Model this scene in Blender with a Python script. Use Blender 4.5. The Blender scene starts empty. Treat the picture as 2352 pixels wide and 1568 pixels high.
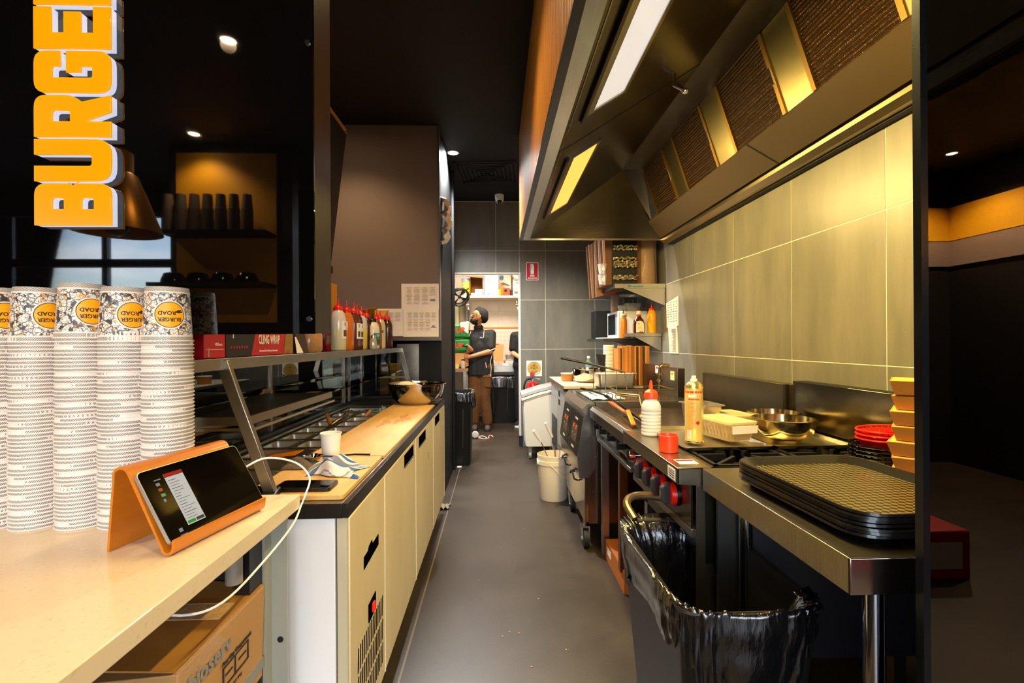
import bpy, bmesh, math, random
from mathutils import Vector, Matrix
random.seed(7)
PI = math.pi
S = bpy.context.scene
COL = S.collection
# ------------------------------------------------------------------ camera
F0, CAMZ = 1118.0, 1.27
yaw, roll, pit = math.atan(36/F0), 0.006, 0.001
Fv = Vector((math.sin(yaw)*math.cos(pit), math.cos(yaw)*math.cos(pit), math.sin(pit)))
Rv = Vector((math.cos(yaw), -math.sin(yaw), 0))
Uv = Rv.cross(Fv)
R2 = Rv*math.cos(roll)-Uv*math.sin(roll)
U2 = Uv*math.cos(roll)+Rv*math.sin(roll)
cam = bpy.data.cameras.new('camera'); co = bpy.data.objects.new('camera', cam); COL.objects.link(co)
cam.sensor_width = 36; cam.lens = 36*F0/2352; cam.clip_start = 0.02
co.matrix_world = Matrix(((R2.x, U2.x, -Fv.x, 0), (R2.y, U2.y, -Fv.y, 0), (R2.z, U2.z, -Fv.z, CAMZ), (0, 0, 0, 1)))
S.camera = co
# ------------------------------------------------------------------ world and light
w = bpy.data.worlds.new('world'); S.world = w; w.use_nodes = True
nt = w.node_tree; nt.nodes.clear()
wo = nt.nodes.new('ShaderNodeOutputWorld'); wb = nt.nodes.new('ShaderNodeBackground')
sky = nt.nodes.new('ShaderNodeTexSky'); sky.sky_type = 'NISHITA'; sky.sun_disc = False; sky.sun_elevation = 0.75; sky.sun_rotation = 2.4
sky.dust_density = 1.2
cn = nt.nodes.new('ShaderNodeTexNoise'); cn.inputs['Scale'].default_value = 3.2; cn.inputs['Detail'].default_value = 6
tc = nt.nodes.new('ShaderNodeTexCoord'); mp = nt.nodes.new('ShaderNodeMapping'); mp.inputs['Scale'].default_value = (1, 1, 3)
cr = nt.nodes.new('ShaderNodeValToRGB'); cr.color_ramp.elements[0].position = 0.42; cr.color_ramp.elements[1].position = 0.62
mx = nt.nodes.new('ShaderNodeMixRGB'); mx.inputs[2].default_value = (6.5, 6.6, 6.9, 1)
nt.links.new(tc.outputs['Generated'], mp.inputs[0]); nt.links.new(mp.outputs[0], cn.inputs['Vector'])
nt.links.new(cn.outputs['Fac'], cr.inputs[0]); nt.links.new(cr.outputs[0], mx.inputs[0]); nt.links.new(sky.outputs[0], mx.inputs[1])
nt.links.new(mx.outputs[0], wb.inputs[0]); wb.inputs[1].default_value = 1.1; nt.links.new(wb.outputs[0], wo.inputs[0])
def lamp(kind, loc, energy, color, size=0.1, sizey=None, rot=(0, 0, 0), spot=1.9, blend=0.6, name='light'):
    l = bpy.data.lights.new(name, kind); l.energy = energy; l.color = color
    if kind == 'AREA':
        l.size = size
        if sizey: l.shape = 'RECTANGLE'; l.size_y = sizey
    elif kind == 'SPOT': l.spot_size = spot; l.spot_blend = blend; l.shadow_soft_size = size
    else: l.shadow_soft_size = size
    o = bpy.data.objects.new(name, l); COL.objects.link(o); o.location = loc; o.rotation_euler = rot
    return o
WARM = (1.0, 0.66, 0.36); COOL = (0.97, 0.97, 0.96); DAY = (0.80, 0.90, 1.0); FLUO = (1.0, 0.73, 0.24)
CEIL = 2.98
for x, sx in ((-4.875, 3.05), (-0.6, 2.3), (1.9, 2.2)):                     # portals: they only guide sampling of the sky through the windows
    lamp('AREA', (x, -3.30, 1.43), 1, DAY, sx, 2.6, (PI/2, 0, 0), name='window_portal').data.cycles.is_portal = True
DOWN = [(-1.5, -0.56, 30), (-2.45, -1.81, 26), (-3.5, -1.22, 26), (-0.5, 0.35, 15), (-0.35, 2.05, 24), (-1.15, 3.25, 15), (0.5, -1.5, 26), (4.2, -2.75, 120), (4.35, -1.7, 120), (2.4, -1.2, 26)]  # the two strongest are added to brighten the reflected yellow band
for i, (x, y, e) in enumerate(DOWN): lamp('SPOT', (x, y, CEIL-0.03), e*2.2, WARM, 0.04, spot=2.2, blend=0.7, name='downlight_lamp')
lamp('SPOT', (-0.38, 4.4, CEIL-0.03), 330, COOL, 0.05, spot=2.5, blend=0.6, name='downlight_lamp')
lamp('AREA', (-0.1, 6.75, 2.7), 62, (1.0, 0.86, 0.70), 1.2, 0.6, (0, 0, 0), name='store_lamp')
HANG = math.atan2(0.42, 0.673)
for y0, y1, e in ((0.75, 1.93, 50), (2.43, 3.50, 26)):
    lamp('AREA', (0.475, (y0+y1)/2, 2.215), e, FLUO, 0.09, y1-y0-0.08, (0, -HANG, 0), name='hood_tube')
S.view_settings.view_transform = 'Standard'; S.view_settings.look = 'None'
S.view_settings.gamma = 1; S.view_settings.use_curve_mapping = False
S.view_settings.exposure = 0.6
# ------------------------------------------------------------------ materials
def lin(h):
    if isinstance(h, (tuple, list)): return (*h[:3], 1)
    h = h.lstrip('#'); c = [int(h[i:i+2], 16)/255 for i in (0, 2, 4)]
    return (*[(x/12.92 if x <= 0.04045 else ((x+0.055)/1.055)**2.4) for x in c], 1)
MATS = {}
def M(name, col='#888888', rough=0.5, metal=0.0, nz=None, bump=None, emit=None, trans=0, alpha=1, coat=0, col2=None, stretch=(1, 1, 1), ior=1.45, sss=0, spec=None):
    """nz=(scale, amount 0..1 towards col2 or darker); bump=(scale, strength)"""
    if name in MATS: return MATS[name]
    m = bpy.data.materials.new(name); m.use_nodes = True; t = m.node_tree; b = t.nodes['Principled BSDF']
    c = lin(col); b.inputs['Base Color'].default_value = c; b.inputs['Roughness'].default_value = rough; b.inputs['Metallic'].default_value = metal
    b.inputs['IOR'].default_value = ior
    if spec is not None: b.inputs['Specular IOR Level'].default_value = spec
    if trans: b.inputs['Transmission Weight'].default_value = trans
    if coat: b.inputs['Coat Weight'].default_value = coat; b.inputs['Coat Roughness'].default_value = 0.08
    if alpha < 1: b.inputs['Alpha'].default_value = alpha
    if emit: b.inputs['Emission Color'].default_value = lin(emit[0]); b.inputs['Emission Strength'].default_value = emit[1]
    vec = None
    if nz or bump:
        tx = t.nodes.new('ShaderNodeTexCoord'); mpn = t.nodes.new('ShaderNodeMapping'); mpn.inputs['Scale'].default_value = stretch
        t.links.new(tx.outputs['Object'], mpn.inputs[0]); vec = mpn.outputs[0]
    if nz:
        n = t.nodes.new('ShaderNodeTexNoise'); n.inputs['Scale'].default_value = nz[0]; n.inputs['Detail'].default_value = 5
        t.links.new(vec, n.inputs['Vector'])
        r = t.nodes.new('ShaderNodeValToRGB'); r.color_ramp.elements[0].position = 0.3; r.color_ramp.elements[1].position = 0.7
        c2 = lin(col2) if col2 else (c[0]*.6, c[1]*.6, c[2]*.6, 1)
        a = nz[1]; c3 = tuple(c[i]*(1-a)+c2[i]*a for i in range(3))+(1,)
        r.color_ramp.elements[0].color = c3; r.color_ramp.elements[1].color = c
        t.links.new(n.outputs['Fac'], r.inputs[0]); t.links.new(r.outputs[0], b.inputs['Base Color'])
    if bump:
        n2 = t.nodes.new('ShaderNodeTexNoise'); n2.inputs['Scale'].default_value = bump[0]; n2.inputs['Detail'].default_value = 4
        t.links.new(vec, n2.inputs['Vector'])
        bp = t.nodes.new('ShaderNodeBump'); bp.inputs['Strength'].default_value = bump[1]; bp.inputs['Distance'].default_value = 0.01
        t.links.new(n2.outputs['Fac'], bp.inputs['Height']); t.links.new(bp.outputs[0], b.inputs['Normal'])
    MATS[name] = m; return m
steel = M('steel', '#b9b4aa', 0.27, 1, nz=(14, .35), bump=(30, .06), stretch=(1, 1, 12))
steel_h = M('steel_h', '#b4aea2', 0.26, 1, nz=(10, .35), bump=(40, .05), stretch=(12, 1, 1))
steel_dk = M('steel_dark', '#5b554c', 0.3, 1, nz=(8, .6), bump=(25, .08))
steel_hood = M('steel_hood', '#5e5542', 0.26, 1, nz=(3, .5), bump=(20, .05), stretch=(1, 4, 1))
chrome = M('chrome', '#dddddd', 0.08, 1)
bowlm = M('bowl_steel', '#cfc9bd', 0.1, 1, nz=(20, .2), bump=(30, .05))
blackp = M('black_plastic', '#0c0c0d', 0.35)
blackg = M('black_gloss', '#060607', 0.06, coat=.5)
blackm = M('black_matt', '#0b0a0a', 0.7)
rubber = M('rubber', '#111111', 0.6)
white_paint = M('white_paint', '#e9e6e2', 0.35, nz=(3, .12), bump=(60, .02))
cream_metal = M('cream_metal', '#d8c9a4', 0.36, nz=(2.5, .3), col2='#b09870', stretch=(3, 3, .6), bump=(8, .04))
whitep = M('white_plastic', '#eceae4', 0.4)
paper = M('paper', '#f2eee8', 0.6)
kraft = M('kraft', '#b27a38', 0.75, nz=(30, .2), bump=(60, .1))
kraft_d = M('kraft_dark', '#7b4a1e', 0.8, nz=(20, .3), bump=(60, .1))
redp = M('red_plastic', '#e01c0c', 0.3, coat=.3)
orangep = M('red_orange', '#f2401c', 0.35, coat=.2)
glass = M('glass', '#ffffff', 0.02, trans=1, ior=1.45)
# ------------------------------------------------------------------ mesh builder
class MB:
    def __init__(s): s.v = []; s.f = []; s.m = []; s.mi = 0; s.T = None
    def add(s, vs, fs):
        b = len(s.v)
        for p in vs:
            p = Vector(p); s.v.append(s.T @ p if s.T else p)
        for f in fs: s.f.append([b+i for i in f]); s.m.append(s.mi)
        return s
    def box(s, x0, x1, y0, y1, z0, z1):
        return s.add([(x0, y0, z0), (x1, y0, z0), (x1, y1, z0), (x0, y1, z0), (x0, y0, z1), (x1, y0, z1), (x1, y1, z1), (x0, y1, z1)],
                     [(3, 2, 1, 0), (4, 5, 6, 7), (0, 1, 5, 4), (1, 2, 6, 5), (2, 3, 7, 6), (3, 0, 4, 7)])
    def cbox(s, c, d): return s.box(c[0]-d[0]/2, c[0]+d[0]/2, c[1]-d[1]/2, c[1]+d[1]/2, c[2]-d[2]/2, c[2]+d[2]/2)
    def hexa(s, p): return s.add(p, [(3, 2, 1, 0), (4, 5, 6, 7), (0, 1, 5, 4), (1, 2, 6, 5), (2, 3, 7, 6), (3, 0, 4, 7)])
    def quad(s, a, b, c, d): return s.add([a, b, c, d], [(0, 1, 2, 3)])
    def prism(s, poly, ax, a0, a1):
        n = len(poly)
        def mk(p, a): return {'x': (a, p[0], p[1]), 'y': (p[0], a, p[1]), 'z': (p[0], p[1], a)}[ax]
        vs = [mk(p, a0) for p in poly]+[mk(p, a1) for p in poly]
        return s.add(vs, [tuple(range(n))[::-1], tuple(range(n, 2*n))]+[(i, (i+1) % n, n+(i+1) % n, n+i) for i in range(n)])
    def cyl(s, a, b, r0, r1=None, n=16, caps=True):
        r1 = r0 if r1 is None else r1; a = Vector(a); b = Vector(b); d = (b-a).normalized()
        u = d.orthogonal().normalized(); w_ = d.cross(u)
        vs = [a+u*r0*math.cos(2*PI*i/n)+w_*r0*math.sin(2*PI*i/n) for i in range(n)]+[b+u*r1*math.cos(2*PI*i/n)+w_*r1*math.sin(2*PI*i/n) for i in range(n)]
        fs = [(i, (i+1) % n, n+(i+1) % n, n+i) for i in range(n)]
        if caps: fs += [tuple(range(n))[::-1], tuple(range(n, 2*n))]
        return s.add(vs, fs)
    def tube(s, pts, r, n=8):
        pts = [Vector(p) for p in pts]; k = len(pts); vs = []; u = None
        for i, p in enumerate(pts):
            d = (pts[min(i+1, k-1)]-pts[max(i-1, 0)]).normalized()
            u = d.orthogonal().normalized() if u is None else (u-d*u.dot(d)).normalized()
            w_ = d.cross(u); rr = r[i] if isinstance(r, (list, tuple)) else r
            vs += [p+u*rr*math.cos(2*PI*j/n)+w_*rr*math.sin(2*PI*j/n) for j in range(n)]
        fs = [(i*n+j, i*n+(j+1) % n, (i+1)*n+(j+1) % n, (i+1)*n+j) for i in range(k-1) for j in range(n)]
        fs += [tuple(range(n))[::-1], tuple(range((k-1)*n, k*n))]
        return s.add(vs, fs)
    def lathe(s, prof, n=24, c=(0, 0, 0), sx=1, sy=1):
        vs = []; k = len(prof)
        for r, z in prof: vs += [(c[0]+sx*r*math.cos(2*PI*j/n), c[1]+sy*r*math.sin(2*PI*j/n), c[2]+z) for j in range(n)]
        fs = [(i*n+j, i*n+(j+1) % n, (i+1)*n+(j+1) % n, (i+1)*n+j) for i in range(k-1) for j in range(n)]
        if prof[0][0] > 1e-5: fs.append(tuple(range(n))[::-1])
        if prof[-1][0] > 1e-5: fs.append(tuple(range((k-1)*n, k*n)))
        return s.add(vs, fs)
    def olathe(s, prof, n=24, c=(0, 0, 0), sx=1, sy=1):       # open lathe, no caps
        vs = []; k = len(prof)
        for r, z in prof: vs += [(c[0]+sx*r*math.cos(2*PI*j/n), c[1]+sy*r*math.sin(2*PI*j/n), c[2]+z) for j in range(n)]
        return s.add(vs, [(i*n+j, i*n+(j+1) % n, (i+1)*n+(j+1) % n, (i+1)*n+j) for i in range(k-1) for j in range(n)])
    def ball(s, c, r, n=12, m=8):
        r = (r, r, r) if not isinstance(r, (tuple, list)) else r
        vs = [(c[0], c[1], c[2]-r[2])]
        for i in range(1, m):
            a = PI*i/m
            vs += [(c[0]+r[0]*math.sin(a)*math.cos(2*PI*j/n), c[1]+r[1]*math.sin(a)*math.sin(2*PI*j/n), c[2]-r[2]*math.cos(a)) for j in range(n)]
        vs.append((c[0], c[1], c[2]+r[2])); L = len(vs)-1
        fs = [(0, 1+(j+1) % n, 1+j) for j in range(n)]
        fs += [(1+i*n+j, 1+i*n+(j+1) % n, 1+(i+1)*n+(j+1) % n, 1+(i+1)*n+j) for i in range(m-2) for j in range(n)]
        fs += [(1+(m-2)*n+j, 1+(m-2)*n+(j+1) % n, L) for j in range(n)]
        return s.add(vs, fs)
    def grid(s, fn, nu, nv, closed_u=False):
        vs = [fn(i/(nu if closed_u else nu-1), j/(nv-1)) for j in range(nv) for i in range(nu)]
        fs = []
        for j in range(nv-1):
            for i in range(nu if closed_u else nu-1):
                i2 = (i+1) % nu; fs.append((j*nu+i, j*nu+i2, (j+1)*nu+i2, (j+1)*nu+i))
        return s.add(vs, fs)
    def limb(s, a, b, r0, r1):
        return s.cyl(a, b, r0, r1, 12).ball(a, r0, 12, 8).ball(b, r1, 12, 8)
def roundrect(x0, x1, y0, y1, r, n=5):
    out = []
    for cx, cy, a in ((x1-r, y1-r, 0), (x0+r, y1-r, PI/2), (x0+r, y0+r, PI), (x1-r, y0+r, 1.5*PI)):
        out += [(cx+r*math.cos(a+PI/2*i/n), cy+r*math.sin(a+PI/2*i/n)) for i in range(n+1)]
    return out
def woff(p):
    o = Vector((0, 0, 0))
    while p is not None: o += p.location; p = p.parent
    return o
def mkmesh(name, mb, mats, smooth=35):
    me = bpy.data.meshes.new(name); me.from_pydata([tuple(v) for v in mb.v], [], mb.f)
    mats = mats if isinstance(mats, (list, tuple)) else [mats]
    for m in mats: me.materials.append(m)
    if len(mats) > 1: me.polygons.foreach_set('material_index', mb.m)
    me.validate(); me.update()
    bm = bmesh.new(); bm.from_mesh(me); bmesh.ops.recalc_face_normals(bm, faces=bm.faces); bm.to_mesh(me); bm.free()
    if smooth:
        me.shade_smooth(); me.set_sharp_from_angle(angle=math.radians(smooth))
    return me
def part(name, mb, mats, parent=None, w=True, smooth=35, bev=0, seg=2, label=None, stuff=False):
    if parent is not None and w:
        o_ = woff(parent); mb.v = [v-o_ for v in mb.v]
    ob = bpy.data.objects.new(name, mkmesh(name, mb, mats, smooth)); COL.objects.link(ob)
    if parent is not None: ob.parent = parent
    elif w:                                   # give a lone mesh an origin at its base
        xs = [v.x for v in mb.v]; ys = [v.y for v in mb.v]; z0 = min(v.z for v in mb.v)
        c = Vector(((min(xs)+max(xs))/2, (min(ys)+max(ys))/2, z0))
        ob.data.transform(Matrix.Translation(-c)); ob.location = c
    if bev:
        b = ob.modifiers.new('bevel', 'BEVEL'); b.width = bev; b.segments = seg; b.limit_method = 'ANGLE'; b.angle_limit = math.radians(40)
    if label: ob['label'] = label
    if stuff: ob['kind'] = 'stuff'
    return ob
def thing(name, label, cat, loc=(0, 0, 0), rz=0, group=None):
    o = bpy.data.objects.new(name, None); COL.objects.link(o); o.empty_display_size = 0.05
    o.location = loc; o.rotation_euler = (0, 0, rz); o['label'] = label; o['category'] = cat
    if group: o['group'] = group
    return o
def tag(o, label, cat, group=None):
    o['label'] = label; o['category'] = cat
    if group: o['group'] = group
    return o
def struct(name, mb, mats, **k):
    o = part(name, mb, mats, None, w=False, **k); o['kind'] = 'structure'; return o
def dup(root, loc, rz=None, label=None, group=None, rot=None):
    r = root.copy(); COL.objects.link(r); r.location = loc
    if rz is not None: r.rotation_euler = (0, 0, rz)
    if rot is not None: r.rotation_euler = rot
    if label: r['label'] = label
    if group: r['group'] = group
    for ch in list(root.children):
        c = ch.copy(); COL.objects.link(c); c.parent = r
        for g in ch.children:
            d = g.copy(); COL.objects.link(d); d.parent = c
    return r
def basis(right, up, o=(0, 0, 0)):
    r = Vector(right).normalized(); u = Vector(up).normalized(); n = r.cross(u)
    return Matrix(((r.x, u.x, n.x, o[0]), (r.y, u.y, n.y, o[1]), (r.z, u.z, n.z, o[2]), (0, 0, 0, 1)))
def text(name, s, size, mat, parent, o, right, up, align='CENTER', ext=0.0004, bold=0.0, sx=1.0, spacing=1.0):
    """flat lettering, o in world coordinates (parent unrotated) or local if parent is rotated"""
    cu = bpy.data.curves.new(name, 'FONT'); cu.body = s; cu.size = size; cu.align_x = align; cu.align_y = 'CENTER'
    cu.extrude = ext; cu.offset = bold; cu.resolution_u = 2; cu.space_character = spacing
    t = bpy.data.objects.new(name, cu); COL.objects.link(t)
    me = bpy.data.meshes.new_from_object(t.evaluated_get(bpy.context.evaluated_depsgraph_get()))
    bpy.data.objects.remove(t)
    me.transform(Matrix.Diagonal((sx, 1, 1, 1)))
    me.materials.clear(); me.materials.append(mat)
    ob = bpy.data.objects.new(name, me); COL.objects.link(ob)
    oo = Vector(o)
    if parent is not None: ob.parent = parent; oo = oo-woff(parent)
    me.transform(basis(right, up, oo)); return ob
def outline(name, loops, depth, mat, parent, T, bevel=0):
    """extruded flat shape with holes from closed 2D loops; T = matrix to parent space"""
    cu = bpy.data.curves.new(name, 'CURVE'); cu.dimensions = '2D'; cu.fill_mode = 'BOTH'; cu.extrude = depth/2; cu.bevel_depth = bevel; cu.bevel_resolution = 2
    for lp in loops:
        sp = cu.splines.new('POLY'); sp.points.add(len(lp)-1); sp.use_cyclic_u = True
        for i, p in enumerate(lp): sp.points[i].co = (p[0], p[1], 0, 1)
    t = bpy.data.objects.new(name, cu); COL.objects.link(t)
    me = bpy.data.meshes.new_from_object(t.evaluated_get(bpy.context.evaluated_depsgraph_get())); bpy.data.objects.remove(t)
    me.materials.clear(); me.materials.append(mat); me.transform(T)
    ob = bpy.data.objects.new(name, me); COL.objects.link(ob)
    if parent is not None: ob.parent = parent
    return ob
# ================================================================== SETTING
def clear_glass(name, tint, refl=.06, rough=.01, ior=1.5):
    if name in MATS: return MATS[name]
    m = bpy.data.materials.new(name); m.use_nodes = True; t = m.node_tree; t.nodes.clear()
    o = t.nodes.new('ShaderNodeOutputMaterial'); mi = t.nodes.new('ShaderNodeMixShader'); tr = t.nodes.new('ShaderNodeBsdfTransparent'); g = t.nodes.new('ShaderNodeBsdfGlossy')
    fr = t.nodes.new('ShaderNodeFresnel'); fr.inputs[0].default_value = ior
    tr.inputs[0].default_value = (*tint, 1); g.inputs['Roughness'].default_value = rough
    t.links.new(fr.outputs[0], mi.inputs[0]); t.links.new(tr.outputs[0], mi.inputs[1]); t.links.new(g.outputs[0], mi.inputs[2]); t.links.new(mi.outputs[0], o.inputs[0])
    MATS[name] = m; return m
def node_mat(name):
    m = bpy.data.materials.new(name); m.use_nodes = True; return m, m.node_tree, m.node_tree.nodes['Principled BSDF']
def tile_material(name, c1, c2, rough, axis_scale):
    m, t, b = node_mat(name)
    tx = t.nodes.new('ShaderNodeTexCoord'); oi = t.nodes.new('ShaderNodeObjectInfo')
    ad = t.nodes.new('ShaderNodeVectorMath'); ad.operation = 'ADD'
    sc = t.nodes.new('ShaderNodeVectorMath'); sc.operation = 'SCALE'; sc.inputs[0].default_value = (9, 7, 5)
    t.links.new(oi.outputs['Random'], sc.inputs['Scale']); t.links.new(tx.outputs['Object'], ad.inputs[0]); t.links.new(sc.outputs[0], ad.inputs[1])
    mpn = t.nodes.new('ShaderNodeMapping'); mpn.inputs['Scale'].default_value = axis_scale; t.links.new(ad.outputs[0], mpn.inputs[0])
    n = t.nodes.new('ShaderNodeTexNoise'); n.inputs['Scale'].default_value = 5; n.inputs['Detail'].default_value = 8; n.inputs['Roughness'].default_value = .65
    t.links.new(mpn.outputs[0], n.inputs['Vector'])
    r = t.nodes.new('ShaderNodeValToRGB'); r.color_ramp.elements[0].position = .3; r.color_ramp.elements[1].position = .72
    r.color_ramp.elements[0].color = lin(c1); r.color_ramp.elements[1].color = lin(c2)
    t.links.new(n.outputs['Fac'], r.inputs[0]); t.links.new(r.outputs[0], b.inputs['Base Color'])
    bp = t.nodes.new('ShaderNodeBump'); bp.inputs['Strength'].default_value = .10; bp.inputs['Distance'].default_value = .004
    n2 = t.nodes.new('ShaderNodeTexNoise'); n2.inputs['Scale'].default_value = 60; t.links.new(mpn.outputs[0], n2.inputs['Vector'])
    t.links.new(n2.outputs['Fac'], bp.inputs['Height']); t.links.new(bp.outputs[0], b.inputs['Normal'])
    b.inputs['Roughness'].default_value = rough; return m
tile_m = tile_material('slate_tile', '#5f5c53', '#7d776a', .36, (1, 1, .22))
tile_w = tile_material('cream_tile', '#cfc4b6', '#ded4c6', .3, (1, 1, 1))
grout = M('grout', '#cfc9b4', .8); grout_w = M('grout_white', '#b9ab98', .8)
# floor: dark vinyl with fine quartz flecks and scuffs
fm, t, b = node_mat('vinyl_floor')
tx = t.nodes.new('ShaderNodeTexCoord')
n1 = t.nodes.new('ShaderNodeTexNoise'); n1.inputs['Scale'].default_value = 1.6; n1.inputs['Detail'].default_value = 7; n1.inputs['Roughness'].default_value = .7
r1 = t.nodes.new('ShaderNodeValToRGB'); r1.color_ramp.elements[0].color = lin('#272019'); r1.color_ramp.elements[1].color = lin('#3a3028')
r1.color_ramp.elements[0].position = .3; r1.color_ramp.elements[1].position = .7
v1 = t.nodes.new('ShaderNodeTexNoise'); v1.inputs['Scale'].default_value = 420; v1.inputs['Detail'].default_value = 2
r2_ = t.nodes.new('ShaderNodeValToRGB'); r2_.color_ramp.elements[0].position = .66; r2_.color_ramp.elements[1].position = .74
mxf = t.nodes.new('ShaderNodeMixRGB'); mxf.inputs[2].default_value = lin('#7a7064')
for n in (n1, v1): t.links.new(tx.outputs['Object'], n.inputs['Vector'])
t.links.new(n1.outputs['Fac'], r1.inputs[0]); t.links.new(r1.outputs[0], mxf.inputs[1]); t.links.new(v1.outputs['Fac'], r2_.inputs[0]); t.links.new(r2_.outputs[0], mxf.inputs[0])
t.links.new(mxf.outputs[0], b.inputs['Base Color']); b.inputs['Roughness'].default_value = .42
rr_ = t.nodes.new('ShaderNodeValToRGB'); rr_.color_ramp.elements[0].color = (.3, .3, .3, 1); rr_.color_ramp.elements[1].color = (.55, .55, .55, 1)
t.links.new(n1.outputs['Fac'], rr_.inputs[0]); t.links.new(rr_.outputs[0], b.inputs['Roughness'])
fl = struct('floor', MB().box(-6.7, 4.8, -3.4, 8.5, -.05, 0), fm)
part('seam', MB().box(-.377, -.369, .2, 4.9, 0, .0015), M('weld', '#6b6056', .4), fl)
for i, (x, y) in enumerate([(.02, 2.1), (.05, 2.13), (.09, 2.12), (.13, 1.9), (-.1, 2.6), (.02, 3.0), (.2, 2.4), (.1, 1.7), (-.12, 1.75), (.28, 2.0), (.18, 3.3), (-.05, 3.6)]):
    part('crumb', MB().ball((x, y, .002), (.004, .003, .002), 6, 4), M('crumb', '#c79a4e', .8), fl)
struct('ceiling', MB().box(-6.7, 4.8, -3.4, 5.98, CEIL, CEIL+.06), M('black_ceiling', '#050404', .7))
struct('ceiling', MB().box(-1.2, 1.6, 5.98, 8.5, 2.75, 2.81), M('store_ceiling', '#d8d2c8', .7))
# right tiled wall
WX = 1.496
wr = struct('wall_right', MB().box(WX+.0015, WX+.1, .81, 6.1, 0, CEIL), grout)
fullR = MB().hexa([(0, -.2975, -.2975), (0, .2975, -.2975), (.012, .2975, -.2975), (.012, -.2975, -.2975), (0, -.2975, .2975), (0, .2975, .2975), (.012, .2975, .2975), (.012, -.2975, .2975)])
meR = mkmesh('tile', fullR, tile_m, 0)
def put(mesh, name, loc, parent):
    o = bpy.data.objects.new(name, mesh); COL.objects.link(o); o.location = Vector(loc)-woff(parent); o.parent = parent; return o
ys = [.82]+[.02+.6*k for k in range(2, 10)]+[5.91]; zs = [0, .57, 1.17, 1.77, 2.37, 2.97]
for i in range(len(ys)-1):
    for j in range(5):
        a, b_ = ys[i], ys[i+1]; c, d = zs[j], zs[j+1]
        if abs(b_-a-.6) < .01 and abs(d-c-.6) < .01: put(meR, 'tile', (WX, (a+b_)/2, (c+d)/2), wr)
        else: part('tile', MB().box(WX, WX+.012, a+.0025, b_-.0025, c+.0025, d-.0025), tile_m, wr, smooth=0)
# back tiled wall with the doorway x -0.50..0.285, z < 2.115
BY = 5.92; DX0, DX1, DZ = -.56, .285, 2.112
wbk = struct('wall_back', MB().box(-1.3, DX0, BY+.0015, BY+.1, 0, CEIL).box(DX1, WX+.1, BY+.0015, BY+.1, 0, CEIL).box(DX0, DX1, BY+.0015, BY+.1, DZ, CEIL), grout)
xs = [-1.2, -.6, 0, .602, 1.208, WX]; zb = [0, .58, 1.18, 1.78, 2.38, 2.975]
for i in range(5):
    for j in range(5):
        a, b_, c, d = xs[i], xs[i+1], zb[j], zb[j+1]
        rects = [(a, b_, c, d)]
        if b_ > DX0 and a < DX1:
            rects = []
            if a < DX0: rects.append((a, DX0, c, d))
            if b_ > DX1: rects.append((DX1, b_, c, d))
            if d > DZ: rects.append((max(a, DX0), min(b_, DX1), max(c, DZ), d))
        for (p, q, r_, s_) in rects:
            if q-p > .02 and s_-r_ > .02: part('tile', MB().box(p+.0028, q-.0028, BY, BY+.012, r_+.0028, s_-.0028), tile_m, wbk, smooth=0)
dfr = struct('door_1', MB().box(DX0, DX1, BY-.004, BY+.11, DZ-.012, DZ+.004), M('door_frame', '#d9d5cc', .4))
part('jamb', MB().box(DX1-.012, DX1+.012, BY-.006, BY+.11, 0.13, DZ+.004), M('door_frame'), dfr)
part('jamb', MB().box(DX1-.012, DX1+.03, BY-.008, BY+.11, 0, .13), M('door_foot', '#15171b', .4), dfr)
part('jamb', MB().box(DX0-.012, DX0+.012, BY-.006, BY+.11, 0, DZ+.004), M('door_frame'), dfr)
# black walls beside the kitchen
struct('wall_column', MB().box(-.62, -.44, 3.92, 4.9, 0, CEIL), M('column_black', '#060607', .55, spec=.3))
struct('trim_1', MB().box(-.44, -.415, 4.86, 4.93, 0, CEIL), M('column_black'), bev=.003)
struct('wall_side', MB().box(-3.1, -3.0, 1.3, 5.9, 0, CEIL), blackm)
struct('wall_behind_partition', MB().box(-3.0, -.62, 4.9, 5.0, 0, CEIL), blackm)
# partition panel over the far end of the prep counter
pm, t, b = node_mat('taupe_panel')
tx = t.nodes.new('ShaderNodeTexCoord'); n = t.nodes.new('ShaderNodeTexNoise'); n.inputs['Scale'].default_value = 260
r = t.nodes.new('ShaderNodeValToRGB'); r.color_ramp.elements[0].color = lin('#6a5a4e'); r.color_ramp.elements[1].color = lin('#7d6c60')
t.links.new(tx.outputs['Object'], n.inputs['Vector']); t.links.new(n.outputs['Fac'], r.inputs[0]); t.links.new(r.outputs[0], b.inputs['Base Color']); b.inputs['Roughness'].default_value = .6
wl = struct('wall_left', MB().box(-2.95, -.458, 3.85, 3.92, 1.315, CEIL-.002), pm)
part('edge_strip', MB().box(-.458, -.440, 3.845, 3.92, 1.315, CEIL-.004), M('alu_dark', '#6d645c', .35, .6), wl)
part('bottom_rail', MB().box(-2.95, -.44, 3.842, 3.92, 1.285, 1.315), M('alu_dark'), wl)
# glossy black bulkhead screen that carries the sign
mir = M('black_acrylic', '#050404', .02, ior=1.75)
PX1, PY = -.411, 1.12
wsn = struct('wall_screen', MB().box(-2.9, PX1, PY+.002, PY+.108, 1.294, CEIL-.002), M('brown_black', '#1a0f08', .4))
part('acrylic_face', MB().box(-2.9, PX1, PY-.004, PY+.002, 1.291, CEIL-.002), mir, wsn)
for z in (1.325, 1.95):
    part('screw', MB().cyl((PX1-.012, PY-.007, z), (PX1-.012, PY-.004, z), .006, n=12), chrome, wsn)
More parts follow.
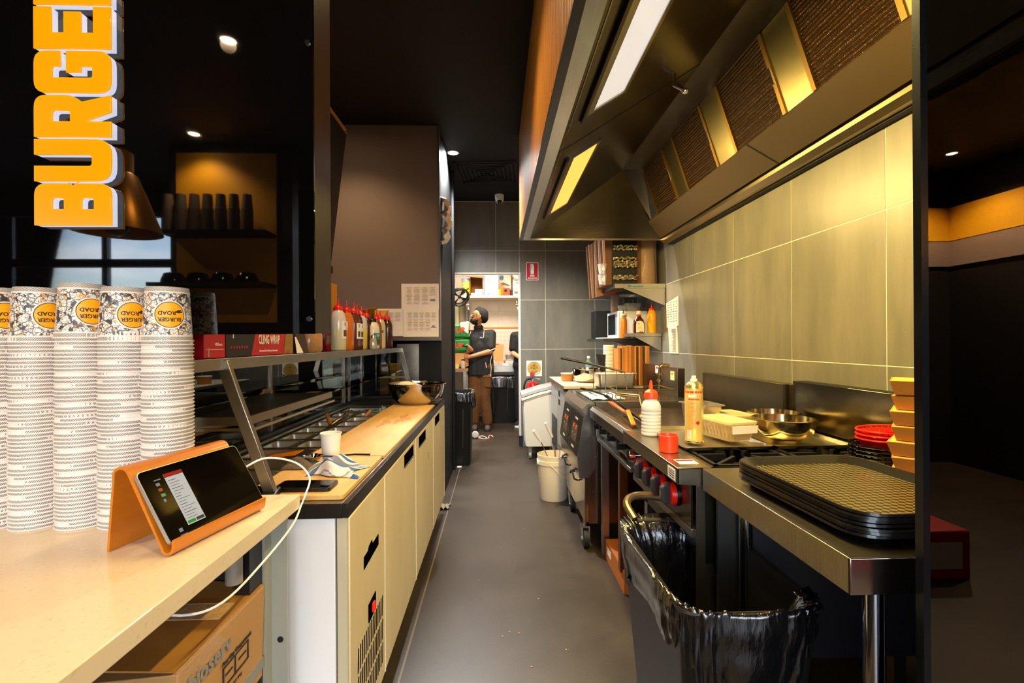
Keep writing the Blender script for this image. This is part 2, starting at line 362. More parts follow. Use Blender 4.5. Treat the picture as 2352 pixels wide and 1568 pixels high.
# shopfront behind the camera: rear wall with two window openings
wy = M('mustard_wall', '#e0a408', .6); dk = M('charcoal_wall', '#15120f', .6)
wf = MB()
wf.box(-6.7, 4.8, -3.4, -3.3, 0, .12).box(-6.7, 4.8, -3.4, -3.3, 2.75, CEIL)
for a, b_ in ((-6.7, -6.4), (-3.35, -1.75), (.55, .8), (3.0, 4.8)): wf.box(a, b_, -3.4, -3.3, .12, 2.75)
struct('wall_front', wf, dk)
struct('wall_far_left', MB().box(-6.7, -6.6, -3.4, 1.3, 0, CEIL), dk)
struct('wall_shop_right', MB().box(4.7, 4.8, -3.4, .9, 0, CEIL), dk); struct('wall_shop_end', MB().box(1.596, 4.8, .81, .9, 0, CEIL), dk)
struct('wall_shop', MB().box(-6.7, -3.0, 1.3, 1.4, 0, CEIL), dk)
for n_, (a, b_) in enumerate(((-6.4, -3.35), (-1.75, .55), (.8, 3.0))):
    fr = MB()
    for x in ([a, b_-.06]+([a+1.0, a+2.02] if n_ == 0 else [a+1.1])): fr.box(x, x+.06, -3.38, -3.32, .12, 2.75)
    fr.box(a, b_, -3.38, -3.32, 2.13, 2.22).box(a, b_, -3.38, -3.32, .12, .19).box(a, b_, -3.38, -3.32, 2.69, 2.75)
    wn = struct('window_%d' % (n_+1), fr, M('alu_frame', '#3d4650', .4, .7))
    part('pane', MB().box(a, b_, -3.352, -3.348, .16, 2.7), clear_glass('window_glass', (1, 1, 1), .04), wn)
struct('wall_shop_middle', MB().box(-2.78, -1.75, -2.15, -2.02, 0, CEIL), dk)
part('yellow_panel', MB().box(-2.72, -1.88, -2.02, -2.005, 1.45, 2.90), wy, bpy.data.objects['wall_shop_middle'])
part('yellow_band', MB().box(3.02, 4.79, -3.29, -3.27, 2.28, 2.62), wy, bpy.data.objects['wall_front'])
part('yellow_band', MB().box(4.67, 4.70, -3.29, -.4, 2.28, 2.62), wy, bpy.data.objects['wall_shop_right'])
part('white_boards', MB().box(4.675, 4.70, -3.29, -.4, 2.02, 2.28), M('pinkish_white', '#8f7d72', .5), bpy.data.objects['wall_shop_right'])
part('white_boards', MB().box(3.02, 4.79, -3.29, -3.275, 2.02, 2.28), M('pinkish_white', '#8f7d72', .5), bpy.data.objects['wall_front'])
# store room
sr = struct('wall_store_back', MB().box(-1.25, 1.6, 8.362, 8.45, 0, 2.8), grout_w)
for i in range(5):
    for j in range(5):
        part('tile', MB().box(-1.06+.6*i-.1+.0015, -1.06+.6*(i+1)-.1-.0015, 8.35, 8.362, -.01+.6*j+.0015, min(2.79, .59+.6*j)-.0015), tile_w, sr, smooth=0)
struct('wall_store_left', MB().box(-1.3, -1.2, 6.02, 8.45, 0, 2.8), M('cream_wall', '#d2c6b6', .6))
struct('wall_store_right', MB().box(1.5, 1.6, 6.1, 8.45, 0, 2.8), M('cream_wall'))
struct('wall_store_front', MB().box(-1.25, DX0, 6.02, 6.06, 0, 2.8).box(DX1, 1.5, 6.02, 6.06, 0, 2.8), M('cream_wall'))
# ================================================================== downlights, vent, camera
def downlight(x, y, col, e, z=CEIL, label='', dark=True):
    t_ = thing('downlight', label, 'light', (x, y, z))
    part('rim', MB().lathe([(.052, 0), (.056, -.004), (.044, -.006), (.040, -.002), (.040, .0)], 28), M('rim_white' if not dark else 'rim_grey', '#d0ccc4' if not dark else '#807a70', .4), t_, w=False)
    part('lens', MB().lathe([(.039, -.0015), (0, -.0025)], 28), M('lens_'+label[:6], '#ffffff', .4, emit=(col, e)), t_, w=False)
    return t_
downlight(-.38, 4.4, (.9, .95, 1), 40, label='cool white round downlight in the black ceiling near the tiled wall', dark=False)
DL = ['warm downlight reflected high in the glossy black screen', 'warm downlight reflected above the yellow panel in the screen', 'warm downlight reflected at the far left of the screen', 'warm downlight above the stone counter', 'warm downlight above the cutting boards', 'warm downlight washing the taupe partition', 'warm downlight above the shop floor behind the camera', 'warm downlight over the yellow band reflected in the tinted glass', 'warm downlight at the far right corner of the shop', 'warm downlight on the right of the shop ceiling']
for (x, y, e), l in zip(DOWN, DL): downlight(x, y, (1, .75, .45), 60, label=l)
vt = thing('ceiling_vent', 'black square louvred air vent in the black ceiling', 'vent', (-.08, 4.9, CEIL), -.08)
bv = M('vent_black', '#17161a', .45)
fr = MB()
for k in range(7):
    a = .30-.042*k; z0 = -.012-.002*(k % 2)
    for (x0, x1, y0, y1) in ((-a, a, -a, -a+.018), (-a, a, a-.018, a), (-a, -a+.018, -a, a), (a-.018, a, -a, a)):
        m_ = MB().box(x0, x1, y0, y1, z0, -.002)
        part('frame' if k == 0 else 'louvre', m_, bv, vt, w=False, smooth=0) if k == 0 or (x0, x1) == (-a, a) else part('louvre', m_, bv, vt, w=False, smooth=0)
sc_ = thing('security_camera', 'white dome security camera on the ceiling above the doorway', 'camera', (.045, 5.66, CEIL))
part('body', MB().lathe([(.052, 0), (.054, -.03), (.048, -.07), (.03, -.095), (0, -.1)], 24), whitep, sc_, w=False)
part('lens', MB().ball((0, -.022, -.082), (.03, .028, .028), 16, 10), blackg, sc_, w=False)
# ================================================================== SIGN
sg = thing('sign', 'illuminated yellow block letters reading BURGER running up the black screen', 'sign', (-.92, PY-.004, 1.53))
face_m = M('sign_yellow', '#6a4200', .2, emit=('#ffa600', .62), coat=.3)
side_m = M('sign_side', '#888890', .4, emit=('#e4e8ff', .48))
def rl(pts):                        # polygon with per-corner radius: (x,y,r)
    out = []; n = len(pts)
    for i in range(n):
        p = Vector(pts[i][:2]); r = pts[i][2] if len(pts[i]) > 2 else 0
        if r == 0: out.append(tuple(p)); continue
        a = (Vector(pts[i-1][:2])-p).normalized(); b = (Vector(pts[(i+1) % n][:2])-p).normalized()
        for k in range(6):
            t = k/5; q = (1-t)**2*(p+a*r)+2*t*(1-t)*p+t*t*(p+b*r); out.append((q.x, q.y))
    return out
LW, LH = .0905, .163
R_ = .026
LET = {
 'B': [rl([(0, 0), (LW, 0, R_), (LW, LH*.47, .012), (LW-.005, LH*.5), (LW, LH*.53, .012), (LW, LH, R_), (0, LH)]), rl([(.034, .036), (.060, .036, .008), (.060, .064, .008), (.034, .064)]), rl([(.034, .100), (.060, .100, .008), (.060, .127, .008), (.034, .127)])],
 'U': [rl([(0, 0, R_+.006), (LW, 0, R_+.006), (LW, LH), (.058, LH), (.058, .040, .008), (.032, .040, .008), (.032, LH), (0, LH)])],
 'R': [rl([(0, 0), (.033, 0), (.033, .050), (.036, .050), (.055, 0), (LW, 0), (.076, .062), (LW, .082, .016), (LW, LH, R_), (0, LH)]), rl([(.033, .086), (.058, .086, .008), (.058, .126, .008), (.033, .126)])],
 'G': [rl([(0, 0, R_), (LW, 0, R_), (LW, .094), (.045, .094), (.045, .064), (.058, .064), (.058, .038, .006), (.032, .038, .006), (.032, .126, .006), (.058, .126, .006), (.058, .108), (LW, .108), (LW, LH, R_), (0, LH, R_)])],
 'E': [rl([(0, 0), (LW, 0), (LW, .036), (.034, .036), (.034, .064), (.080, .064), (.080, .099), (.034, .099), (.034, .127), (LW, .127), (LW, LH), (0, LH)])],
}
for i, ch in enumerate('BURGER'):
    z0 = .002+.0968*i
    T = Matrix(((0, -1, 0, .076), (0, 0, -1, 0), (1, 0, 0, z0), (0, 0, 0, 1)))      # u -> +z, v -> -x, normal -> -y
    T2 = T.copy(); T2[1][3] = -.0085
    a = outline('letter_side', LET[ch], .015, side_m, sg, T2)
    T3 = T.copy(); T3[1][3] = -.0178
    b_ = outline('letter', LET[ch], .003, face_m, sg, T3, bevel=.0008)
    a.parent = b_
# ================================================================== EXTRACTION HOOD
Z0 = 2.13; HY0, HY1 = .62, 4.05
hd = thing('extraction_hood', 'long stainless kitchen exhaust hood with timber batten fascia over the cooking line', 'extractor hood', (.85, 2.3, Z0))
wood = M('timber_batten', '#cf9038', .42, nz=(6, .35), col2='#9c6420', stretch=(8, 8, .5), bump=(30, .05))
part('fascia_board', MB().box(.212, .224, HY0-.6, HY1, Z0+.0, CEIL-.005), M('fascia_dark', '#2c1506', .8), hd)
mb = MB(); y = HY0-.6
while y < HY1-.02: mb.box(.198, .213, y, y+.019, Z0-.002, CEIL-.006); y += .030
mb.box(.2, .9, HY1, HY1+.012, Z0+.01, CEIL-.006)
part('batten', mb, wood, hd, smooth=0, stuff=True)
part('black_trim', MB().box(.198, .228, HY0-.6, HY1+.012, Z0-.012, Z0+.0), M('trim_black', '#16120f', .35), hd)
part('front_lip', MB().box(.228, .283, HY0-.6, HY1+.01, Z0-.010, Z0+.012), steel_h, hd, bev=.001)
n_ = (.95, Z0+.42)
fold1 = (.95, 2.55); fold2 = (1.11, 2.55); fb = (1.22, 2.22); pb = (1.376, 2.13)
YE = 3.60
mb = MB(); mb.quad((.283, -.0, Z0), (fold1[0], -.0, fold1[1]), (fold1[0], YE, fold1[1]), (.283, HY1, Z0))
part('front_slope', mb, steel_hood, hd)
mb = MB(); mb.quad((.283, HY1, Z0), (fold1[0], YE, fold1[1]), (pb[0], HY1-.02, Z0+.01), (1.38, HY1, Z0))
mb.add([(fold1[0], YE, fold1[1]), (fold2[0], YE, fold2[1]), (fb[0], YE+.2, fb[1]+.05), (pb[0], HY1-.02, Z0+.01)], [(0, 1, 2, 3)])
part('end_slope', mb, steel_hood, hd)
part('roof_strip', MB().quad((fold1[0], 0, fold1[1]), (fold2[0], 0, fold2[1]), (fold2[0], YE+.02, fold2[1]), (fold1[0], YE, fold1[1])), steel_dk, hd)
part('end_rim', MB().box(.228, 1.42, HY1-.004, HY1+.014, Z0-.012, Z0+.016), steel_h, hd, bev=.001)
# filter bank, 4 + 1 filters
fdir = Vector((fb[0]-fold2[0], 0, fb[1]-fold2[1])); fl_ = fdir.length; fdir.normalize(); fn = Vector((fdir.z, 0, -fdir.x))
def fpt(s, y, o): return (fold2[0]+fdir.x*s+fn.x*o, y, fold2[1]+fdir.z*s+fn.z*o)
def fbox(m_, s0, s1, y0, y1, o0, o1): return m_.hexa([fpt(s0, y0, o0), fpt(s0, y1, o0), fpt(s0, y1, o1), fpt(s0, y0, o1), fpt(s1, y0, o0), fpt(s1, y1, o0), fpt(s1, y1, o1), fpt(s1, y0, o1)])
mt, t, b = node_mat('greasy_mesh')
tx = t.nodes.new('ShaderNodeTexCoord'); mpn = t.nodes.new('ShaderNodeMapping'); mpn.inputs['Scale'].default_value = (1, 1, 1)
wv = t.nodes.new('ShaderNodeTexWave'); wv.inputs['Scale'].default_value = 22; wv.inputs['Distortion'].default_value = 1.6; wv.inputs['Detail'].default_value = 1; wv.bands_direction = 'Z'; wv.inputs['Detail Scale'].default_value = .4
vo = t.nodes.new('ShaderNodeTexVoronoi'); vo.inputs['Scale'].default_value = 115; vo.inputs['Randomness'].default_value = .45
t.links.new(tx.outputs['Object'], wv.inputs[0]); t.links.new(tx.outputs['Object'], vo.inputs['Vector'])
ma = t.nodes.new('ShaderNodeMath'); ma.operation = 'MULTIPLY'; t.links.new(wv.outputs['Fac'], ma.inputs[0]); t.links.new(vo.outputs['Distance'], ma.inputs[1])
r = t.nodes.new('ShaderNodeValToRGB'); r.color_ramp.elements[0].position = .05; r.color_ramp.elements[1].position = .5
r.color_ramp.elements[0].color = lin('#150a03'); r.color_ramp.elements[1].color = lin('#553509')
t.links.new(ma.outputs[0], r.inputs[0]); t.links.new(r.outputs[0], b.inputs['Base Color']); b.inputs['Metallic'].default_value = .6; b.inputs['Roughness'].default_value = .4
bp = t.nodes.new('ShaderNodeBump'); bp.inputs['Strength'].default_value = 1; bp.inputs['Distance'].default_value = .012
t.links.new(ma.outputs[0], bp.inputs['Height']); t.links.new(bp.outputs[0], b.inputs['Normal'])
frm = M('filter_frame', '#6f5628', .45, .9)
FY = [(3.20, 3.63), (2.60, 3.03), (1.99, 2.42), (1.39, 1.82), (.79, 1.22)]
mfill = MB()
for i, (a, b_) in enumerate(FY):
    fo = part('filter', fbox(MB(), .002, fl_, a+.02, b_-.02, -.004, .0), mt, hd, label='greasy brown mesh grease filter')
    m_ = MB(); fbox(m_, 0, .004, a, b_, -.006, .004); fbox(m_, 0, fl_, a, a+.022, -.006, .008); fbox(m_, 0, fl_, b_-.022, b_, -.006, .008)
    part('filter_frame', m_, frm, fo)
    part('handle', fbox(MB(), fl_*.42, fl_*.62, a+.004, a+.016, .008, .014), chrome, fo)
ed = sorted([v for p in FY for v in p]); ed = [0.0]+ed+[YE+.03]
for i in range(0, len(ed), 2): part('blanking_plate', fbox(MB(), 0, fl_, ed[i], ed[i+1], -.004, .002), M('steel_plate', '#736848', .34, 1, bump=(20, .05)), hd)
part('back_panel', MB().hexa([(fb[0], 0, fb[1]), (pb[0], 0, pb[1]), (pb[0], 0, pb[1]+.01), (fb[0], 0, fb[1]+.01), (fb[0], YE+.25, fb[1]), (pb[0], HY1-.02, pb[1]), (pb[0], HY1-.02, pb[1]+.01), (fb[0], YE+.25, fb[1]+.01)]), M('steel_shadow', '#7d6c50', .45, .9), hd)
for y in (2.32, 1.1):
    part('seam', MB().hexa([(fb[0], y, fb[1]-.003), (pb[0], y, pb[1]-.003), (pb[0], y+.006, pb[1]-.003), (fb[0], y+.006, fb[1]-.003), (fb[0], y, fb[1]+.002), (pb[0], y, pb[1]+.002), (pb[0], y+.006, pb[1]+.002), (fb[0], y+.006, fb[1]+.002)]), M('dark_gap', '#0c0a08', .6), hd)
part('gap', MB().box(pb[0], pb[0]+.035, 0, HY1, Z0+.012, Z0+.03), M('dark_gap'), hd)
part('gutter', MB().prism([(1.395, 2.155), (1.40, 2.11), (1.43, 2.092), (1.46, 2.092), (1.46, 2.10), (1.434, 2.10), (1.41, 2.115), (1.405, 2.155)], 'y', 0, HY1+.02), M('gutter_steel', '#a89a78', .3, 1), hd, smooth=20)
part('wall_flashing', MB().box(1.46, WX, 0, HY1+.02, 2.085, 2.11), M('dark_gap'), hd)
part('roof', MB().box(.224, WX, -.0, HY1, 2.62, 2.64), blackm, hd)
# underside detail lines
def sl(x, o=0):                      # height of the front slope at x
    return Z0+(x-.283)*.42/(.95-.283)-o
for y in (2.22,):
    part('seam', MB().hexa([(.283, y, sl(.283, .002)), (.95, y, sl(.95, .002)), (.95, y+.005, sl(.95, .002)), (.283, y+.005, sl(.283, .002)), (.283, y, sl(.283, -.004)), (.95, y, sl(.95, -.004)), (.95, y+.005, sl(.95, -.004)), (.283, y+.005, sl(.283, -.004))]), M('dark_gap'), hd)
part('nozzle', MB().tube([(.795, 2.13, sl(.795)), (.795, 2.13, sl(.795)-.05), (.83, 2.12, sl(.795)-.075)], .008).ball((.84, 2.12, sl(.795)-.08), .014, 10, 6), chrome, hd)
def light_fixture(y0, y1, label, tint, e):
    l = part('light_fixture', MB(), steel_h, hd) if False else None
    fx = thing('hood_light', label, 'light', (.46, (y0+y1)/2, sl(.46)))
    def q(x0, x1, a, b_, o0, o1): return [(x0, a, sl(x0, o0)), (x1, a, sl(x1, o0)), (x1, b_, sl(x1, o0)), (x0, b_, sl(x0, o0)), (x0, a, sl(x0, o1)), (x1, a, sl(x1, o1)), (x1, b_, sl(x1, o1)), (x0, b_, sl(x0, o1))]
    m_ = MB()
    for (x0, x1, a, b_) in ((.365, .395, y0-.02, y1+.02), (.515, .53, y0-.02, y1+.02), (.395, .515, y0-.02, y0), (.395, .515, y1, y1+.02)): m_.hexa(q(x0, x1, a, b_, .010, -.002))
    part('frame', m_, steel_h, fx)
    part('bar', MB().hexa(q(.352, .366, y0-.03, y1+.06, .016, .0)), M('trim_black'), fx)
    part('diffuser', MB().hexa(q(.395, .515, y0, y1, .003, -.001)), M('diff'+label[:4], tint, .3, emit=(tint, e)), fx)
    part('glow_edge', MB().hexa(q(.30, .304, y0-.3, y1+.1, .002, -.001)), M('steel_h'), fx)
light_fixture(.78, 1.93, 'bright fluorescent light set in the near underside of the hood', (.86, .87, .90), 0.42)
light_fixture(2.43, 3.50, 'yellow stained light set in the far underside of the hood', (1, .66, .12), .62)
# ================================================================== LEFT: STONE COUNTER
CT = .89
stone, t, b = node_mat('quartz_stone')
tx = t.nodes.new('ShaderNodeTexCoord'); n = t.nodes.new('ShaderNodeTexNoise'); n.inputs['Scale'].default_value = 110; n.inputs['Detail'].default_value = 4
r = t.nodes.new('ShaderNodeValToRGB'); r.color_ramp.elements[0].position = .28; r.color_ramp.elements[0].color = lin('#d3c2a2'); r.color_ramp.elements[1].position = .42; r.color_ramp.elements[1].color = lin('#e0d0b4')
t.links.new(tx.outputs['Object'], n.inputs['Vector']); t.links.new(n.outputs['Fac'], r.inputs[0]); t.links.new(r.outputs[0], b.inputs['Base Color']); b.inputs['Roughness'].default_value = .16
ctr = thing('service_counter', 'cream stone counter in the foreground carrying the cups and tablet', 'counter', (-1.4, .1, 0))
part('worktop', MB().box(-2.9, -.497, -1.2, 1.245, .855, CT), stone, ctr, bev=.002)
part('back_panel', MB().box(-2.9, -.60, 1.19, 1.21, 0, .853), blackm, ctr)
part('inner_panel', MB().box(-1.45, -1.42, -1.2, 1.19, 0, .853), blackm, ctr)
part('base_shelf', MB().box(-1.42, -.52, -1.2, 1.19, .04, .06), blackm, ctr)
part('end_post', MB().box(-.60, -.566, 1.13, 1.23, 0, .853), M('post_black', '#161412', .4), ctr)
cp = MB().box(-.566, -.522, 1.225, 1.232, 0, .853).box(-.566, -.560, 1.19, 1.225, 0, .853)
ep = part('end_plate', cp, M('grey_green_metal', '#a7a89b', .4, .3), ctr)
part('bolt_hole', MB().cyl((-.539, 1.2235, .537), (-.539, 1.2248, .537), .0075, n=16), blackm, ep)
part('foot_glide', MB().cyl((-.585, 1.10, .74), (-.585, 1.10, .80), .018, n=12).cyl((-.585, 1.10, .80), (-.585, 1.10, .853), .006), M('grey_glide', '#8d8578', .35), ctr)
# ---- cardboard boxes below the counter
bx = thing('cardboard_box', 'taped brown cardboard box with green lettering under the stone counter', 'box', (-.76, 1.03, .475))
cb = M('cardboard_box', '#b58a58', .75, nz=(5, .15), bump=(80, .05))
part('carton', MB().hexa([(-.98, .876, .475), (-.565, .876, .475), (-.565, 1.185, .475), (-.98, 1.185, .475), (-.98, .876, .655), (-.562, .872, .690), (-.558, 1.185, .690), (-.98, 1.185, .68)]), cb, bx, bev=.002)
part('flap', MB().hexa([(-.80, .88, .695), (-.57, .874, .692), (-.562, 1.18, .693), (-.80, 1.185, .712), (-.80, .88, .699), (-.57, .874, .695), (-.562, 1.18, .696), (-.80, 1.185, .716)]), M('flap_brown', '#a3722e', .75), bx)
part('flap', MB().hexa([(-.97, .88, .70), (-.79, .88, .712), (-.79, 1.18, .73), (-.97, 1.18, .70), (-.97, .88, .703), (-.79, .88, .715), (-.79, 1.18, .733), (-.97, 1.18, .703)]), M('flap_brown'), bx)
tape = M('packing_tape', '#d9b48a', .15, alpha=.45, bump=(60, .4))
part('green_patch', MB().box(-.74, -.68, 1.08, 1.16, .7145, .7155), M('green_ink'), bx)
part('tape', MB().box(-.5655, -.5605, .874, 1.186, .655, .694), tape, bx); part('tape', MB().box(-.72, -.562, 1.0, 1.06, .7145, .7165), tape, bx)
grn = M('green_ink', '#5fa021', .6); ink = M('ink', '#2b241c', .6)
text('lettering', 'bioserv', .048, grn, bx, (-.5575, .967, .650), (0, 1, 0), (0, 0, 1), bold=.001)
text('lettering', 'Four Cup Compartment', .0115, ink, bx, (-.5580, 1.062, .618), (0, 1, 0), (0, 0, 1), bold=.0006)
text('lettering', 'Carry tray', .0115, ink, bx, (-.5605, 1.06, .552), (0, 1, 0), (0, 0, 1))
dm = MB()
for (a, c_, d, e) in ((1.01, 1.11, .567, .569), (1.01, 1.11, .606, .608), (1.01, 1.012, .567, .607), (1.108, 1.11, .567, .607), (1.055, 1.057, .567, .607), (1.02, 1.045, .588, .590), (1.07, 1.10, .588, .59)): dm.box(-.5612, -.5585, a, c_, d, e)
part('drawing', dm, ink, bx)
part('green_band', MB().box(-.5650, -.5608, .876, 1.184, .497, .522), M('green_ink'), bx)
b2 = thing('cardboard_box', 'dark printed carton with a white label below the green lettered box', 'box', (-.76, 1.03, .26))
part('carton', MB().box(-.98, -.57, .9, 1.18, .26, .472), M('carton_orange', '#9c4a1c', .6), b2)
part('label', MB().box(-.5695, -.566, .95, 1.17, .40, .455), M('label_grey', '#b9b2a6', .5), b2)
part('stripe', MB().box(-.5698, -.565, .9, 1.18, .455, .472), blackm, b2)
b3 = thing('cardboard_box', 'shadowed cardboard box at the back under the counter', 'box', (-1.2, .9, .30))
part('carton', MB().box(-1.38, -1.02, .68, 1.15, .30, .60), cb, b3, bev=.002)
part('mark', MB().box(-1.018, -1.016, .8, .9, .40, .44), M('green_ink'), b3)
# ---- paper cups
RR, RB, CH = .0463, .0397, .1158
hm, t, b = node_mat('cup_rim_hatch')      # fine diagonal grey hatch printed near the rim
tx = t.nodes.new('ShaderNodeTexCoord'); sp = t.nodes.new('ShaderNodeSeparateXYZ'); t.links.new(tx.outputs['Object'], sp.inputs[0])
at = t.nodes.new('ShaderNodeMath'); at.operation = 'ARCTAN2'; t.links.new(sp.outputs[1], at.inputs[0]); t.links.new(sp.outputs[0], at.inputs[1])
m1 = t.nodes.new('ShaderNodeMath'); m1.operation = 'MULTIPLY'; m1.inputs[1].default_value = 110; t.links.new(at.outputs[0], m1.inputs[0])
m2 = t.nodes.new('ShaderNodeMath'); m2.operation = 'MULTIPLY_ADD'; m2.inputs[1].default_value = 1500; t.links.new(sp.outputs[2], m2.inputs[0]); t.links.new(m1.outputs[0], m2.inputs[2])
m3 = t.nodes.new('ShaderNodeMath'); m3.operation = 'SINE'; t.links.new(m2.outputs[0], m3.inputs[0])
m4 = t.nodes.new('ShaderNodeMath'); m4.operation = 'GREATER_THAN'; m4.inputs[1].default_value = 0; t.links.new(m3.outputs[0], m4.inputs[0])
mxx = t.nodes.new('ShaderNodeMixRGB'); mxx.inputs[1].default_value = lin('#dcd6d0'); mxx.inputs[2].default_value = lin('#55504c'); t.links.new(m4.outputs[0], mxx.inputs[0])
t.links.new(mxx.outputs[0], b.inputs['Base Color']); b.inputs['Roughness'].default_value = .4
cupw = M('cup_white', '#ece4dc', .4)
# doodle print: cells with dark hoods, grey lines and orange patches
pmx, t, b = node_mat('cup_doodle_print')
tx = t.nodes.new('ShaderNodeTexCoord'); mpn = t.nodes.new('ShaderNodeMapping'); mpn.inputs['Scale'].default_value = (1, 1, 1.15); t.links.new(tx.outputs['Object'], mpn.inputs[0])
def vor(scale, feat, out='Distance'):
    v = t.nodes.new('ShaderNodeTexVoronoi'); v.inputs['Scale'].default_value = scale; v.feature = feat; t.links.new(mpn.outputs[0], v.inputs['Vector']); return v
va = vor(62, 'F1'); vb = vor(62, 'DISTANCE_TO_EDGE'); vc = vor(150, 'DISTANCE_TO_EDGE')
no = t.nodes.new('ShaderNodeTexNoise'); no.inputs['Scale'].default_value = 75; t.links.new(mpn.outputs[0], no.inputs['Vector'])
def thr(sock, lo, hi):
    r = t.nodes.new('ShaderNodeMapRange'); r.inputs[1].default_value = lo; r.inputs[2].default_value = hi; t.links.new(sock, r.inputs[0]); return r.outputs[0]
def mixc(f, c1, c2):
    m = t.nodes.new('ShaderNodeMixRGB'); t.links.new(f, m.inputs[0])
    for i, c in ((1, c1), (2, c2)):
        if isinstance(c, str): m.inputs[i].default_value = lin(c)
        else: t.links.new(c, m.inputs[i])
    return m.outputs[0]
col = mixc(thr(vb.outputs['Distance'], .0, .10), '#2c2a2a', '#f2ece4')
dkf = thr(no.outputs['Fac'], .56, .60); col = mixc(dkf, col, '#3a3838')
col = mixc(thr(vc.outputs['Distance'], .03, .06), '#4b4847', col)
sepc = t.nodes.new('ShaderNodeSeparateColor'); t.links.new(va.outputs['Color'], sepc.inputs[0])
n3 = t.nodes.new('ShaderNodeTexNoise'); n3.inputs['Scale'].default_value = 120; t.links.new(tx.outputs['Object'], n3.inputs['Vector'])
col = mixc(thr(n3.outputs['Fac'], .63, .66), col, '#f09a10')
t.links.new(col, b.inputs['Base Color']); b.inputs['Roughness'].default_value = .4
def cup_mesh(top):
    m = MB(); m.mi = 0
    def rad(z): return RR-(RR-RB)*z/CH
    rim = [(RR-.0012, .0030), (RR+.0014, .0027), (RR+.0022, .0014), (RR+.0014, 0), (RR-.0008, .0004)]
    m.olathe(rim[::-1]+[(rad(.0030), .0031)], 40)
    m.mi = 1; m.olathe([(rad(.0031), .0031), (rad(.0105), .0105)], 40)
    if top:
        m.mi = 2; m.olathe([(rad(z)+.00005, z) for z in (.0105, .014)], 40)
        m.mi = 3; m.olathe([(rad(z)+.0001, z) for z in (.014, .05, .102)], 40)
        m.mi = 0; m.olathe([(rad(.102)+.0006, .102), (rad(.105)+.0006, .105)], 40)
        m.mi = 1; m.olathe([(rad(.105)+.0004, .105), (RB-.0004, CH-.001)], 40)
        m.mi = 0; m.lathe([(RB-.0005, CH-.001), (RB-.003, CH-.0015), (RB-.004, CH-.004), (.0, CH-.004)], 40)
    else:
        m.mi = 0; m.olathe([(rad(.0105), .0105), (rad(.03), .03)], 40)
    me = mkmesh('paper_cup', m, [cupw, hm, cupw, pmx], 50); return me
mtop, mnest = cup_mesh(True), cup_mesh(False)
def wrap(name, src, ang, zc, mat, off, parent):           # bend flat x,y outline around the cup
    me = src.copy(); me.materials.clear(); me.materials.append(mat)
    for v in me.vertices:
        x, y, z = v.co; zz = zc+y; rr = RR-(RR-RB)*zz/CH+off+z*.5; a = ang+x/rr
        v.co = (rr*math.cos(a), rr*math.sin(a), zz)
    o = bpy.data.objects.new(name, me); COL.objects.link(o); o.parent = parent; return o
def flat_text(s, size, bold=.0):
    o = text('tmp', s, size, ink, None, (0, 0, 0), (-1, 0, 0), (0, -1, 0), bold=bold, ext=.0001); me = o.data; bpy.data.objects.remove(o); return me
def disc(r0):
    m = MB(); n = 32; rings = 5
    vs = [(0, 0, 0)]+[(r0*k/rings*math.cos(2*PI*i/n), r0*k/rings*math.sin(2*PI*i/n), 0) for k in range(1, rings+1) for i in range(n)]
    fs = [(0, 1+i, 1+(i+1) % n) for i in range(n)]+[(1+k*n+i, 1+(k+1)*n+i, 1+(k+1)*n+(i+1) % n, 1+k*n+(i+1) % n) for k in range(rings-1) for i in range(n)]
    m.add(vs, fs); return mkmesh('disc', m, ink, 0)
d0, d1, d2 = disc(.0300), disc(.0272), disc(.0258)
tA, tB = flat_text('BURGER', .0112, .0003), flat_text('ROAD', .0112, .0003)
ln = mkmesh('bar', MB().box(-.018, .018, -.0006, .0006, 0, .0001), ink, 0)
arrow = mkmesh('swash', MB().prism([(-.009, -.002), (.0, -.0035), (.009, -.001), (.003, .0015), (.008, .004), (-.002, .003)], 'z', 0, .0001), ink, 0)
yel = M('logo_yellow', '#ffae0a', .4)
SX = [-1.062, -.974, -.881, -.794, -.705]; dirx = ['leftmost', 'second from the left', 'middle', 'fourth from the left', 'rightmost']
PITCH = .00785; TOPN = 50
for s_, x0 in enumerate(SX):
    npc = [50, 50, 51, 50, 50][s_]; grp = 'nested paper cups in the %s stack' % dirx[s_]
    lean = (.0, .0, .0)
    for k in range(npc):
        z = CT+.0003+k*PITCH
        if k < npc-1:
            o = bpy.data.objects.new('paper_cup', mnest); COL.objects.link(o); o.location = (x0+random.uniform(-.0005, .0005), 1.068+random.uniform(-.0005, .0005), z)
            o.rotation_euler = (0, 0, random.uniform(0, 6.28))
            tag(o, 'white paper cup nested rim down in the %s stack' % dirx[s_], 'cup', grp)
        else:
            o = thing('paper_cup', 'upside down printed paper cup topping the %s stack' % dirx[s_], 'cup', (x0, 1.068, z))
            body = bpy.data.objects.new('cup_wall', mtop); COL.objects.link(body); body.parent = o; body.rotation_euler = (0, 0, s_*1.7)
            base = math.atan2(-1.068, -x0)                 # direction towards where a customer would stand
            ang = base+[.42, .50, .40, .38, .15][s_]-.06
            em = wrap('emblem_ring', d0, ang, .056, cupw, .0002, o); wrap('outline', d1, ang, .056, ink, .0004, em); wrap('disc', d2, ang, .056, yel, .0006, em)
            wrap('lettering', tA, ang, .0465, ink, .0008, em); wrap('lettering', tB, ang-.12, .0600, ink, .0008, em); wrap('bar', ln, ang-.05, .0715, ink, .0008, em); wrap('swash', arrow, ang+.38, .063, ink, .0008, em)
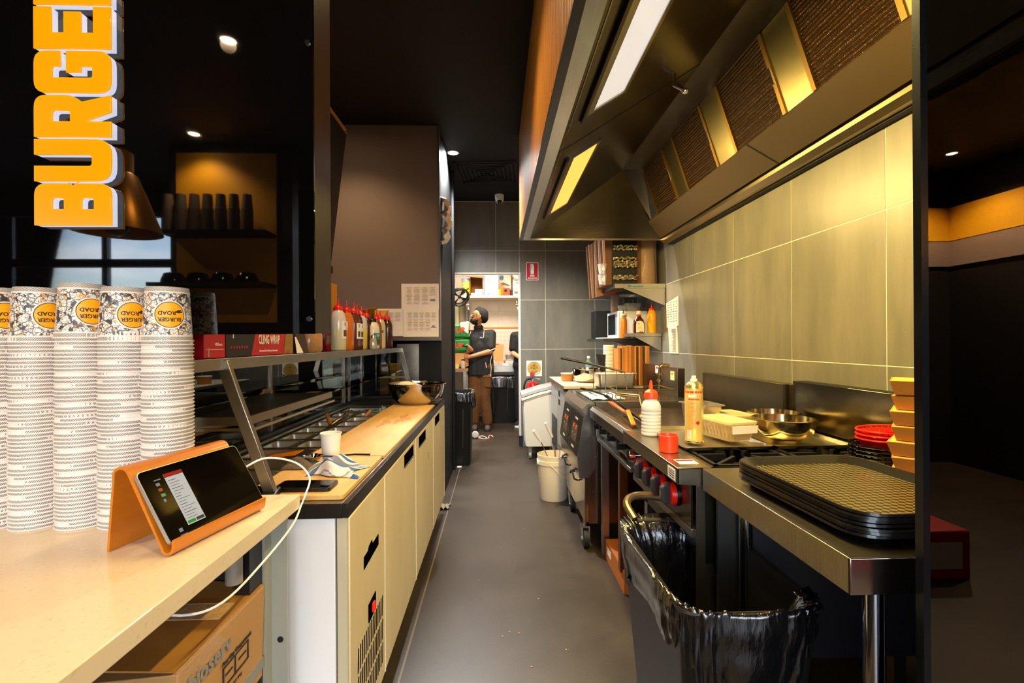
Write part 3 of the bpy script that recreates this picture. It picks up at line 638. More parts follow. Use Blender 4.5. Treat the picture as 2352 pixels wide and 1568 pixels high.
# ---- tablet on a bent plywood stand
AX = math.atan2(.046, .23)
st = thing('tablet_stand', 'bent plywood stand propping up the black tablet', 'stand', (-.645, .90, CT), -AX)
ply = M('bent_ply', '#c9791c', .3, nz=(5, .35), col2='#9c5210', stretch=(8, .8, 8), coat=.3)
prof = [(-.066, 0)]
cl_ = [(-.066, .0), (-.052, .120)]
def arc(cx, cz, r, a0, a1, n=8): return [(cx+r*math.cos(a0+(a1-a0)*i/n), cz+r*math.sin(a0+(a1-a0)*i/n)) for i in range(n+1)]
center = [(-.068, .001), (-.056, .128)]+arc(-.040, .138, .017, PI, .35, 6)[1:]+[(.046, .012)]+arc(.056, .016, .012, -2.6, -.1, 6)+[(.069, .030)]
def ribbon(c, th):
    L = []; Rr = []
    for i, p in enumerate(c):
        a = Vector(c[max(i-1, 0)]); b_ = Vector(c[min(i+1, len(c)-1)]); d = (b_-a).normalized(); n_ = Vector((-d.y, d.x))
        L.append(tuple(Vector(p)+n_*th/2)); Rr.append(tuple(Vector(p)-n_*th/2))
    return L+Rr[::-1]
part('ply_sheet', MB().prism(ribbon(center, .005), 'y', 0, .245), ply, st, w=False, smooth=50)
tb = thing('tablet', 'black tablet showing an order list, leaning on the plywood stand', 'tablet', (-.645, .90, CT), -AX)
pa = Vector((-.0255, 0, .143)); pb_ = Vector((.0490, 0, .0195)); dd = (pa-pb_); L_ = dd.length; dd.normalize(); nn = Vector((dd.z, 0, -dd.x))
def tp(y, s, o): return (pb_.x+dd.x*s+nn.x*o, y, pb_.z+dd.z*s+nn.z*o)
TT = Matrix(((0, dd.x, nn.x, 0), (1, 0, 0, 0), (0, dd.z, nn.z, 0), (0, 0, 0, 1)))
def tslab(x0, x1, y0, y1, r, o0, o1):
    m = MB(); pl = roundrect(x0, x1, y0, y1, r, 5); m.prism(pl, 'z', o0, o1)
    m.v = [Vector(tp(v.x, v.y, v.z)) for v in m.v]; return m
part('case', tslab(.004, .254, -.006, .140, .010, .004, .0105), M('tablet_edge', '#b9c3d2', .3, .8), tb, w=False)
scn = part('screen', tslab(.0055, .2525, -.0045, .1385, .009, .0105, .0112), M('screen_black', '#040404', .06), tb, w=False)
def ui(x0, x1, y0, y1, colr, e=.5, o=.0113, nm='window'): return part(nm, tslab(x0, x1, y0, y1, .0003, o, o+.0001), M('ui'+colr, '#050505', .2, emit=(colr, e*1.3)), scn, w=False)
ui(.052, .094, .014, .122, '#cfccc4', .42); ui(.052, .094, .115, .123, '#a80812', .4, .0115)
random.seed(3)
for k in range(15): ui(.056, .056+random.uniform(.012, .032), .107-.0058*k, .1082-.0058*k, '#9a8d84' if k % 3 else '#6b6661', .3, .0115, 'text_line')
ui(.054, .072, .016, .022, '#25a02c', .4, .0115, 'button'); ui(.074, .092, .016, .022, '#4c4c50', .3, .0115, 'button')
for k, c in enumerate(['#9a9a98', '#9a9a98', '#c05a14', '#6fb07a', '#9a9a98']): ui(.030, .030+[.014, .008, .008, .009, .005][k], .118-.011*k-.003, .118-.011*k+(.003 if k else -.001), c, .35, .0113, 'icon')
ui(.030, .038, .008, .015, '#9a9a98', .35, .0113, 'icon'); ui(.028, .044, .001, .003, '#777777', .3, .0113, 'icon')
cbl = MB()
def bez(pts, n=40):                 # catmull-rom
    P_ = [Vector(p) for p in pts]; P_ = [2*P_[0]-P_[1]]+P_+[2*P_[-1]-P_[-2]]; out = []
    k = len(P_)-3
    for i in range(k):
        for j in range(n//k):
            t = j/(n//k); a, b, c, d = P_[i:i+4]
            out.append(.5*((2*b)+(-a+c)*t+(2*a-5*b+4*c-d)*t*t+(-a+3*b-3*c+d)*t**3))
    return out+[P_[-2]]
cable = part('charging_cable', MB().tube(bez([(-.600, 1.160, .975), (-.560, 1.20, .992), (-.515, 1.262, .965), (-.482, 1.268, .925), (-.485, 1.245, .885), (-.4935, 1.242, .862), (-.490, 1.18, .835), (-.496, 1.05, .808), (-.515, .93, .786), (-.56, .88, .790), (-.62, .84, .83)], 60), .0024, 8).cyl((-.613, 1.155, .972), (-.598, 1.163, .976), .0045), M('cable_white', '#f1ede8', .4))
tag(cable, 'white charging cable looping from the tablet under the stone counter', 'cable')
# ================================================================== PREP COUNTER
FX, FY0, FY1, FT = -.393, 1.293, 3.66, .85
pf = thing('prep_counter', 'long cream refrigerated prep counter with a steel top on the left', 'counter', (-.7, 2.48, 0))
part('end_panel', MB().box(-1.02, FX-.035, FY0+.004, FY0+.02, .16, FT-.042), white_paint, pf, bev=.002)
part('inner_front', MB().box(FX-.05, FX-.035, FY0+.02, FY1-.012, .16, FT-.042), blackm, pf)
part('rear_panel', MB().box(-1.02, -1.0, FY0+.02, FY1-.012, .16, FT-.042), blackm, pf)
part('far_panel', MB().box(-1.02, FX-.035, FY1-.012, FY1, .16, FT-.042), white_paint, pf)
part('corner_post', MB().box(FX-.030, FX-.004, FY0+.006, FY0+.022, .14, FT-.042), M('post_cream', '#bdb292', .4), pf)
part('underframe', MB().box(-1.0, FX-.06, FY0+.03, FY1-.02, .13, .16), blackm, pf)
topr = MB().box(-1.03, -.975, FY0-.004, FY1+.004, FT-.040, FT).box(-.70, -.406, FY0-.004, FY1+.004, FT-.040, FT).box(-.975, -.70, FY0-.004, FY0+.03, FT-.04, FT).box(-.975, -.70, 3.30, FY1, FT-.04, FT)
part('top', topr, M('steel_worn', '#8d8577', .3, 1, nz=(12, .5), bump=(30, .08)), pf, bev=.0015)
part('front_rail', MB().box(-.406, FX+.002, FY0-.006, FY1+.006, FT-.038, FT+.001).box(-1.03, -.406, FY0-.0062, FY0-.004, FT-.038, FT+.001), M('rail_dark', '#4a443c', .3, 1, nz=(9, .6)), pf, bev=.001)
part('well', MB().box(-.975, -.70, FY0+.03, 3.30, .60, .61), blackm, pf)
M('recess_black', '#070707', 1, spec=0)
DO = [(1.307, 1.715), (1.72, 2.370), (2.375, 3.018), (3.023, FY1-.004)]
for i, (a, b_) in enumerate(DO):
    dz0 = .125
    d = part('engine_panel' if i == 0 else 'door', MB().box(FX-.028, FX, a+.003, b_-.003, dz0, FT-.045), cream_metal, pf, bev=.003)
    part('edge_trim', MB().box(FX-.006, FX+.0012, b_-.006, b_-.001, dz0, FT-.05), M('trim_white', '#efe6cf', .35), d)
    if i:
        h0 = [0, 2.075, 2.466, 3.11][i]
        part('handle_recess', MB().box(FX-.0005, FX+.0015, h0, h0+.225, .741, .792), M('recess_black', '#070707', 1, spec=0), d)
        part('handle_lip', MB().box(FX, FX+.004, h0, h0+.225, .739, .743), M('recess_edge', '#3a362e', .4), d)
    else:
        part('handle_recess', MB().prism([(1.443, .603), (1.618, .606), (1.618, .640), (1.545, .640), (1.535, .655), (1.50, .650), (1.49, .640), (1.443, .640)], 'x', FX, FX+.0015), M('recess_black'), d)
        sw = part('switch_plate', MB().box(FX, FX+.003, 1.49, 1.575, .42, .475), M('recess_black'), d, bev=.001)
        part('switch', MB().box(FX+.003, FX+.009, 1.522, 1.545, .435, .462), M('switch_red', '#e01010', .3, emit=('#ff1a10', .6)), sw, bev=.002)
        vm = MB()
        for rrow, (z0_, z1_) in enumerate(((.345, .41), (.265, .33), (.185, .25))):
            for k in range(15):
                y_ = 1.375+k*.0205
                if rrow == 0 and 1.475 < y_ < 1.59 and False: continue
                vm.hexa([(FX, y_, z0_-.0), (FX+.0012, y_, z0_), (FX+.0012, y_+.007, z0_), (FX, y_+.007, z0_), (FX, y_+.006, z1_), (FX+.0012, y_+.006, z1_), (FX+.0012, y_+.013, z1_), (FX, y_+.013, z1_)])
        part('vent_slots', vm, M('recess_black'), d, stuff=True)
for x, y in ((-.46, 1.42), (-.95, 1.42), (-.46, 3.55), (-.95, 3.55), (-.46, 2.4)):
    part('castor', MB().cyl((x-.015, y, .045), (x+.015, y, .045), .045, n=20).box(x-.022, x+.022, y-.02, y+.02, .08, .13), rubber, pf)
part('rust_mark', MB().box(FX, FX+.0004, 2.80, 2.81, .60, .64), M('rust', '#6b2f12', .7), bpy.data.objects['door'])
rag = tag(part('rag', MB().grid(lambda u, v: (-.44+.07*u+.01*math.sin(9*v), 3.70+.12*v-.0*u, .004+.022*abs(math.sin(7*u+4*v))*abs(math.cos(5*v))), 14, 14), M('rag_grey', '#8b8378', .9)), 'grey dirty rag on the floor under the far end of the prep counter', 'rag')
# cutting boards
bdm = M('worn_board', '#d9ae68', .5, nz=(5, .5), col2='#ab782c', bump=(30, .05), stretch=(3, 1, 1))
tag(part('cutting_board', MB().prism(roundrect(-.686, -.412, 1.315, 1.762, .012), 'z', FT+.0005, FT+.014), bdm, bev=.002), 'short cream cutting board under the cloth at the near end', 'board')
bd2 = part('cutting_board', MB().prism(roundrect(-.686, -.408, 1.782, 3.225, .008), 'z', FT+.0005, FT+.012), bdm, bev=.002)
tag(bd2, 'long yellow stained cutting board running along the prep counter', 'board')
for (x, y, a, b_) in ((-.50, 2.62, .06, .13), (-.57, 2.50, .04, .10)):
    pts = [(1+.35*math.sin(3*t+x*9)+.25*math.sin(7*t+y), t) for t in [2*PI*i/28 for i in range(28)]]
    part('stain', MB().add([(x+a*.55*q*math.cos(t), y+b_*q*math.sin(t), FT+.0124) for q, t in pts], [tuple(range(28))]), M('stain', '#c87a10', .5, alpha=.28), bd2, w=True)
# gastronorm pans in the well
gn = M('pan_steel', '#dcd5c6', .36, 1, nz=(10, .3))
def pan_mesh(w, l, d, n='pan'):
    m = MB(); t_ = .008; outer = roundrect(-w/2, w/2, -l/2, l/2, .016, 3); inner = roundrect(-w/2+.012, w/2-.012, -l/2+.012, l/2-.012, .018, 3); bot = roundrect(-w/2+.022, w/2-.022, -l/2+.022, l/2-.022, .03, 3)
    k = len(outer); vs = [(x, y, -.004) for x, y in outer]+[(x, y, 0) for x, y in outer]+[(x, y, 0) for x, y in inner]+[(x, y, -.01) for x, y in inner]+[(x, y, -d) for x, y in bot]
    fs = [(q*k+i, q*k+(i+1) % k, (q+1)*k+(i+1) % k, (q+1)*k+i) for q in range(4) for i in range(k)]+[tuple(range(4*k, 5*k))]
    m.add(vs, fs); return mkmesh(n, m, gn, 40)
def food(nm, w, l, z, col, rough=.6, h=.012, seed=0, sc=40):
    rnd = random.Random(seed); ph = [rnd.uniform(0, 6) for _ in range(6)]
    def f(u, v):
        x = (u-.5)*(w-.035); y = (v-.5)*(l-.035)
        e = 1 if 0 < u < 1 and 0 < v < 1 else 0
        return (x, y, z+e*h*(.5+.5*math.sin(sc*x*2+ph[0])*math.cos(sc*y*2+ph[1])+.4*math.sin(sc*3.1*x+ph[2]+sc*2.3*y)))
    return mkmesh(nm, MB().grid(f, 16, 12), M('food_'+col.strip('#'), col, rough, nz=(60, .4), bump=(90, .5)), 60)
PW, PL = .262, .152
pm1, pm2 = pan_mesh(PW, PL, .10), pan_mesh(.128, PL, .09)
rows = [(1.405, 1, '#5a2c14', 'near empty brown'), (1.57, 1, '#6a3316', 'brown sauced'), (1.735, 1, '#7a3a18', 'dark brown'), (1.90, 1, '#3a1c10', 'dark meat')]
PZ = FT-.004
def pan(mesh, x, y, w, colr, lab, z=-.055, sd=0, lump=.012):
    t_ = thing('food_pan', lab, 'food pan', (x, y, PZ))
    o = bpy.data.objects.new('pan', mesh); COL.objects.link(o); o.parent = t_
    if colr:
        f = bpy.data.objects.new('contents', food('contents', w, PL, z, colr, seed=sd, h=lump)); COL.objects.link(f); f.parent = t_
    return t_
lbs = ['steel pan nearest the tablet in the prep counter well', 'steel pan of brown sauce, second row from the near end', 'steel pan of dark brown meat left of the white cup', 'steel pan holding orange cheese slices']
for i, y in enumerate((1.405, 1.570, 1.735, 1.90)): pan(pm1, -.836, y, PW, ['#3a1d0e', '#4f2711', '#5a2a10', '#2e170c'][i], lbs[i], -.06, i)
och = food('cheese', .2, .13, 0, '#f08c14', seed=5, h=.02, sc=24)
t_ = thing('cheese_slices', 'fanned orange cheese slices heaped in the fourth steel pan', 'cheese', (-.870, 1.90, PZ-.022))
for k in range(7):
    part('slice', MB().hexa([(-.06+.014*k, -.045, .002*k), (.025+.014*k, -.045, .006+.003*k), (.025+.014*k, .045, .006+.003*k), (-.06+.014*k, .045, .002*k), (-.06+.014*k, -.045, .003+.002*k), (.025+.014*k, -.045, .009+.003*k), (.025+.014*k, .045, .009+.003*k), (-.06+.014*k, .045, .003+.002*k)]), M('cheddar', '#f08a12', .45), t_, w=False)
cont = [('#3f4a1c', 'empty looking'), (None, 'bare'), ('#6a1410', 'red'), ('#3c2418', 'brown'), ('#9c1410', 'beetroot red'), ('#45511f', 'green'), ('#34461a', 'leafy green'), ('#7a3a1a', 'onion'), ('#3d5a1c', 'lettuce')]
ci = 0
for rI, y in enumerate((2.075, 2.24, 2.405, 2.57, 2.735, 2.90)):
    for cI, x in enumerate((-.905, -.768)):
        colr = [None, None, '#4a3a28', None, '#6a2a12', '#b01a14', None, '#7a2014', '#33451c', '#4a3a20', '#2f451c', '#556a24'][rI*2+cI]
        pan(pm2, x, y, .128, colr, 'small steel pan in the %s row, %s side' % (['fifth', 'sixth', 'seventh', 'eighth', 'ninth', 'tenth'][rI], ['glass', 'board'][cI]), -.05, 20+rI*2+cI)
pan(pm1, -.836, 3.12, PW, '#4d5f24', 'last steel pan with green leaves at the far end of the well', -.03, 50, .025)
tag(part('film_bag', MB().grid(lambda u, v: (-.76+.07*u, 3.08+.10*v, PZ-.015+.035*math.sin(PI*u)*math.sin(PI*v)+.008*math.sin(22*u+9*v)), 14, 12), M('blue_film', '#7c9cb0', .2, alpha=.8, bump=(60, .5))), 'crumpled pale blue plastic in the last pan by the board', 'plastic bag')
tag(part('blue_tub', MB().lathe([(0, 0), (.03, 0), (.038, .03), (.04, .032)], 20, (-.80, 2.90, PZ-.04)), M('blue_tub', '#5f8296', .3)), 'small pale blue tub among the salad pans', 'tub')
dvd = thing('pan_dividers', 'steel divider bars between the pans', 'divider', (-.836, 2.3, FT-.002))
for y in (1.487, 1.652, 1.817, 1.988, 2.158, 2.323, 2.488, 2.652, 2.817, 2.982): part('bar', MB().box(-.972, -.702, y-.003, y+.003, FT-.003, FT+.001), M('brass_steel', '#b59a6a', .25, 1), dvd)
def tongs(name, lab, p, rz, L=.2, mat=chrome, mat2=None):
    t_ = thing(name, lab, 'tongs', p, rz)
    for s in (-1, 1):
        part('arm', MB().hexa([(0, s*.004, -.0), (L, s*.022-.006, .0), (L, s*.022+.006, .0), (0, s*.004+.006, 0), (0, s*.004, .003), (L, s*.022-.006, .006), (L, s*.022+.006, .006), (0, s*.004+.006, .003)]), mat if s > 0 else (mat2 or mat), t_, w=False)
    return t_
tg = tongs('tongs', 'small steel tongs standing across the middle pans', (-.86, 2.36, PZ-.02), .5, .17, chrome, blackp); tg.rotation_euler = (0, -.55, .6)
wd = tag(part('wooden_spoon', MB().cyl((-.865, 2.62, PZ-.06), (-.90, 2.60, PZ+.055), .009, .012, 10), M('spoon_wood', '#9a5a22', .6)), 'wooden spoon handle standing in a far pan', 'spoon')
wd2 = tag(part('wooden_spoon', MB().cyl((-.80, 2.78, PZ-.05), (-.735, 2.86, PZ+.03), .007, .009, 10), M('spoon_wood')), 'wooden handle sloping out of a pan near the green leaves', 'spoon')
# ---- things on the boards
BT = FT+.0145
cp_ = thing('paper_cup', 'plain white paper cup standing on the cutting board by the striped cloth', 'cup', (-.573, 1.70, BT))
part('wall', MB().olathe([(.026, .0), (.0265, .0), (.034, .092), (.0355, .0925), (.0365, .095), (.0355, .097), (.0335, .0955), (.0262, .004), (0, .004)], 40), M('cup_cream', '#f4ecdc', .45), cp_, w=False)
clw = M('cloth_white', '#efe3cf', .9); 
clm, t, b = node_mat('striped_cloth')
tx = t.nodes.new('ShaderNodeTexCoord'); sp = t.nodes.new('ShaderNodeSeparateXYZ'); t.links.new(tx.outputs['UV'], sp.inputs[0])
r = t.nodes.new('ShaderNodeValToRGB'); r.color_ramp.interpolation = 'CONSTANT'
els = [(0, '#efe3cf'), (.10, '#34579a'), (.30, '#efe3cf'), (.34, '#3c62a6'), (.38, '#efe3cf'), (.42, '#7d8098'), (.56, '#efe3cf'), (.60, '#3c62a6'), (.64, '#efe3cf'), (.68, '#3c62a6'), (.72, '#efe3cf'), (.76, '#46659c'), (.9, '#efe3cf')]
while len(r.color_ramp.elements) < len(els): r.color_ramp.elements.new(.5)
for e, (p, c) in zip(r.color_ramp.elements, els): e.position = p; e.color = lin(c)
t.links.new(sp.outputs[0], r.inputs[0]); t.links.new(r.outputs[0], b.inputs['Base Color']); b.inputs['Roughness'].default_value = .9
def cloth_fn(u, v):
    x = -.600+.175*v; y = 1.63-.14*u
    h = .012+.030*math.exp(-((v-.45)/.22)**2)*(.6+.4*math.sin(PI*u))+.010*math.sin(8*u+3*v)*math.sin(PI*v)+.006*math.sin(13*v+5*u)*math.sin(PI*u)
    x += .015*math.sin(6*u+2)-.02*math.sin(PI*u)*(v-.5); y += .018*math.sin(5*v+.5)+.01*math.sin(11*v)
    e = min(u, 1-u, v, 1-v)
    return (x, y, BT+max(.002, h*min(1, e*9+.12)))
m = MB().grid(cloth_fn, 60, 60)
cl = part('cloth', m, clm, None, smooth=180)
uvl = cl.data.uv_layers.new(name='uv')
for lp in cl.data.loops:
    i = lp.vertex_index % 60; j = lp.vertex_index//60; uvl.data[lp.index].uv = ((i/59*.75+j/59*.55+.12*math.sin(j/9)) % 1.0, j/59)
sdm = cl.modifiers.new('thick', 'SOLIDIFY'); sdm.thickness = .002
tag(cl, 'crumpled blue and white striped cloth on the cutting board', 'cloth')
sc2 = thing('scourer', 'crumpled grey scrubbing rag half under the steel ladle', 'scourer', (-.645, 1.63, BT))
part('rag_lump', MB().grid(lambda u, v: (-.05+.10*v, -.05+.10*u, .002+.026*math.sin(PI*u)**.6*math.sin(PI*v)**.6*(1+.3*math.sin(14*u+6*v))), 20, 20), M('wet_rag', '#6d5f4e', .8, nz=(60, .5), bump=(90, .6)), sc2, w=False)
ld = thing('ladle', 'steel serving ladle lying behind the striped cloth', 'ladle', (-.52, 1.66, BT+.012))
part('bowl', MB().olathe([(0, 0), (.012, .002), (.024, .008), (.031, .018), (.033, .020), (.030, .019), (.022, .010), (0, .003)], 24, (-.095, -.02, 0)), chrome, ld, w=False)
part('handle', MB().tube([(-.07, -.015, .018), (-.02, -.01, .014), (.04, .0, .016), (.09, .008, .012)], [.003, .0035, .0045, .0055], 8), chrome, ld, w=False)
kn = thing('knife', 'black handled knife lying at the far end of the long cutting board', 'knife', (-.46, 3.22, FT+.013))
part('handle', MB().tube([(-.03, 0, .008), (.03, -.006, .009), (.075, .002, .009)], [.009, .012, .010], 8), blackp, kn, w=False)
part('blade', MB().hexa([(-.22, .004, .003), (-.03, -.014, .003), (-.03, .014, .003), (-.22, .006, .003), (-.22, .004, .004), (-.03, -.014, .005), (-.03, .014, .005), (-.22, .006, .004)]), steel_h, kn, w=False)
ph = thing('phone', 'black smartphone lying on the near cutting board', 'phone', (-.535, 1.385, BT), 0)
part('body', MB().prism(roundrect(-.078, .078, -.040, .040, .012), 'z', 0, .011), blackp, ph, w=False, bev=.002)
part('glass', MB().prism(roundrect(-.072, .072, -.036, .036, .008), 'z', .011, .0115), M('phone_glass', '#050506', .04), ph, w=False)
cs = thing('card_reader', 'flat black device at the corner beside the phone', 'device', (-.635, 1.30, FT+.014), .12)
part('body', MB().hexa([(-.06, -.05, 0), (.055, -.045, 0), (.055, .03, 0), (-.06, .045, 0), (-.06, -.05, .014), (.055, -.045, .010), (.055, .03, .020), (-.06, .045, .026)]), blackp, cs, w=False, bev=.003)
part('screen', MB().hexa([(-.045, -.035, .0165), (.03, -.03, .0135), (.03, .02, .0205), (-.045, .03, .0245), (-.045, -.035, .0175), (.03, -.03, .0145), (.03, .02, .0215), (-.045, .03, .0255)]), M('phone_glass'), cs, w=False)
bw = thing('mixing_bowl', 'large steel mixing bowl with a pale scoop at the far end of the prep counter', 'bowl', (-.535, 3.30, FT+.001))
def bowl_prof(r, h, fl=.012):
    out = [(0, 0), (r*.42, 0)]+[(r*(.42+.52*math.sin(a)), h*(1-math.cos(a))) for a in [PI/2*k/7 for k in range(1, 8)]]+[(r*.97, h), (r*.985+fl*.3, h+.001), (r, h-.003), (r*.985+fl*.3, h+.004), (r*.955, h+.003)]
    out += [(r*(.40+.52*math.sin(a)), .003+h*(1-math.cos(a))) for a in [PI/2*k/7 for k in range(6, 0, -1)]]+[(0, .003)]
    return out
part('bowl', MB().olathe(bowl_prof(.195, .145), 48), bowlm, bw, w=False, smooth=50)
part('scoop', MB().ball((-.06, -.08, .145), (.055, .028, .02), 14, 8).tube([(-.02, -.06, .15), (.03, -.02, .12), (.06, .02, .06)], .012), M('scoop_cream', '#ecd6b4', .5), bw, w=False)
# ================================================================== GLASS SNEEZE GUARD
gg = thing('sneeze_guard', 'stainless framed glass guard and shelf above the prep counter pans', 'display guard', (-.85, 2.4, FT))
SZ = 1.232
sst = M('guard_steel', '#9b9486', .3, 1, nz=(8, .3))
part('top_shelf', MB().box(-1.05, -.715, 1.14, 3.68, SZ-.010, SZ), M('shelf_dark', '#2a2622', .25, .7), gg)
part('front_rail', MB().box(-.715, -.705, 1.14, 3.69, SZ-.030, SZ), sst, gg, bev=.001)
part('end_rail', MB().box(-1.05, -.705, 3.68, 3.692, SZ-.030, SZ), sst, gg)
def bar(m, a, b_, wd=.03, th=.014):
    a = Vector(a); b_ = Vector(b_); m.hexa([(a.x-wd/2, a.y, a.z), (a.x+wd/2, a.y, a.z), (a.x+wd/2, a.y+th, a.z), (a.x-wd/2, a.y+th, a.z), (b_.x-wd/2, b_.y, b_.z), (b_.x+wd/2, b_.y, b_.z), (b_.x+wd/2, b_.y+th, b_.z), (b_.x-wd/2, b_.y+th, b_.z)]); return m
part('slanted_post', bar(MB(), (-.590, 1.30, FT), (-.713, 1.28, SZ-.004), .032, .018), sst, gg, bev=.002)
part('slanted_post', bar(MB(), (-.620, 3.63, FT), (-.718, 3.65, SZ-.004), .032, .018), sst, gg)
for y in (1.30, 2.19, 3.22, 3.65): part('rear_post', MB().box(-1.018, -1.0, y, y+.016, FT, SZ-.01), sst, gg)
for y in (3.24,): part('inner_post', MB().box(-.998, -.984, y+.06, y+.074, FT, SZ-.01), sst, gg)
part('base_channel', MB().box(-1.03, -.985, 1.30, 3.66, FT+.0, FT+.03).box(-1.03, -.70, 3.30, 3.33, FT, FT+.028), M('channel_dark', '#3a352e', .3, .9), gg)
part('inner_ledge', MB().box(-.985, -.972, 1.30, 3.30, FT+.002, FT+.012), sst, gg)
part('mid_rail', MB().box(-.962, -.95, 1.30, 3.66, 1.008, 1.022).box(-.962, -.66, 3.64, 3.652, 1.008, 1.022), sst, gg)
part('glass_front', MB().box(-1.010, -1.006, 1.31, 3.65, FT+.03, SZ-.01), clear_glass('guard_glass', (.72, .80, .76), .08), gg)
part('glass_end', MB().box(-1.0, -.72, 3.655, 3.659, FT+.03, SZ-.01), clear_glass('guard_glass', (.72, .80, .76)), gg)
part('glass_shelf', MB().box(-.955, -.70, 2.14, 3.64, 1.062, 1.067), clear_glass('guard_glass2', (.85, .9, .88)), gg)
tr = thing('steel_tray', 'wide shallow steel tray shelf inside the glass guard behind the post', 'tray', (-.84, 1.78, 1.045))
part('tray', MB().box(-.985, -.715, 1.425, 2.13, 1.052, 1.056).box(-.723, -.713, 1.42, 2.135, 1.035, 1.060).box(-.985, -.713, 1.418, 1.428, 1.035, 1.060), M('tray_dull', '#8a7d68', .3, 1), tr)
part('lower_lip', MB().box(-.706, -.700, 1.43, 2.13, 1.018, 1.026).box(-.985, -.70, 1.425, 1.431, 1.018, 1.026), M('tray_lip', '#a89a80', .25, 1), tr)
tag(part('plastic_bag', MB().grid(lambda u, v: (-1.10+.12*v, 1.33+.16*u, FT+.01+.13*math.sin(PI*v)**.7*(.6+.4*math.sin(9*u))), 20, 14), M('cloudy_bag', '#8d7c66', .3, alpha=.7, bump=(40, .6))), 'cloudy plastic bag slumped behind the glass beside the cup stacks', 'plastic bag')
# wooden canisters seen through the far glass
for i, x in enumerate((-.865, -.790)):
    t_ = thing('canister', ['left wood coloured canister behind the far end glass', 'right wood coloured canister with a white label behind the far end glass'][i], 'canister', (x, 3.80, FT+.02))
    part('body', MB().box(-.034, .034, -.03, .03, 0, .24), M('canister_tan', '#9a6426', .5, nz=(20, .4), stretch=(4, 4, .4)), t_, w=False, bev=.006)
    if i: part('label', MB().box(-.018, .012, -.0315, -.0305, .12, .18), paper, t_, w=False)
sh2 = thing('side_shelf', 'dark steel shelf behind the far end of the prep counter', 'shelf', (-.80, 3.78, FT-.01)); part('board', MB().box(-1.05, -.47, 3.70, 3.86, FT-.0, FT+.018), steel_dk, sh2); part('upright', MB().box(-1.05, -.47, 3.84, 3.86, .1, FT), blackm, sh2)
# stainless conveyor toaster below the partition
to = thing('toaster', 'tall stainless conveyor toaster with knobs under the menu papers', 'toaster', (-.62, 4.03, FT+.02))
part('stand', MB().box(-.9, -.50, 3.93, 4.3, 0, FT+.018), blackm, to)
part('housing', MB().box(-.80, -.552, 3.93, 4.25, FT+.02, 1.262), steel, to, bev=.003)
part('arm', MB().hexa([(-.555, 3.925, 1.17), (-.535, 3.925, 1.15), (-.535, 3.95, 1.15), (-.555, 3.95, 1.17), (-.475, 3.925, 1.285), (-.445, 3.925, 1.285), (-.445, 3.95, 1.285), (-.475, 3.95, 1.285)]), sst, to)
part('side_box', MB().box(-.552, -.512, 3.94, 4.22, FT+.02, 1.15), M('toaster_black', '#15120f', .35, .5), to)
part('side_frame', MB().box(-.552, -.505, 3.932, 3.94, 1.04, 1.048).box(-.511, -.505, 3.932, 3.94, FT+.04, 1.15).box(-.552, -.505, 3.932, 3.94, FT+.03, FT+.04), sst, to)
for z in (1.135, 1.055, .985, .925): part('knob', MB().cyl((-.511, 3.975, z), (-.478, 3.975, z), .018, .015, 14), chrome, to)
part('pilot_lamp', MB().ball((-.503, 3.96, 1.095), .007, 10, 6), M('pilot', '#ff3010', .3, emit=('#ff3a10', 2.5)), to)
# ================================================================== ON THE GUARD SHELF
SHZ = SZ+.001
def carton(name, lab, cat, x0, x1, y0, y1, z0, z1, mt, extra=None):
    t_ = thing(name, lab, cat, ((x0+x1)/2, (y0+y1)/2, z0)); part('carton', MB().box(x0, x1, y0, y1, z0, z1), mt, t_, bev=.001); return t_
redbox = M('red_carton', '#b5101c', .4); blkbox = M('black_carton', '#141012', .4); wink = M('white_ink', '#f0e8e0', .5)
c1 = carton('film_box', 'red film dispenser box at the near end of the guard shelf', 'box', -.80, -.728, 1.236, 1.330, SHZ, SHZ+.075, redbox)
text('lettering', '450mm', .011, wink, c1, (-.7275, 1.30, SHZ+.035), (0, 1, 0), (0, 0, 1))
part('line', MB().box(-.728, -.7275, 1.245, 1.325, SHZ+.022, SHZ+.023), wink, c1)
c2 = carton('cling_wrap_box', 'red and black cling wrap box lying under the black screen', 'box', -.80, -.728, 1.334, 1.766, SHZ, SHZ+.082, redbox)
part('black_panel', MB().hexa([(-.7285, 1.334, SHZ+.001), (-.7272, 1.334, SHZ+.001), (-.7272, 1.47, SHZ+.001), (-.7285, 1.47, SHZ+.001), (-.7285, 1.334, SHZ+.081), (-.7272, 1.334, SHZ+.081), (-.7272, 1.50, SHZ+.081), (-.7285, 1.50, SHZ+.081)]), blkbox, c2)
text('lettering', 'CLING WRAP', .040, wink, c2, (-.7268, 1.585, SHZ+.048), (0, 1, 0), (0, 0, 1), sx=.60, bold=.0008)
text('lettering', 'Microwave Safe  Performance Guaranteed', .0085, wink, c2, (-.7268, 1.58, SHZ+.014), (0, 1, 0), (0, 0, 1), sx=.85)
text('lettering', '1', .03, wink, c2, (-.7268, 1.37, SHZ+.062), (0, 1, 0), (0, 0, 1), bold=.001)
for k in range(7): part('red_dot', MB().cyl((-.7275, 1.36+.014*k, SHZ+.027), (-.7266, 1.36+.014*k, SHZ+.027), .004, n=8), M('red_carton'), c2)
part('picture', MB().hexa([(-.7285, 1.69, SHZ+.001), (-.7270, 1.69, SHZ+.001), (-.7270, 1.765, SHZ+.001), (-.7285, 1.765, SHZ+.001), (-.7285, 1.71, SHZ+.081), (-.7270, 1.71, SHZ+.081), (-.7270, 1.765, SHZ+.081), (-.7285, 1.765, SHZ+.081)]), M('food_photo', '#7d8a26', .5, nz=(45, 1), col2='#a8200e'), c2)
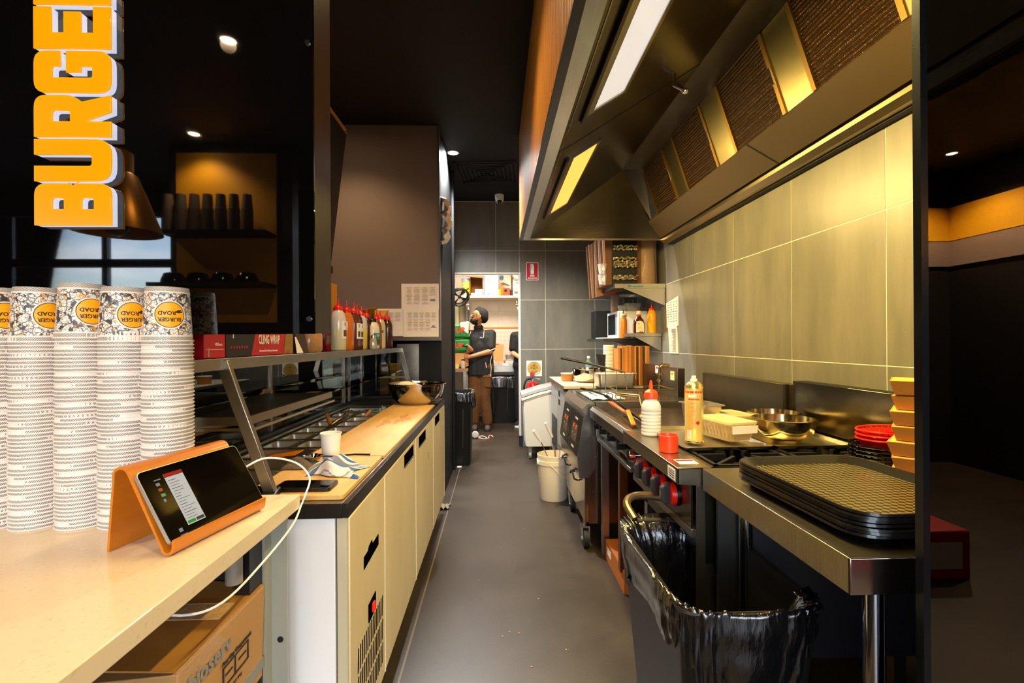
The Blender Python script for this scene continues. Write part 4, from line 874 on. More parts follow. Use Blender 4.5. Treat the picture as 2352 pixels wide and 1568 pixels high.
bolt = tag(part('bolt', MB().cyl((-.722, 1.245, SZ), (-.722, 1.245, SZ+.028), .0018, n=8).cyl((-.722, 1.245, SZ), (-.722, 1.245, SZ+.004), .005, n=6), chrome), 'upright steel bolt in front of the red boxes on the shelf rail', 'bolt')
kb = thing('leaning_box', 'dark open carton leaning on the shelf beside the cling wrap box', 'box', (-.76, 1.85, SHZ))
part('side', MB().hexa([(-.80, 1.79, SHZ), (-.73, 1.84, SHZ), (-.73, 1.92, SHZ), (-.80, 1.92, SHZ), (-.80, 1.76, SHZ+.075), (-.735, 1.80, SHZ+.08), (-.735, 1.89, SHZ+.08), (-.80, 1.90, SHZ+.075)]), M('dark_kraft', '#3a2416', .7), kb)
part('paper', MB().hexa([(-.728, 1.80, SHZ+.001), (-.727, 1.80, SHZ+.001), (-.727, 1.86, SHZ+.001), (-.728, 1.86, SHZ+.001), (-.731, 1.79, SHZ+.06), (-.730, 1.79, SHZ+.06), (-.730, 1.80, SHZ+.06), (-.731, 1.80, SHZ+.06)]), paper, kb)
sj = thing('spice_jar', 'squat clear jar of speckled tan seasoning on the shelf', 'jar', (-.775, 2.03, SHZ))
part('jar', MB().lathe([(0, 0), (.05, 0), (.056, .01), (.056, .07), (.046, .09), (.044, .11), (0, .11)], 24, (0, 0, 0)), M('speckled_tan', '#b78450', .35, nz=(160, .6), coat=.6), sj, w=False)
# squeeze bottles
def bottle_prof(h, r, rn=.4): return [(0, 0), (r*.92, 0), (r, .006), (r, h*.52), (r*.98, h*.60), (r*.80, h*.70), (r*.52, h*.765), (r*.48, h*.79), (0, h*.79)]
def cap_prof(h, r): return [(r*.56, h*.765), (r*.60, h*.77), (r*.60, h*.80), (r*.50, h*.84), (r*.28, h*.865), (r*.15, h*.875), (r*.11, h*.93), (r*.09, h*1.0), (0, h*1.0)]
shell = M('bottle_shell', '#e9e4dc', .25, alpha=.35)
def squeeze(lab, x, y, z, h, r, colr, fill=1, cap=redp, lbl=None, sq=1.0, rz=0, nm='sauce_bottle', cat='bottle', glasscol=None):
    t_ = thing(nm, lab, cat, (x, y, z), rz)
    bp_ = bottle_prof(h, r)
    part('bottle', MB().lathe(bp_, 24, sx=1, sy=sq), M('bot'+colr, colr, .25, coat=.5, sss=0), t_, w=False)
    if fill < 1:
        zz = h*.52*fill+.0; part('clear_top', MB().olathe([(r*1.003, zz), (r*1.003, h*.52), (r*.985, h*.60), (r*.805, h*.70), (r*.53, h*.765)], 24, sy=sq), M('clear_plastic_top', '#d9d0c2', .2, coat=.4), t_, w=False)
    part('nozzle_cap', MB().lathe(cap_prof(h, r), 20), cap, t_, w=False)
    if lbl:
        a0, a1, zz0, zz1, lc = lbl
        n = 10; m = MB().grid(lambda u, v: ((r*1.01)*math.cos(a0+(a1-a0)*u), sq*(r*1.01)*math.sin(a0+(a1-a0)*u), zz0+(zz1-zz0)*v), n, 4)
        lo = part('label', m, M('lbl'+lc, lc, .5), t_, w=False)
        m = MB().grid(lambda u, v: ((r*1.02)*math.cos(a0+(a1-a0)*(.3+.4*u)), sq*(r*1.02)*math.sin(a0+(a1-a0)*(.3+.4*u)), zz0+(zz1-zz0)*(.72+.2*v)), 6, 3)
        part('barcode', m, M('barcode', '#4b4b4e', .5, nz=(400, 1), col2='#f4f4f4', stretch=(4, 4, .02)), lo, w=False)
        m = MB().grid(lambda u, v: ((r*1.02)*math.cos(a0+(a1-a0)*(.2+.6*u)), sq*(r*1.02)*math.sin(a0+(a1-a0)*(.2+.6*u)), zz0+(zz1-zz0)*(.12+.36*v)), 6, 3)
        part('picture', m, M('lbl_pic', '#7c3a2a', .5, nz=(80, 1), col2='#35502c'), lo, w=False)
    return t_
A0, A1 = -.75, .35
squeeze('dark red chilli sauce bottle with white lettering half hidden by the screen', -.865, 2.52, SHZ, .25, .034, '#7c0d08', lbl=(-1.6, -.3, .03, .12, '#6a0a0a'))
squeeze('cream mayonnaise squeeze bottle with a barcode label nearest the screen', -.812, 2.53, SHZ, .268, .040, '#dcd0a4', .8, lbl=(-.8, .35, .06, .15, '#efece4'))
squeeze('orange sauce squeeze bottle behind the cream mayonnaise bottle', -.815, 2.68, SHZ, .268, .038, '#d26a16')
squeeze('brown sauce squeeze bottle with a label, third in the bottle row', -.812, 2.80, SHZ, .268, .036, '#5b2a1c', 1, lbl=(-.8, .35, .06, .15, '#efece4'))
squeeze('dark squeeze bottle with a label, fourth in the bottle row', -.825, 2.91, SHZ, .268, .036, '#4a2020', 1, lbl=(-.8, .35, .06, .15, '#efece4'))
squeeze('tan squeeze bottle with a pale tip behind the dark one', -.865, 3.00, SHZ, .26, .034, '#8a6a48', cap=M('pale_tip', '#e3c99a', .4))
squeeze('yellow custard coloured squeeze bottle in the middle of the shelf row', -.838, 3.05, SHZ, .268, .037, '#e6c650', .92)
squeeze('dark squeeze bottle with a round label right of the yellow one', -.838, 3.18, SHZ, .262, .036, '#3a1a12', 1, lbl=(-.7, .4, .06, .15, '#d9d2c4'))
squeeze('cream bottle with a black cap and teal label on the shelf', -.805, 3.20, SHZ, .225, .044, '#e8dcc0', cap=blackp, lbl=(-1.2, .4, .02, .10, '#118a80'))
squeeze('yellow bulb shaped squeeze bottle tucked between the cream bottles', -.850, 3.28, SHZ, .20, .034, '#e8a81c')
squeeze('brown sauce bottle with a red cap behind the teal labelled bottle', -.818, 3.36, SHZ, .25, .034, '#8c4a26')
squeeze('pale handwritten squeeze bottle, second from the right end of the shelf', -.812, 3.44, SHZ, .262, .036, '#d8c49a', lbl=(-1.4, -.6, .10, .15, '#c8b68c'))
squeeze('dark brown barbecue squeeze bottle at the right end of the shelf', -.782, 3.52, SHZ, .262, .038, '#3b1410')
squeeze('small red capped bottle at the back of the shelf end', -.862, 3.55, SHZ, .28, .026, '#a0281c')
gs = thing('spice_shaker', 'small ribbed glass shaker in front of the teal labelled bottle', 'shaker', (-.762, 3.04, SHZ))
part('glass', MB().lathe([(0, 0), (.021, 0), (.023, .01), (.022, .05), (.017, .065), (.017, .07), (0, .07)], 12), M('ribbed_glass', '#a79c86', .12, coat=.6), gs, w=False, smooth=20)
part('lid', MB().lathe([(.018, .068), (.018, .082), (.015, .086), (0, .086)], 16), chrome, gs, w=False)
ob = thing('open_carton', 'open yellow brown cardboard box behind the sauce bottles', 'box', (-.95, 3.66, SHZ))
yk = M('yellow_kraft', '#c8851c', .7)
part('carton', MB().box(-1.12, -.88, 3.58, 3.76, SHZ, SHZ+.21), kraft_d, ob)
part('flap', MB().hexa([(-1.15, 3.56, SHZ+.21), (-.885, 3.56, SHZ+.205), (-.885, 3.57, SHZ+.205), (-1.15, 3.57, SHZ+.21), (-1.13, 3.5, SHZ+.235), (-.86, 3.48, SHZ+.285), (-.86, 3.49, SHZ+.288), (-1.13, 3.51, SHZ+.24)]), yk, ob)
part('flap', MB().hexa([(-1.12, 3.75, SHZ+.21), (-.88, 3.75, SHZ+.21), (-.88, 3.76, SHZ+.21), (-1.12, 3.76, SHZ+.21), (-1.14, 3.83, SHZ+.29), (-.84, 3.83, SHZ+.29), (-.84, 3.84, SHZ+.29), (-1.14, 3.84, SHZ+.29)]), yk, ob)
ub = thing('upright_carton', 'dark upright carton with a yellow edge beside the screen', 'box', (-1.0, 3.0, SHZ))
part('carton', MB().box(-1.10, -.985, 2.9, 3.02, SHZ, SHZ+.40), M('black_carton'), ub); part('edge', MB().box(-.985, -.975, 2.9, 3.02, SHZ+.02, SHZ+.395), yk, ub)
# ---- menu screen hung at the left, seen almost edge on
tv = thing('menu_screen', 'tilted flat menu screen seen edge on beside the black bulkhead', 'screen', (-.92, 2.3, 1.75))
def tvq(x0, z0, x1, z1, y0, y1, th): return MB().hexa([(x0-th, y0, z0), (x0, y0, z0), (x0, y1, z0), (x0-th, y1, z0), (x1-th, y0, z1), (x1, y0, z1), (x1, y1, z1), (x1-th, y1, z1)])
part('panel', tvq(-.968, 1.75, -.876, 2.50, 1.75, 2.9, .022), blackp, tv, bev=.003)
part('back_cover', tvq(-.948, 1.80, -.868, 2.47, 1.80, 2.86, .012), M('tv_back', '#17171c', .3), tv)
part('bracket', MB().box(-1.02, -.97, 2.2, 2.4, 1.70, 1.74).box(-1.02, -.96, 2.85, 2.9, 1.68, 1.72), blackp, tv)
part('lit_triangle', MB().prism([(-1.25, 2.39), (-.879, 2.515), (-.885, 2.49), (-.99, 2.31), (-1.25, 1.9)], 'y', 2.905, 2.915), M('warm_lit_board', '#b7813e', .5), tv)  # warm-lit triangle beside the screen, its light put into a timber-coloured board
part('canopy', MB().hexa([(-1.35, 2.15, 2.50), (-.878, 2.15, 2.52), (-.878, 2.9, 2.52), (-1.35, 2.9, 2.42), (-1.35, 2.15, 2.51), (-.878, 2.15, 2.53), (-.878, 2.9, 2.53), (-1.35, 2.9, 2.43)]), M('warm_lit_board', '#b7813e', .5), tv)  # orange-lit top of the screen, the warm light put into the board colour
# ---- papers taped on the partition
def menu_paper(x0, x1, z0, z1, y, lab, cols, rws, hdr='#c8b400'):
    t_ = thing('menu_paper', lab, 'paper', ((x0+x1)/2, y, z0))
    sh = part('sheet', MB().box(x0, x1, y, y+.002, z0, z1), M('sheet_cream', '#efe3d6', .6), t_)
    gy, gr, gk, gl = MB(), MB(), MB(), MB()
    W = (x1-x0)*.84/cols; X0 = x0+(x1-x0)*.10; H = (z1-z0)*.66/rws; Z1 = z1-(z1-z0)*.13
    rnd = random.Random(int(x0*1000+z0*77))
    for r_ in range(rws+1): gl.box(X0, X0+W*cols, y-.0006, y, Z1-H*r_, Z1-H*r_+.0006)
    for c_ in range(cols+1): gl.box(X0+W*c_, X0+W*c_+.0006, y-.0006, y, Z1-H*rws, Z1)
    for r_ in range(rws):
        for c_ in range(cols):
            cx = X0+W*(c_+.5); zt = Z1-H*r_-.004; last = (c_ == cols-1 and r_ == rws-1)
            if not last: gy.box(cx-W*.36, cx+W*.36, y-.0009, y, zt-.0045, zt)
            for k in range(9 if not last else 0):
                wd_ = W*rnd.uniform(.22, .42); zz = zt-.012-k*.0062
                (gk if k < 5 else gr).box(cx-wd_, cx+wd_, y-.0009, y, zz-.0015, zz) if not (k == 5) else None
    if gy.v:
        part('highlight', gy, M('highlighter', hdr, .6), sh, stuff=True); part('text_lines', gk, M('grey_ink', '#5c544e', .6), sh, stuff=True); part('red_lines', gr, M('red_ink', '#c8604e', .6), sh, stuff=True); part('table_lines', gl, M('faint_line', '#b9ac9c', .6), sh, stuff=True)
    text('lettering', 'BEEF\nBURGERS' if rws == 2 and cols == 5 else ('CHICKEN\nBURGERS' if cols == 4 else ' '), .0095, ink, sh, (X0+W*(cols-.5), y-.001, Z1-H*(rws-.45)), (1, 0, 0), (0, 0, 1), bold=.0004)
    return t_
menu_paper(-.742, -.450, 1.53, 1.732, 3.842, 'upper white recipe sheet taped to the taupe partition', 4, 2)
menu_paper(-.728, -.452, 1.315, 1.535, 3.8395, 'lower right recipe sheet with yellow headings', 5, 2)
menu_paper(-.932, -.730, 1.322, 1.536, 3.8405, 'lower left recipe sheet half hidden by sauce bottles', 3, 2)
tag(part('tape_strip', MB().grid(lambda u, v: (-.602+.02*u, 3.836, 1.512+.085*v), 3, 8), M('shiny_tape', '#ffffff', .05, alpha=.6)), 'shiny tape strip joining the recipe sheets', 'tape')
hb = thing('hanging_bag', 'crumpled brown and white paper bags hanging on the partition edge', 'bag', (-.425, 3.98, 2.08))
for k, (z0, z1, wd_, c) in enumerate(((2.30, 2.44, .05, '#b89c84'), (2.18, 2.33, .06, '#d0c0b0'), (2.08, 2.20, .05, '#e8e4dc'))):
    part('bag', MB().grid(lambda u, v: (-.445+1.5*wd_*math.sin(PI*v)**.5*(.7+.3*math.sin(12*u+7*v+k)), 3.93+.14*u, z0+(z1-z0)*v+.01*math.sin(9*u)), 14, 14), M('bag%d' % k, c, .5, bump=(60, .5)), hb)
# ================================================================== RIGHT: STEEL BENCH
T = .88
bn = thing('steel_bench', 'stainless work bench in the right foreground under the tray stack', 'bench', (1.06, 1.15, 0))
ss = M('bench_steel', '#a39a88', .28, 1, nz=(6, .35), bump=(26, .07), stretch=(1, 6, 1))
part('top', MB().box(.630, 1.49, .852, 1.472, T-.003, T), ss, bn)
part('front_edge', MB().box(.629, .636, .850, 1.472, T-.066, T-.0005), ss, bn, bev=.001)
part('near_edge', MB().box(.629, 1.49, .849, .855, T-.066, T-.0005), M('mirror_steel', '#b9b2aa', .14, 1, bump=(6, .1)), bn, bev=.001)
part('side_panel', MB().box(.655, .66, .88, 1.46, T-.30, T-.066), M('panel_black', '#0d0c0b', .5), bn) if False else None
for x, y in ((.735, .93), (.735, 1.42), (1.42, .93), (1.42, 1.42)): part('leg', MB().cyl((x, y, .03), (x, y, T-.01), .019, n=20).cyl((x, y, 0), (x, y, .04), .014, n=12), chrome, bn)
part('under_rail', MB().box(.72, .75, .93, 1.42, .60, .62) if False else MB().box(.70, 1.45, 1.40, 1.44, T-.06, T-.003), steel_dk, bn)
part('back_board', MB().box(1.46, 1.488, .86, 1.47, .02, T-.005), blackm, bn)
part('divider_panel', MB().box(.668, 1.46, 1.455, 1.468, .30, T-.01), M('side_steel', '#a5a6a6', .3, 1, nz=(3, .5)), bn)
# black fast food trays, embossed basketweave
tw, tl = .352, .458
wv_m, t, b = node_mat('basketweave')
tx = t.nodes.new('ShaderNodeTexCoord'); ck = t.nodes.new('ShaderNodeTexChecker'); ck.inputs['Scale'].default_value = 85
t.links.new(tx.outputs['Object'], ck.inputs[0]); ck.inputs[1].default_value = lin('#5c502c'); ck.inputs[2].default_value = lin('#100d06')
mp_ = t.nodes.new('ShaderNodeMapping'); mp_.inputs['Rotation'].default_value = (0, 0, .785); t.links.new(tx.outputs['Object'], mp_.inputs[0]); t.links.new(mp_.outputs[0], ck.inputs[0])
t.links.new(ck.outputs[0], b.inputs['Base Color']); bp = t.nodes.new('ShaderNodeBump'); bp.inputs['Distance'].default_value = .003; t.links.new(ck.outputs['Fac'], bp.inputs['Height']); t.links.new(bp.outputs[0], b.inputs['Normal']); b.inputs['Roughness'].default_value = .3
def ring(m, loops):
    k = len(loops[0]); vs = [p for L in loops for p in L]; fs = [(q*k+i, q*k+(i+1) % k, (q+1)*k+(i+1) % k, (q+1)*k+i) for q in range(len(loops)-1) for i in range(k)]; m.add(vs, fs); return k
def rr3(w_, l_, r, z, n=6): return [(x, y, z) for x, y in roundrect(-w_/2, w_/2, -l_/2, l_/2, r, n)]
m = MB(); k = ring(m, [rr3(tw-.07, tl-.07, .04, .002), rr3(tw-.045, tl-.045, .05, .004), rr3(tw-.014, tl-.014, .055, .021), rr3(tw-.002, tl-.002, .06, .022), rr3(tw, tl, .06, .017), rr3(tw-.006, tl-.006, .058, .0165), rr3(tw-.016, tl-.016, .055, .016), rr3(tw-.05, tl-.05, .045, 0), rr3(tw-.07, tl-.07, .04, 0)])
tray_rim = mkmesh('tray_rim', m, M('tray_black', '#101010', .28, coat=.3), 40)
m = MB(); m.add(rr3(tw-.046, tl-.046, .05, .0042), [tuple(range(28))]); 
tray_bed = mkmesh('tray_bed', m, wv_m, 0)
NT = 7
for i in range(NT):
    last = i == NT-1
    t_ = thing('serving_tray', ['black serving tray at the bottom of the stack on the bench', 'black serving tray, second from the bottom of the stack', 'black serving tray, third from the bottom of the stack', 'black serving tray in the middle of the stack', 'black serving tray, third from the top of the stack', 'black serving tray just below the top one', 'black serving tray on top of the stack with a woven pattern surface'][i], 'tray', (.836+.002*math.sin(i*2.1), 1.115+.003*math.cos(i*1.7), T+.001+i*.0072), .045+.01*math.sin(i*1.3), 'black serving trays on the steel bench')
    for nm, me in (('rim', tray_rim), ('bed', tray_bed)):
        o = bpy.data.objects.new(nm, me); COL.objects.link(o); o.parent = t_
# burger boxes (open nested kraft trays), turned 45 degrees
def burger_mesh():
    m = MB(); s0, s1, h = .060, .070, .036
    a = [(-s0, -s0, 0), (s0, -s0, 0), (s0, s0, 0), (-s0, s0, 0)]; b_ = [(-s1, -s1, h), (s1, -s1, h), (s1, s1, h), (-s1, s1, h)]; c = [(x*.94, y*.94, z) for x, y, z in b_]; d = [(x*.9, y*.9, .004) for x, y, z in a]
    m.add(a+b_+c+d, [(3, 2, 1, 0)]+[(i, (i+1) % 4, 4+(i+1) % 4, 4+i) for i in range(4)]+[(4+i, 4+(i+1) % 4, 8+(i+1) % 4, 8+i) for i in range(4)]+[(8+i, 8+(i+1) % 4, 12+(i+1) % 4, 12+i) for i in range(4)]+[(12, 13, 14, 15)])
    return mkmesh('tray', m, kraft, 0)
bmesh_ = burger_mesh()
lidm = mkmesh('lid', MB().hexa([(-.066, -.066, .0365), (.066, -.066, .0365), (.066, .066, .0365), (-.066, .066, .0365), (-.062, -.062, .0385), (.062, -.062, .0385), (.062, .062, .0385), (-.062, .062, .0385)]).box(-.071, .071, -.074, -.069, .034, .0375).box(.069, .074, -.071, .071, .034, .0375), M('kraft_edge', '#d99a3e', .7), 0)
names7 = ['bottom', 'second', 'third', 'middle', 'fifth', 'sixth', 'top']
for i in range(7):
    t_ = thing('burger_box', 'brown card burger box, %s one of the stack beside the glass' % (names7[i]+(' lowest' if 0 < i < 3 else '')), 'box', (1.140+.008*[0, .3, -.4, .5, 0, 1.2, -.2][i], 1.262, T+.002+i*.0405), .80+.05*math.sin(i*2.3), 'burger boxes stacked on the bench')
    for nm, me in (('tray', bmesh_), ('lid', lidm)):
        o = bpy.data.objects.new(nm, me); COL.objects.link(o); o.parent = t_
# round plastic baskets
def basket(r, h, nv=3):
    m = MB(); n = 36
    for k in range(nv): m.tube([(r*(.72+.28*k/(nv-1))*math.cos(2*PI*i/n), .72*r*(.72+.28*k/(nv-1))*math.sin(2*PI*i/n), .003+h*k/(nv-1)) for i in range(n+1)], .0035 if k == nv-1 else .002, 6)
    for i in range(n):
        a = 2*PI*i/n; m.tube([(r*.72*math.cos(a), .72*r*.72*math.sin(a), .003), (r*.97*math.cos(a+.08), .72*r*.97*math.sin(a+.08), h)], .0018, 4)
    for i in range(-4, 5): m.tube([(r*.16*i, -.50*r*math.sqrt(max(0, 1-(i/5)**2)), .002), (r*.16*i, .5*r*math.sqrt(max(0, 1-(i/5)**2)), .002)], .0015, 4)
    m.olathe([(r*.86, h*.45), (r*.95, h*.93)], 36, sy=.72)
    return m
brm = mkmesh('weave', basket(.112, .038), redp, 50); bkm = mkmesh('weave', basket(.128, .032), blackg, 50)
for i in range(4):
    t_ = thing('food_basket', 'black oval food basket, %s under the red ones' % ['lowest', 'second', 'third', 'topmost'][i], 'basket', (1.215, 1.455, T+.001+.0115*i), .1)
    o = bpy.data.objects.new('weave', bkm); COL.objects.link(o); o.parent = t_
for i in range(3):
    t_ = thing('food_basket', 'red oval plastic food basket, %s of the three red ones' % ['lowest', 'middle', 'topmost'][i], 'basket', (1.225, 1.46, T+.046+.013*i), .1)
    o = bpy.data.objects.new('weave', brm); COL.objects.link(o); o.parent = t_
# ================================================================== COOKER AND GRIDDLE
ck_ = thing('gas_cooker', 'stainless gas cooktop with black grates and red control knobs', 'cooker', (.92, 1.79, 0))
CX, CY0, CY1 = .553, 1.48, 2.118
part('front_ledge', MB().box(CX, .662, CY0, CY1, T-.006, T), ss, ck_, bev=.0015)
part('front_apron', MB().box(CX, CX+.006, CY0, CY1, T-.050, T-.002), ss, ck_, bev=.001)
part('end_cheek', MB().prism([(CX, T-.05), (CX, T-.002), (.64, T-.002), (.64, .10), (.612, .10), (.612, T-.055)], 'y', CY0, CY0+.006), ss, ck_)
part('control_panel', MB().box(.598, .604, CY0+.006, CY1, .69, T-.05), M('panel_brown', '#6e6258', .22, 1), ck_)
part('lower_rail', MB().box(.596, .612, CY0, CY1, .665, .69), sst, ck_, bev=.001)
part('hob_pan', MB().box(.662, 1.30, CY0+.004, CY1, T-.075, T-.065), blackm, ck_)
part('rim', MB().box(.662, .668, CY0, CY1, T-.07, T+.002).box(.662, 1.30, CY0, CY0+.006, T-.07, T+.001).box(.662, 1.30, CY1-.006, CY1, T-.07, T+.001), steel_dk, ck_)
part('body', MB().box(.64, 1.30, CY0+.01, CY1, .58, T-.08), steel_dk, ck_)
for x, y in ((.66, CY0+.04), (.66, CY1-.04), (1.27, CY0+.04), (1.27, CY1-.04)): part('leg', MB().box(x-.02, x+.02, y-.02, y+.02, 0, .6), steel, ck_)
part('lower_shelf', MB().box(.66, 1.28, CY0+.03, CY1, .10, .12), steel_dk, ck_)
part('splashback', MB().box(1.30, 1.36, 1.53, CY1-.02, T-.01, 1.092), M('splash_steel', '#9a917d', .2, 1, nz=(4, .4), bump=(8, .08)), ck_, bev=.002)
part('flue_slots', MB().box(1.305, 1.355, 1.55, CY1-.04, 1.092, 1.0935), blackm, ck_)
cast = M('cast_iron', '#17171a', .45, .3, bump=(80, .2))
for i, (gx, gy) in enumerate(((.825, 1.64), (1.14, 1.64), (.825, 1.95), (1.14, 1.95))):
    g = part('grate', MB(), cast, ck_) if False else None
    m = MB(); s_ = .148
    m.box(gx-s_, gx+s_, gy-s_, gy-s_+.012, T-.012, T+.004).box(gx-s_, gx+s_, gy+s_-.012, gy+s_, T-.012, T+.004).box(gx-s_, gx-s_+.012, gy-s_, gy+s_, T-.012, T+.004).box(gx+s_-.012, gx+s_, gy-s_, gy+s_, T-.012, T+.004)
    for a in range(8):
        an = a*PI/4+PI/8*(a % 2)*0; r0, r1 = .045, .146 if a % 2 == 0 else .19
        p, q = Vector((gx+r0*math.cos(an), gy+r0*math.sin(an), 0)), Vector((gx+r1*math.cos(an), gy+r1*math.sin(an), 0)); d = (q-p).normalized()*.006; pr_ = Vector((-d.y, d.x, 0))
        m.hexa([(p-pr_)+Vector((0, 0, T-.014)), (q-pr_)+Vector((0, 0, T-.03)), (q+pr_)+Vector((0, 0, T-.03)), (p+pr_)+Vector((0, 0, T-.014)), (p-pr_)+Vector((0, 0, T+.004)), (q-pr_)+Vector((0, 0, T+.004)), (q+pr_)+Vector((0, 0, T+.004)), (p+pr_)+Vector((0, 0, T+.004))])
    gr = part('grate', m, cast, ck_, smooth=0)
    part('burner', MB().lathe([(.05, T-.065), (.05, T-.045), (.038, T-.035), (.02, T-.03), (0, T-.03)], 20, (gx, gy, 0)), cast, ck_)
def red_knob(y, parent):
    kz = .760
    k_ = part('knob', MB().cyl((.598, y, kz), (.590, y, kz), .040, .040, 28), blackp, parent)
    part('red_skirt', MB().cyl((.590, y, kz), (.574, y, kz), .0375, .035, 28), redp, k_)
    part('grip', MB().prism([(.576, kz-.034), (.576, kz+.034), (.553, kz+.030), (.544, kz+.020), (.544, kz-.020), (.553, kz-.030)], 'y', y-.012, y+.010), M('grip_black', '#24262b', .4), k_, bev=.003)
    part('red_grip_back', MB().prism([(.576, kz-.036), (.576, kz+.036), (.555, kz+.032), (.555, kz-.032)], 'y', y+.009, y+.017), redp, k_)
for y in (1.612, 1.710, 1.810, 1.912): red_knob(y, ck_)
part('thermostat_knob', MB().cyl((.606, 2.035, .79), (.575, 2.035, .79), .022, .022, 20).cyl((.575, 2.035, .79), (.552, 2.035, .79), .028, .025, 20), chrome, ck_)
part('screw', MB().cyl((.6, CY0+.05, .76), (.611, CY0+.05, .76), .006, n=10), chrome, ck_)
part('warning_label', MB().box(.580, .640, 1.525, 1.585, T, T+.0006), paper, ck_); part('red_strip', MB().box(.582, .638, 1.560, 1.578, T+.0006, T+.001), M('red_carton'), ck_)
rp = part('rating_plate', MB().box(CX-.0006, CX, 1.495, 1.56, T-.046, T-.010), paper, ck_)
for k in range(4): part('print', MB().box(CX-.001, CX-.0005, 1.502, 1.552, T-.040+.007*k, T-.037+.007*k), M('grey_ink'), rp)
gd = thing('griddle', 'stainless flat griddle with black knobs between the cooker and fryer', 'griddle', (.93, 2.52, 0))
GX, GY0, GY1 = .556, 2.124, 2.915
part('front_ledge', MB().box(.575, .60, GY0, GY1, T-.05, T).hexa([(GX, GY0, T-.018), (.575, GY0, T-.018), (.575, GY1, T-.018), (GX, GY1-.02, T-.018), (.572, GY0, T), (.577, GY0, T), (.577, GY1, T), (.572, GY1-.02, T)]), ss, gd, bev=.001)
part('front_apron', MB().box(GX, GX+.006, GY0, GY1-.02, T-.062, T-.016), M('apron_dark', '#6e675c', .3, 1), gd)
part('trough', MB().box(.60, .72, GY0+.01, GY1, T-.03, T-.026), M('greasy_steel', '#7c6f58', .25, 1, nz=(15, .5), bump=(30, .2)), gd)
part('side_wall', MB().box(.60, 1.30, GY0, GY0+.012, T-.06, T), ss, gd); part('side_wall', MB().box(.60, 1.30, GY1-.012, GY1, T-.06, T+.02), ss, gd)
part('plate', MB().box(.72, 1.27, GY0+.03, GY1-.02, T-.03, T-.008), M('seasoned_plate', '#2e2418', .28, .8, nz=(9, .6), col2='#6a4a20', bump=(12, .1)), gd)
part('rear_wall', MB().box(1.27, 1.30, GY0, GY1, T-.03, 1.075), M('splash_brown', '#7c7060', .3, 1, nz=(5, .5)), gd, bev=.001)
part('splash_box', MB().box(1.30, 1.37, GY0+.03, GY1+.12, T-.03, 1.07), M('splash_brown'), gd, bev=.002)
part('control_panel', MB().box(.612, .618, GY0, GY1, .72, T-.06), M('panel_brown'), gd)
part('lower_rail', MB().box(.585, .60, GY0, GY1-.06, .692, .712).box(.585, .62, GY1-.09, GY1-.06, .692, .76), sst, gd, bev=.001)
part('body', MB().box(.64, 1.30, GY0+.01, GY1, .66, T-.06), steel_dk, gd)
for x in (.64, 1.26): part('leg', MB().box(x-.02, x+.02, GY1-.06, GY1-.02, 0, .7), steel, gd)
part('leg', MB().box(.62, .66, GY0+.32, GY0+.36, .1, .7), M('brown_reflect', '#6b3a14', .3, .6), gd)
for y in (2.26, 2.45, 2.64, 2.80): part('knob', MB().cyl((.612, y, .795), (.592, y, .795), .032, n=20).cyl((.592, y, .795), (.566, y, .795), .025, .021, 16).box(.558, .60, y-.008, y+.008, .765, .825), blackp, gd)
# storage shelf pieces seen between the legs
tag(part('timber_panel', MB().box(.70, 1.25, 2.135, 2.16, .12, .62), M('orange_board', '#8a3f0c', .4)), 'orange brown board standing under the griddle', 'board')
ib = thing('flat_carton', 'flat brown cardboard carton on the floor behind the bin', 'box', (.72, 2.62, 0))
part('carton', MB().box(.632, .82, 2.42, 2.83, .0, .115), M('orange_kraft', '#b0641c', .6), ib, bev=.002); part('label', MB().box(.6305, .632, 2.70, 2.78, .05, .09), paper, ib)
# trays with tubs and bowls across the far burners
shiny = M('tray_shiny', '#cfc4a8', .30, 1, nz=(7, .4), bump=(14, .12))
def sheet_tray(lab, cx, cy, w_, l_, rz):
    t_ = thing('baking_tray', lab, 'tray', (cx, cy, T+.0045), rz)
    m = MB(); k = ring(m, [rr3(w_-.03, l_-.03, .012, .0), rr3(w_-.012, l_-.012, .016, .012), rr3(w_, l_, .02, .0125), rr3(w_, l_, .02, .0105), rr3(w_-.014, l_-.014, .016, .0105), rr3(w_-.028, l_-.028, .012, -.0015)])
    m.add(rr3(w_-.03, l_-.03, .012, 0), [tuple(range(28))]); part('tray', m, shiny, t_, w=False); return t_
sheet_tray('left shiny baking tray on the burners holding the spray can', .815, 1.90, .325, .43, .02); sheet_tray('right shiny baking tray on the burners holding the steel bowls', 1.135, 1.895, .295, .41, -.02)
TZ = T+.018
def lathe_thing(nm, lab, cat, loc, prof, mt, n=40, pn='body'):
    t_ = thing(nm, lab, cat, loc); part(pn, MB().olathe(prof, n), mt, t_, w=False, smooth=50); return t_
goldb = M('bowl_gold', '#d6c48c', .17, 1, nz=(12, .3), bump=(25, .05))
def sb(r, h): return [(0, 0), (r*.52, 0), (r*.62, .004)]+[(r*(.62+.33*math.sin(a)), h*(1-math.cos(a))*.98+.004) for a in [PI/2*k/6 for k in range(1, 7)]]+[(r, h), (r+.001, h+.003), (r-.005, h+.003)]+[(r*(.60+.32*math.sin(a)), h*(1-math.cos(a))*.98+.006) for a in [PI/2*k/6 for k in range(6, 0, -1)]]+[(0, .005)]
lathe_thing('steel_bowl', 'shiny steel bowl at the front of the right baking tray', 'bowl', (1.090, 1.815, TZ), sb(.112, .074), goldb, pn='bowl')
lathe_thing('steel_bowl', 'shiny steel bowl behind the front bowl', 'bowl', (1.175, 2.03, TZ), sb(.105, .066), goldb, pn='bowl')
